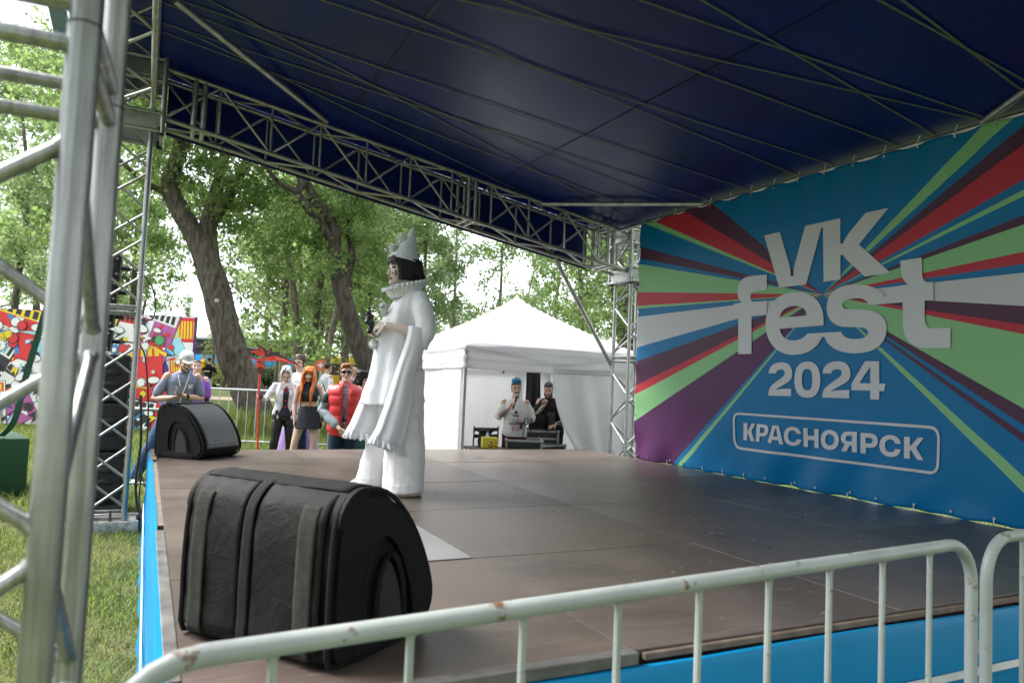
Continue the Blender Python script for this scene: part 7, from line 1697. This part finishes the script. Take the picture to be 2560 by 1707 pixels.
# person in pink, behind
loc, rz = mk(884, 18.5, .6)
a = Fig('person', 'bald person in a pink top seen just above the dark haired visitor', loc, rz, 1.72, 0, SKIN, LIPS, HBRN, headrot=(.5, 0, 0))
a.body(.010); a.top('pink_top', clothm('pink_cotton', (.66, .26, .28)), .47, e=.02, sl=.45, se=.02, voxel=.011); a.legs('trousers', JEAND, voxel=.011); a.shoes(SHOEB)
loc, rz = mk(872, 21, 2.4)
a = Fig('person', 'dark haired person far behind the man in the red vest', loc, rz, 1.80, 0, SKIN, LIPS, HDRK)
a.body(.012); a.top('dark_top', BLKC, .47, e=.02, sl=.45, se=.02, voxel=.012); a.legs('trousers', JEAND, voxel=.012); a.shoes(SHOEB); a.cap_hair(HDRK, .016, -.08, .06, -.05, voxel=.01)
# dark haired visitor with a black wing, half hidden by the clown
loc, rz = mk(903, 11.6, 1.1)
a = Fig('person', 'visitor with big black hair, dark winged costume and green skirt, half hidden behind the clown', loc, rz, 1.62, 1, SKINP, LIPS, HBLK, headrot=(.3, .2, 0))
a.addhand('l', (0, -.1, -1), (-1, 0, 0), .4); a.addhand('r', (0, -.1, -1), (1, 0, 0), .4)
a.body(.008); a.top('dark_top', clothm('night_blue_cloth', (.03, .03, .06)), .55, e=.014, sl=.9, se=.014, voxel=.009)
q = MB(); q.rings([a.ring(z, rx, ry, .005) for z, rx, ry in ((.61, .085, .066), (.52, .115, .09), (.40, .14, .12), (.22, .17, .15))]); solid(q, 'green_skirt', clothm('bottle_green', (.01, .05, .04)), a.t, .010, 2, lambda c: .012 * fbm((c.x * 6, c.y * 6, c.z), 1.3)); a.shoes(SHOEB)
a.cap_hair(HBLK, .040, -.11, .05, -.10, .012, .014, 14)
q = MB(); rr = random.Random(5)
for k in range(26): a.lock(q, [(rr.uniform(-.09, .09), rr.uniform(-.02, .11), .06), (rr.uniform(-.13, .13), rr.uniform(.02, .15), -.05), (rr.uniform(-.14, .14), rr.uniform(.05, .16), -.2 - rr.random() * .08)], [.025, .03, .008])
solid(q, 'loose_hair', HBLK, a.t, .009, 2)
BRD = facecam(loc[0], loc[1]); Mi = Matrix.Rotation(-rz, 4, 'Z') @ Matrix.Translation(-Vector(loc))
WG = mat('iridescent_black', (.012, .018, .024), .25, 0, .6, 14, .3, 30, col2=(.03, .05, .06))
wp_ = [((x - 1290) * 1.15e-3 * .95, (650 - y) * 1.15e-3 * .95) for x, y in ((1290, 690), (1200, 700), (1100, 680), (1030, 620), (1000, 555), (1050, 520), (1120, 475), (1200, 460), (1270, 475), (1300, 520))]
fill2d([wp_], 'wing', WG, a.t, .012, lambda u, v, w: Mi @ (Vector((loc[0], loc[1], 0)) + Matrix.Rotation(BRD, 3, 'Z') @ Vector((u - .10, .35 + w + .1 * u, 1.33 + v))))
loc, rz = mk(893, 12.4, .3)
a = Fig('person', 'curly blond child peeking out behind the red vest', loc, rz, 1.32, 0, SKINP, LIPS, HBLO, hs=1.15)
a.body(.008); a.top('blue_top', clothm('navy_cotton', (.03, .04, .10)), .45, e=.02, sl=.9, se=.014, voxel=.010); a.legs('trousers', JEAND, voxel=.010); a.shoes(SHOEB); a.cap_hair(HBLO, .030, -.08, .05, -.05, .012, .016, 34)
# second costume cape seen behind the legs of the cosplayers
def cape(label, px, Z, w, z0, z1, m, name='cape_cloth'):
    x, y, z = FZ(px, Z); q = MB(); B_ = facecam(x, y); vs = []
    for k in range(13):
        for i in range(17):
            s_ = i / 16 - .5; t = k / 12; vs.append(Vector((x, y, z)) + Matrix.Rotation(B_, 3, 'Z') @ Vector((s_ * w * (.7 + .3 * t), .05 * math.sin(s_ * 14) * (.3 + t), z1 + (z0 - z1) * t)))
    q.add(vs, [(k * 17 + i, k * 17 + i + 1, (k + 1) * 17 + i + 1, (k + 1) * 17 + i) for k in range(12) for i in range(16)])
    o = q.build(name, m); md = o.modifiers.new('t', 'SOLIDIFY'); md.thickness = .008; return o
# long coat tails and cape belong to a fourth visitor standing behind them
loc, rz = mk(757, 13.45, 2.9)
LIL = clothm('lilac_satin', (.30, .19, .46), .5)
a = Fig('person', 'visitor in a lilac and white cape standing behind the two cosplayers, mostly hidden', loc, rz, 1.50, 1, SKINP, LIPS, HBLK)
a.body(.010); q = MB(); q.rings([a.ring(z, rx, ry, .005) for z, rx, ry in ((.80, .10, .07), (.6, .13, .11), (.35, .20, .15), (.10, .25, .18))]); solid(q, 'lilac_cape', LIL, a.t, .011, 2, lambda c: .016 * fbm((c.x * 6, c.y * 6, c.z), 1.3)); a.cap_hair(HBLK, .02, -.08, .05, -.05, voxel=.01)
# presenter with teal hair
TAT = mat('tattooed_skin', (.34, .25, .20), .5, 0, .3, 22, 0, 60, .4, col2=(.06, .07, .06), detail=6)
loc = (4.93, 9.78, 0.0); rz = facecam(*loc[:2], .06)
a = Fig('person', 'presenter with teal quiff and moustache in a white sweatshirt speaking into a microphone', loc, rz, 1.62, 0, SKIN, LIPS, HDRK, headrot=(.05, .03, -.06), bulk=1.0, er=(-.155, -.02, .665), wr=(-.06, -.14, .765), el=(.158, .01, .665), wl=(.085, -.14, .625), hs=1.04)
a.mats = [SKIN, LIPS, EYE, HDRK, TAT]
def forearm(c):
    for k in 'lr':
        E, W = a.J['e' + k], a.J['w' + k]; d = W - E; t = (c - E).dot(d) / d.length_squared
        if -.3 < t < .86 and (c - E - d * t).length < .07: return 4
    return 0
_o = a.custom if hasattr(a, 'custom') else None
a.custom = lambda p: forearm(a.M @ p)
a.addhand('r', (.35, -.45, .85), (.8, -.3, -.3), 1.0); a.addhand('l', (-.8, -.5, -.1), (-.1, .2, 1), .9)
a.body(.006)
a.top('sweatshirt', clothm('off_white_fleece', (.66, .67, .66), .9, var=.03), .50, e=lambda z: .034 if z < .75 else .012, sl=.54, se=.020, disp=lambda c: .009 * fbm((c.x * 5, c.y * 5, c.z * 7), 1.3))
a.legs('trousers', clothm('maroon_cloth', (.10, .012, .045)), r=(.062, .058, .05, .048, .046)); a.shoes(SHOEB)
a.cap_hair(HDRK, .008, -.04, .05, -.01, 0, .003)
q = MB(); rr = random.Random(2)
for k in range(34):
    x, y = rr.uniform(-.055, .055), rr.uniform(-.07, .05); q.tube([a.hp(x, y, .085), a.hp(x * 1.15, y - .012, .125 + .02 * rr.random()), a.hp(x * 1.1 + .006, y + .0, .155 + .035 * rr.random() - abs(x) * .5)], [.016, .015, .005], 8, True)
solid(q, 'teal_quiff', HBLU, a.t, .005, 2)
q = MB(); q.tube([a.hp(-.034, -.090, -.060), a.hp(-.015, -.098, -.050), a.hp(0, -.100, -.050), a.hp(.015, -.098, -.050), a.hp(.034, -.090, -.060)], [.004, .008, .007, .008, .004], 8, True); q.build('moustache', HDRK, a.t)
q = MB(); fr = lambda x, z, y: Vector((x, y, z))
yb_ = -.150
for mi, pts in ((0, [(-.085, .985), (.085, .985), (.09, 1.02), (-.09, 1.02)]), (1, [(-.05, 1.115), (.055, 1.11), (.05, 1.13), (-.045, 1.135)]), (2, [(-.05, .90), (-.01, .90), (-.02, .97), (-.055, .97)]), (2, [(.02, .90), (.06, .91), (.07, .97), (.03, .97)]), (3, [(-.06, 1.03), (.0, 1.03), (-.03, 1.09)]), (1, [(-.02, 1.15), (.03, 1.15), (.02, 1.19), (-.01, 1.2)]), (2, [(.01, 1.035), (.06, 1.035), (.05, 1.09), (.02, 1.10)])):
    q.add([(x, yb_ - .004 - (.0 if z > 1.05 else (1.05 - z) * .03), z) for x, z in pts], [tuple(range(len(pts)))], mi)
q.build('chest_print', [mat('print_grey', (.22, .22, .26), .7), mat('print_black', (.04, .03, .05), .7), mat('print_pink', (.55, .30, .34), .7), mat('print_sky', (.30, .45, .55), .7)], a.t, smooth=False)
Mx = Matrix.Translation(loc) @ Matrix.Rotation(rz, 4, 'Z')
mic = thing('microphone', 'black handheld microphone with steel mesh head at the mouth of the presenter', 'microphone', (0, 0, 0))
wv_ = a.J['wr']; p0 = Mx @ (wv_ + Vector((.045, -.075, -.01))); p1 = Mx @ (a.hp(.0, -.135, -.085))
q = MB(); q.tube([p0, p0.lerp(p1, .5), p1.lerp(p0, .15)], [.013, .016, .019], 10); q.build('handle', BLACKP, mic)
q = MB(); q.ell(p1, (.028, .028, .028), 14, 10); q.build('mesh_head', ALU, mic)
q = MB(); q.bbox(Mx @ (a.J['wl'] + Vector((-.075, -.06, .02))), (.13, .075, .012), .004, Matrix.Rotation(rz, 3, 'Z')); q.bbox(Mx @ (a.J['wl'] + Vector((-.06, -.06, -.03))), (.045, .03, .09), .006, Matrix.Rotation(rz, 3, 'Z')); tag(q.build('remote_control', BLACKP), 'black remote and phone in the lower hand of the presenter', 'remote')
# sound engineer
loc = (5.80, 10.2, 0.0); rz = facecam(*loc[:2], -.30)
a = Fig('person', 'bearded man in black t-shirt with fist at his mouth behind the laptop', loc, rz, 1.64, 0, SKIN, LIPS, HDRK, lean=(-.01, -.06), headrot=(.25, .35, .0), bulk=1.12, er=(-.15, -.13, .625), wr=(-.035, -.165, .775), el=(.17, -.06, .64), wl=(.08, -.2, .60), headoff=(0, -.03, -.01))
a.mats = [SKIN, LIPS, EYE, HDRK, TAT]; a.custom = lambda p: forearm(a.M @ p)
a.addhand('r', (.25, -.1, .95), (.5, -.6, 0), 1.35); a.addhand('l', (-.2, -.9, -.2), (0, 0, -1), .4)
a.body(.006); a.top('t_shirt', BLKC, .48, e=.026, sl=.46, se=.026); a.legs('trousers', BLKC); a.shoes(SHOEB); a.cap_hair(HDRK, .010, -.05, .058, -.03)
q = MB()
q.tube([a.hp(*p) for p in ((-.064, .0, -.03), (-.060, -.03, -.060), (-.050, -.055, -.085), (-.030, -.080, -.103), (0, -.091, -.112), (.030, -.080, -.103), (.050, -.055, -.085), (.060, -.03, -.060), (.064, .0, -.03))], [.008, .012, .016, .018, .018, .018, .016, .012, .008], 10, True); q.tube([a.hp(-.028, -.0915, -.058), a.hp(0, -.0975, -.052), a.hp(.028, -.0915, -.058)], [.006, .008, .006], 8, True)
solid(q, 'beard', HDRK, a.t, .005, 3)
q = MB(); W_, E_ = a.J['wr'], a.J['er']; d = (E_ - W_).normalized()
for t, mi in ((.05, 0), (.075, 1)): q.tube([W_ + d * t, W_ + d * (t + .02)], .034, 14, mi=mi)
q.build('wrist_band', [mat('green_band', (.05, .45, .2), .5), mat('pale_band', (.5, .45, .5), .5)], a.t)
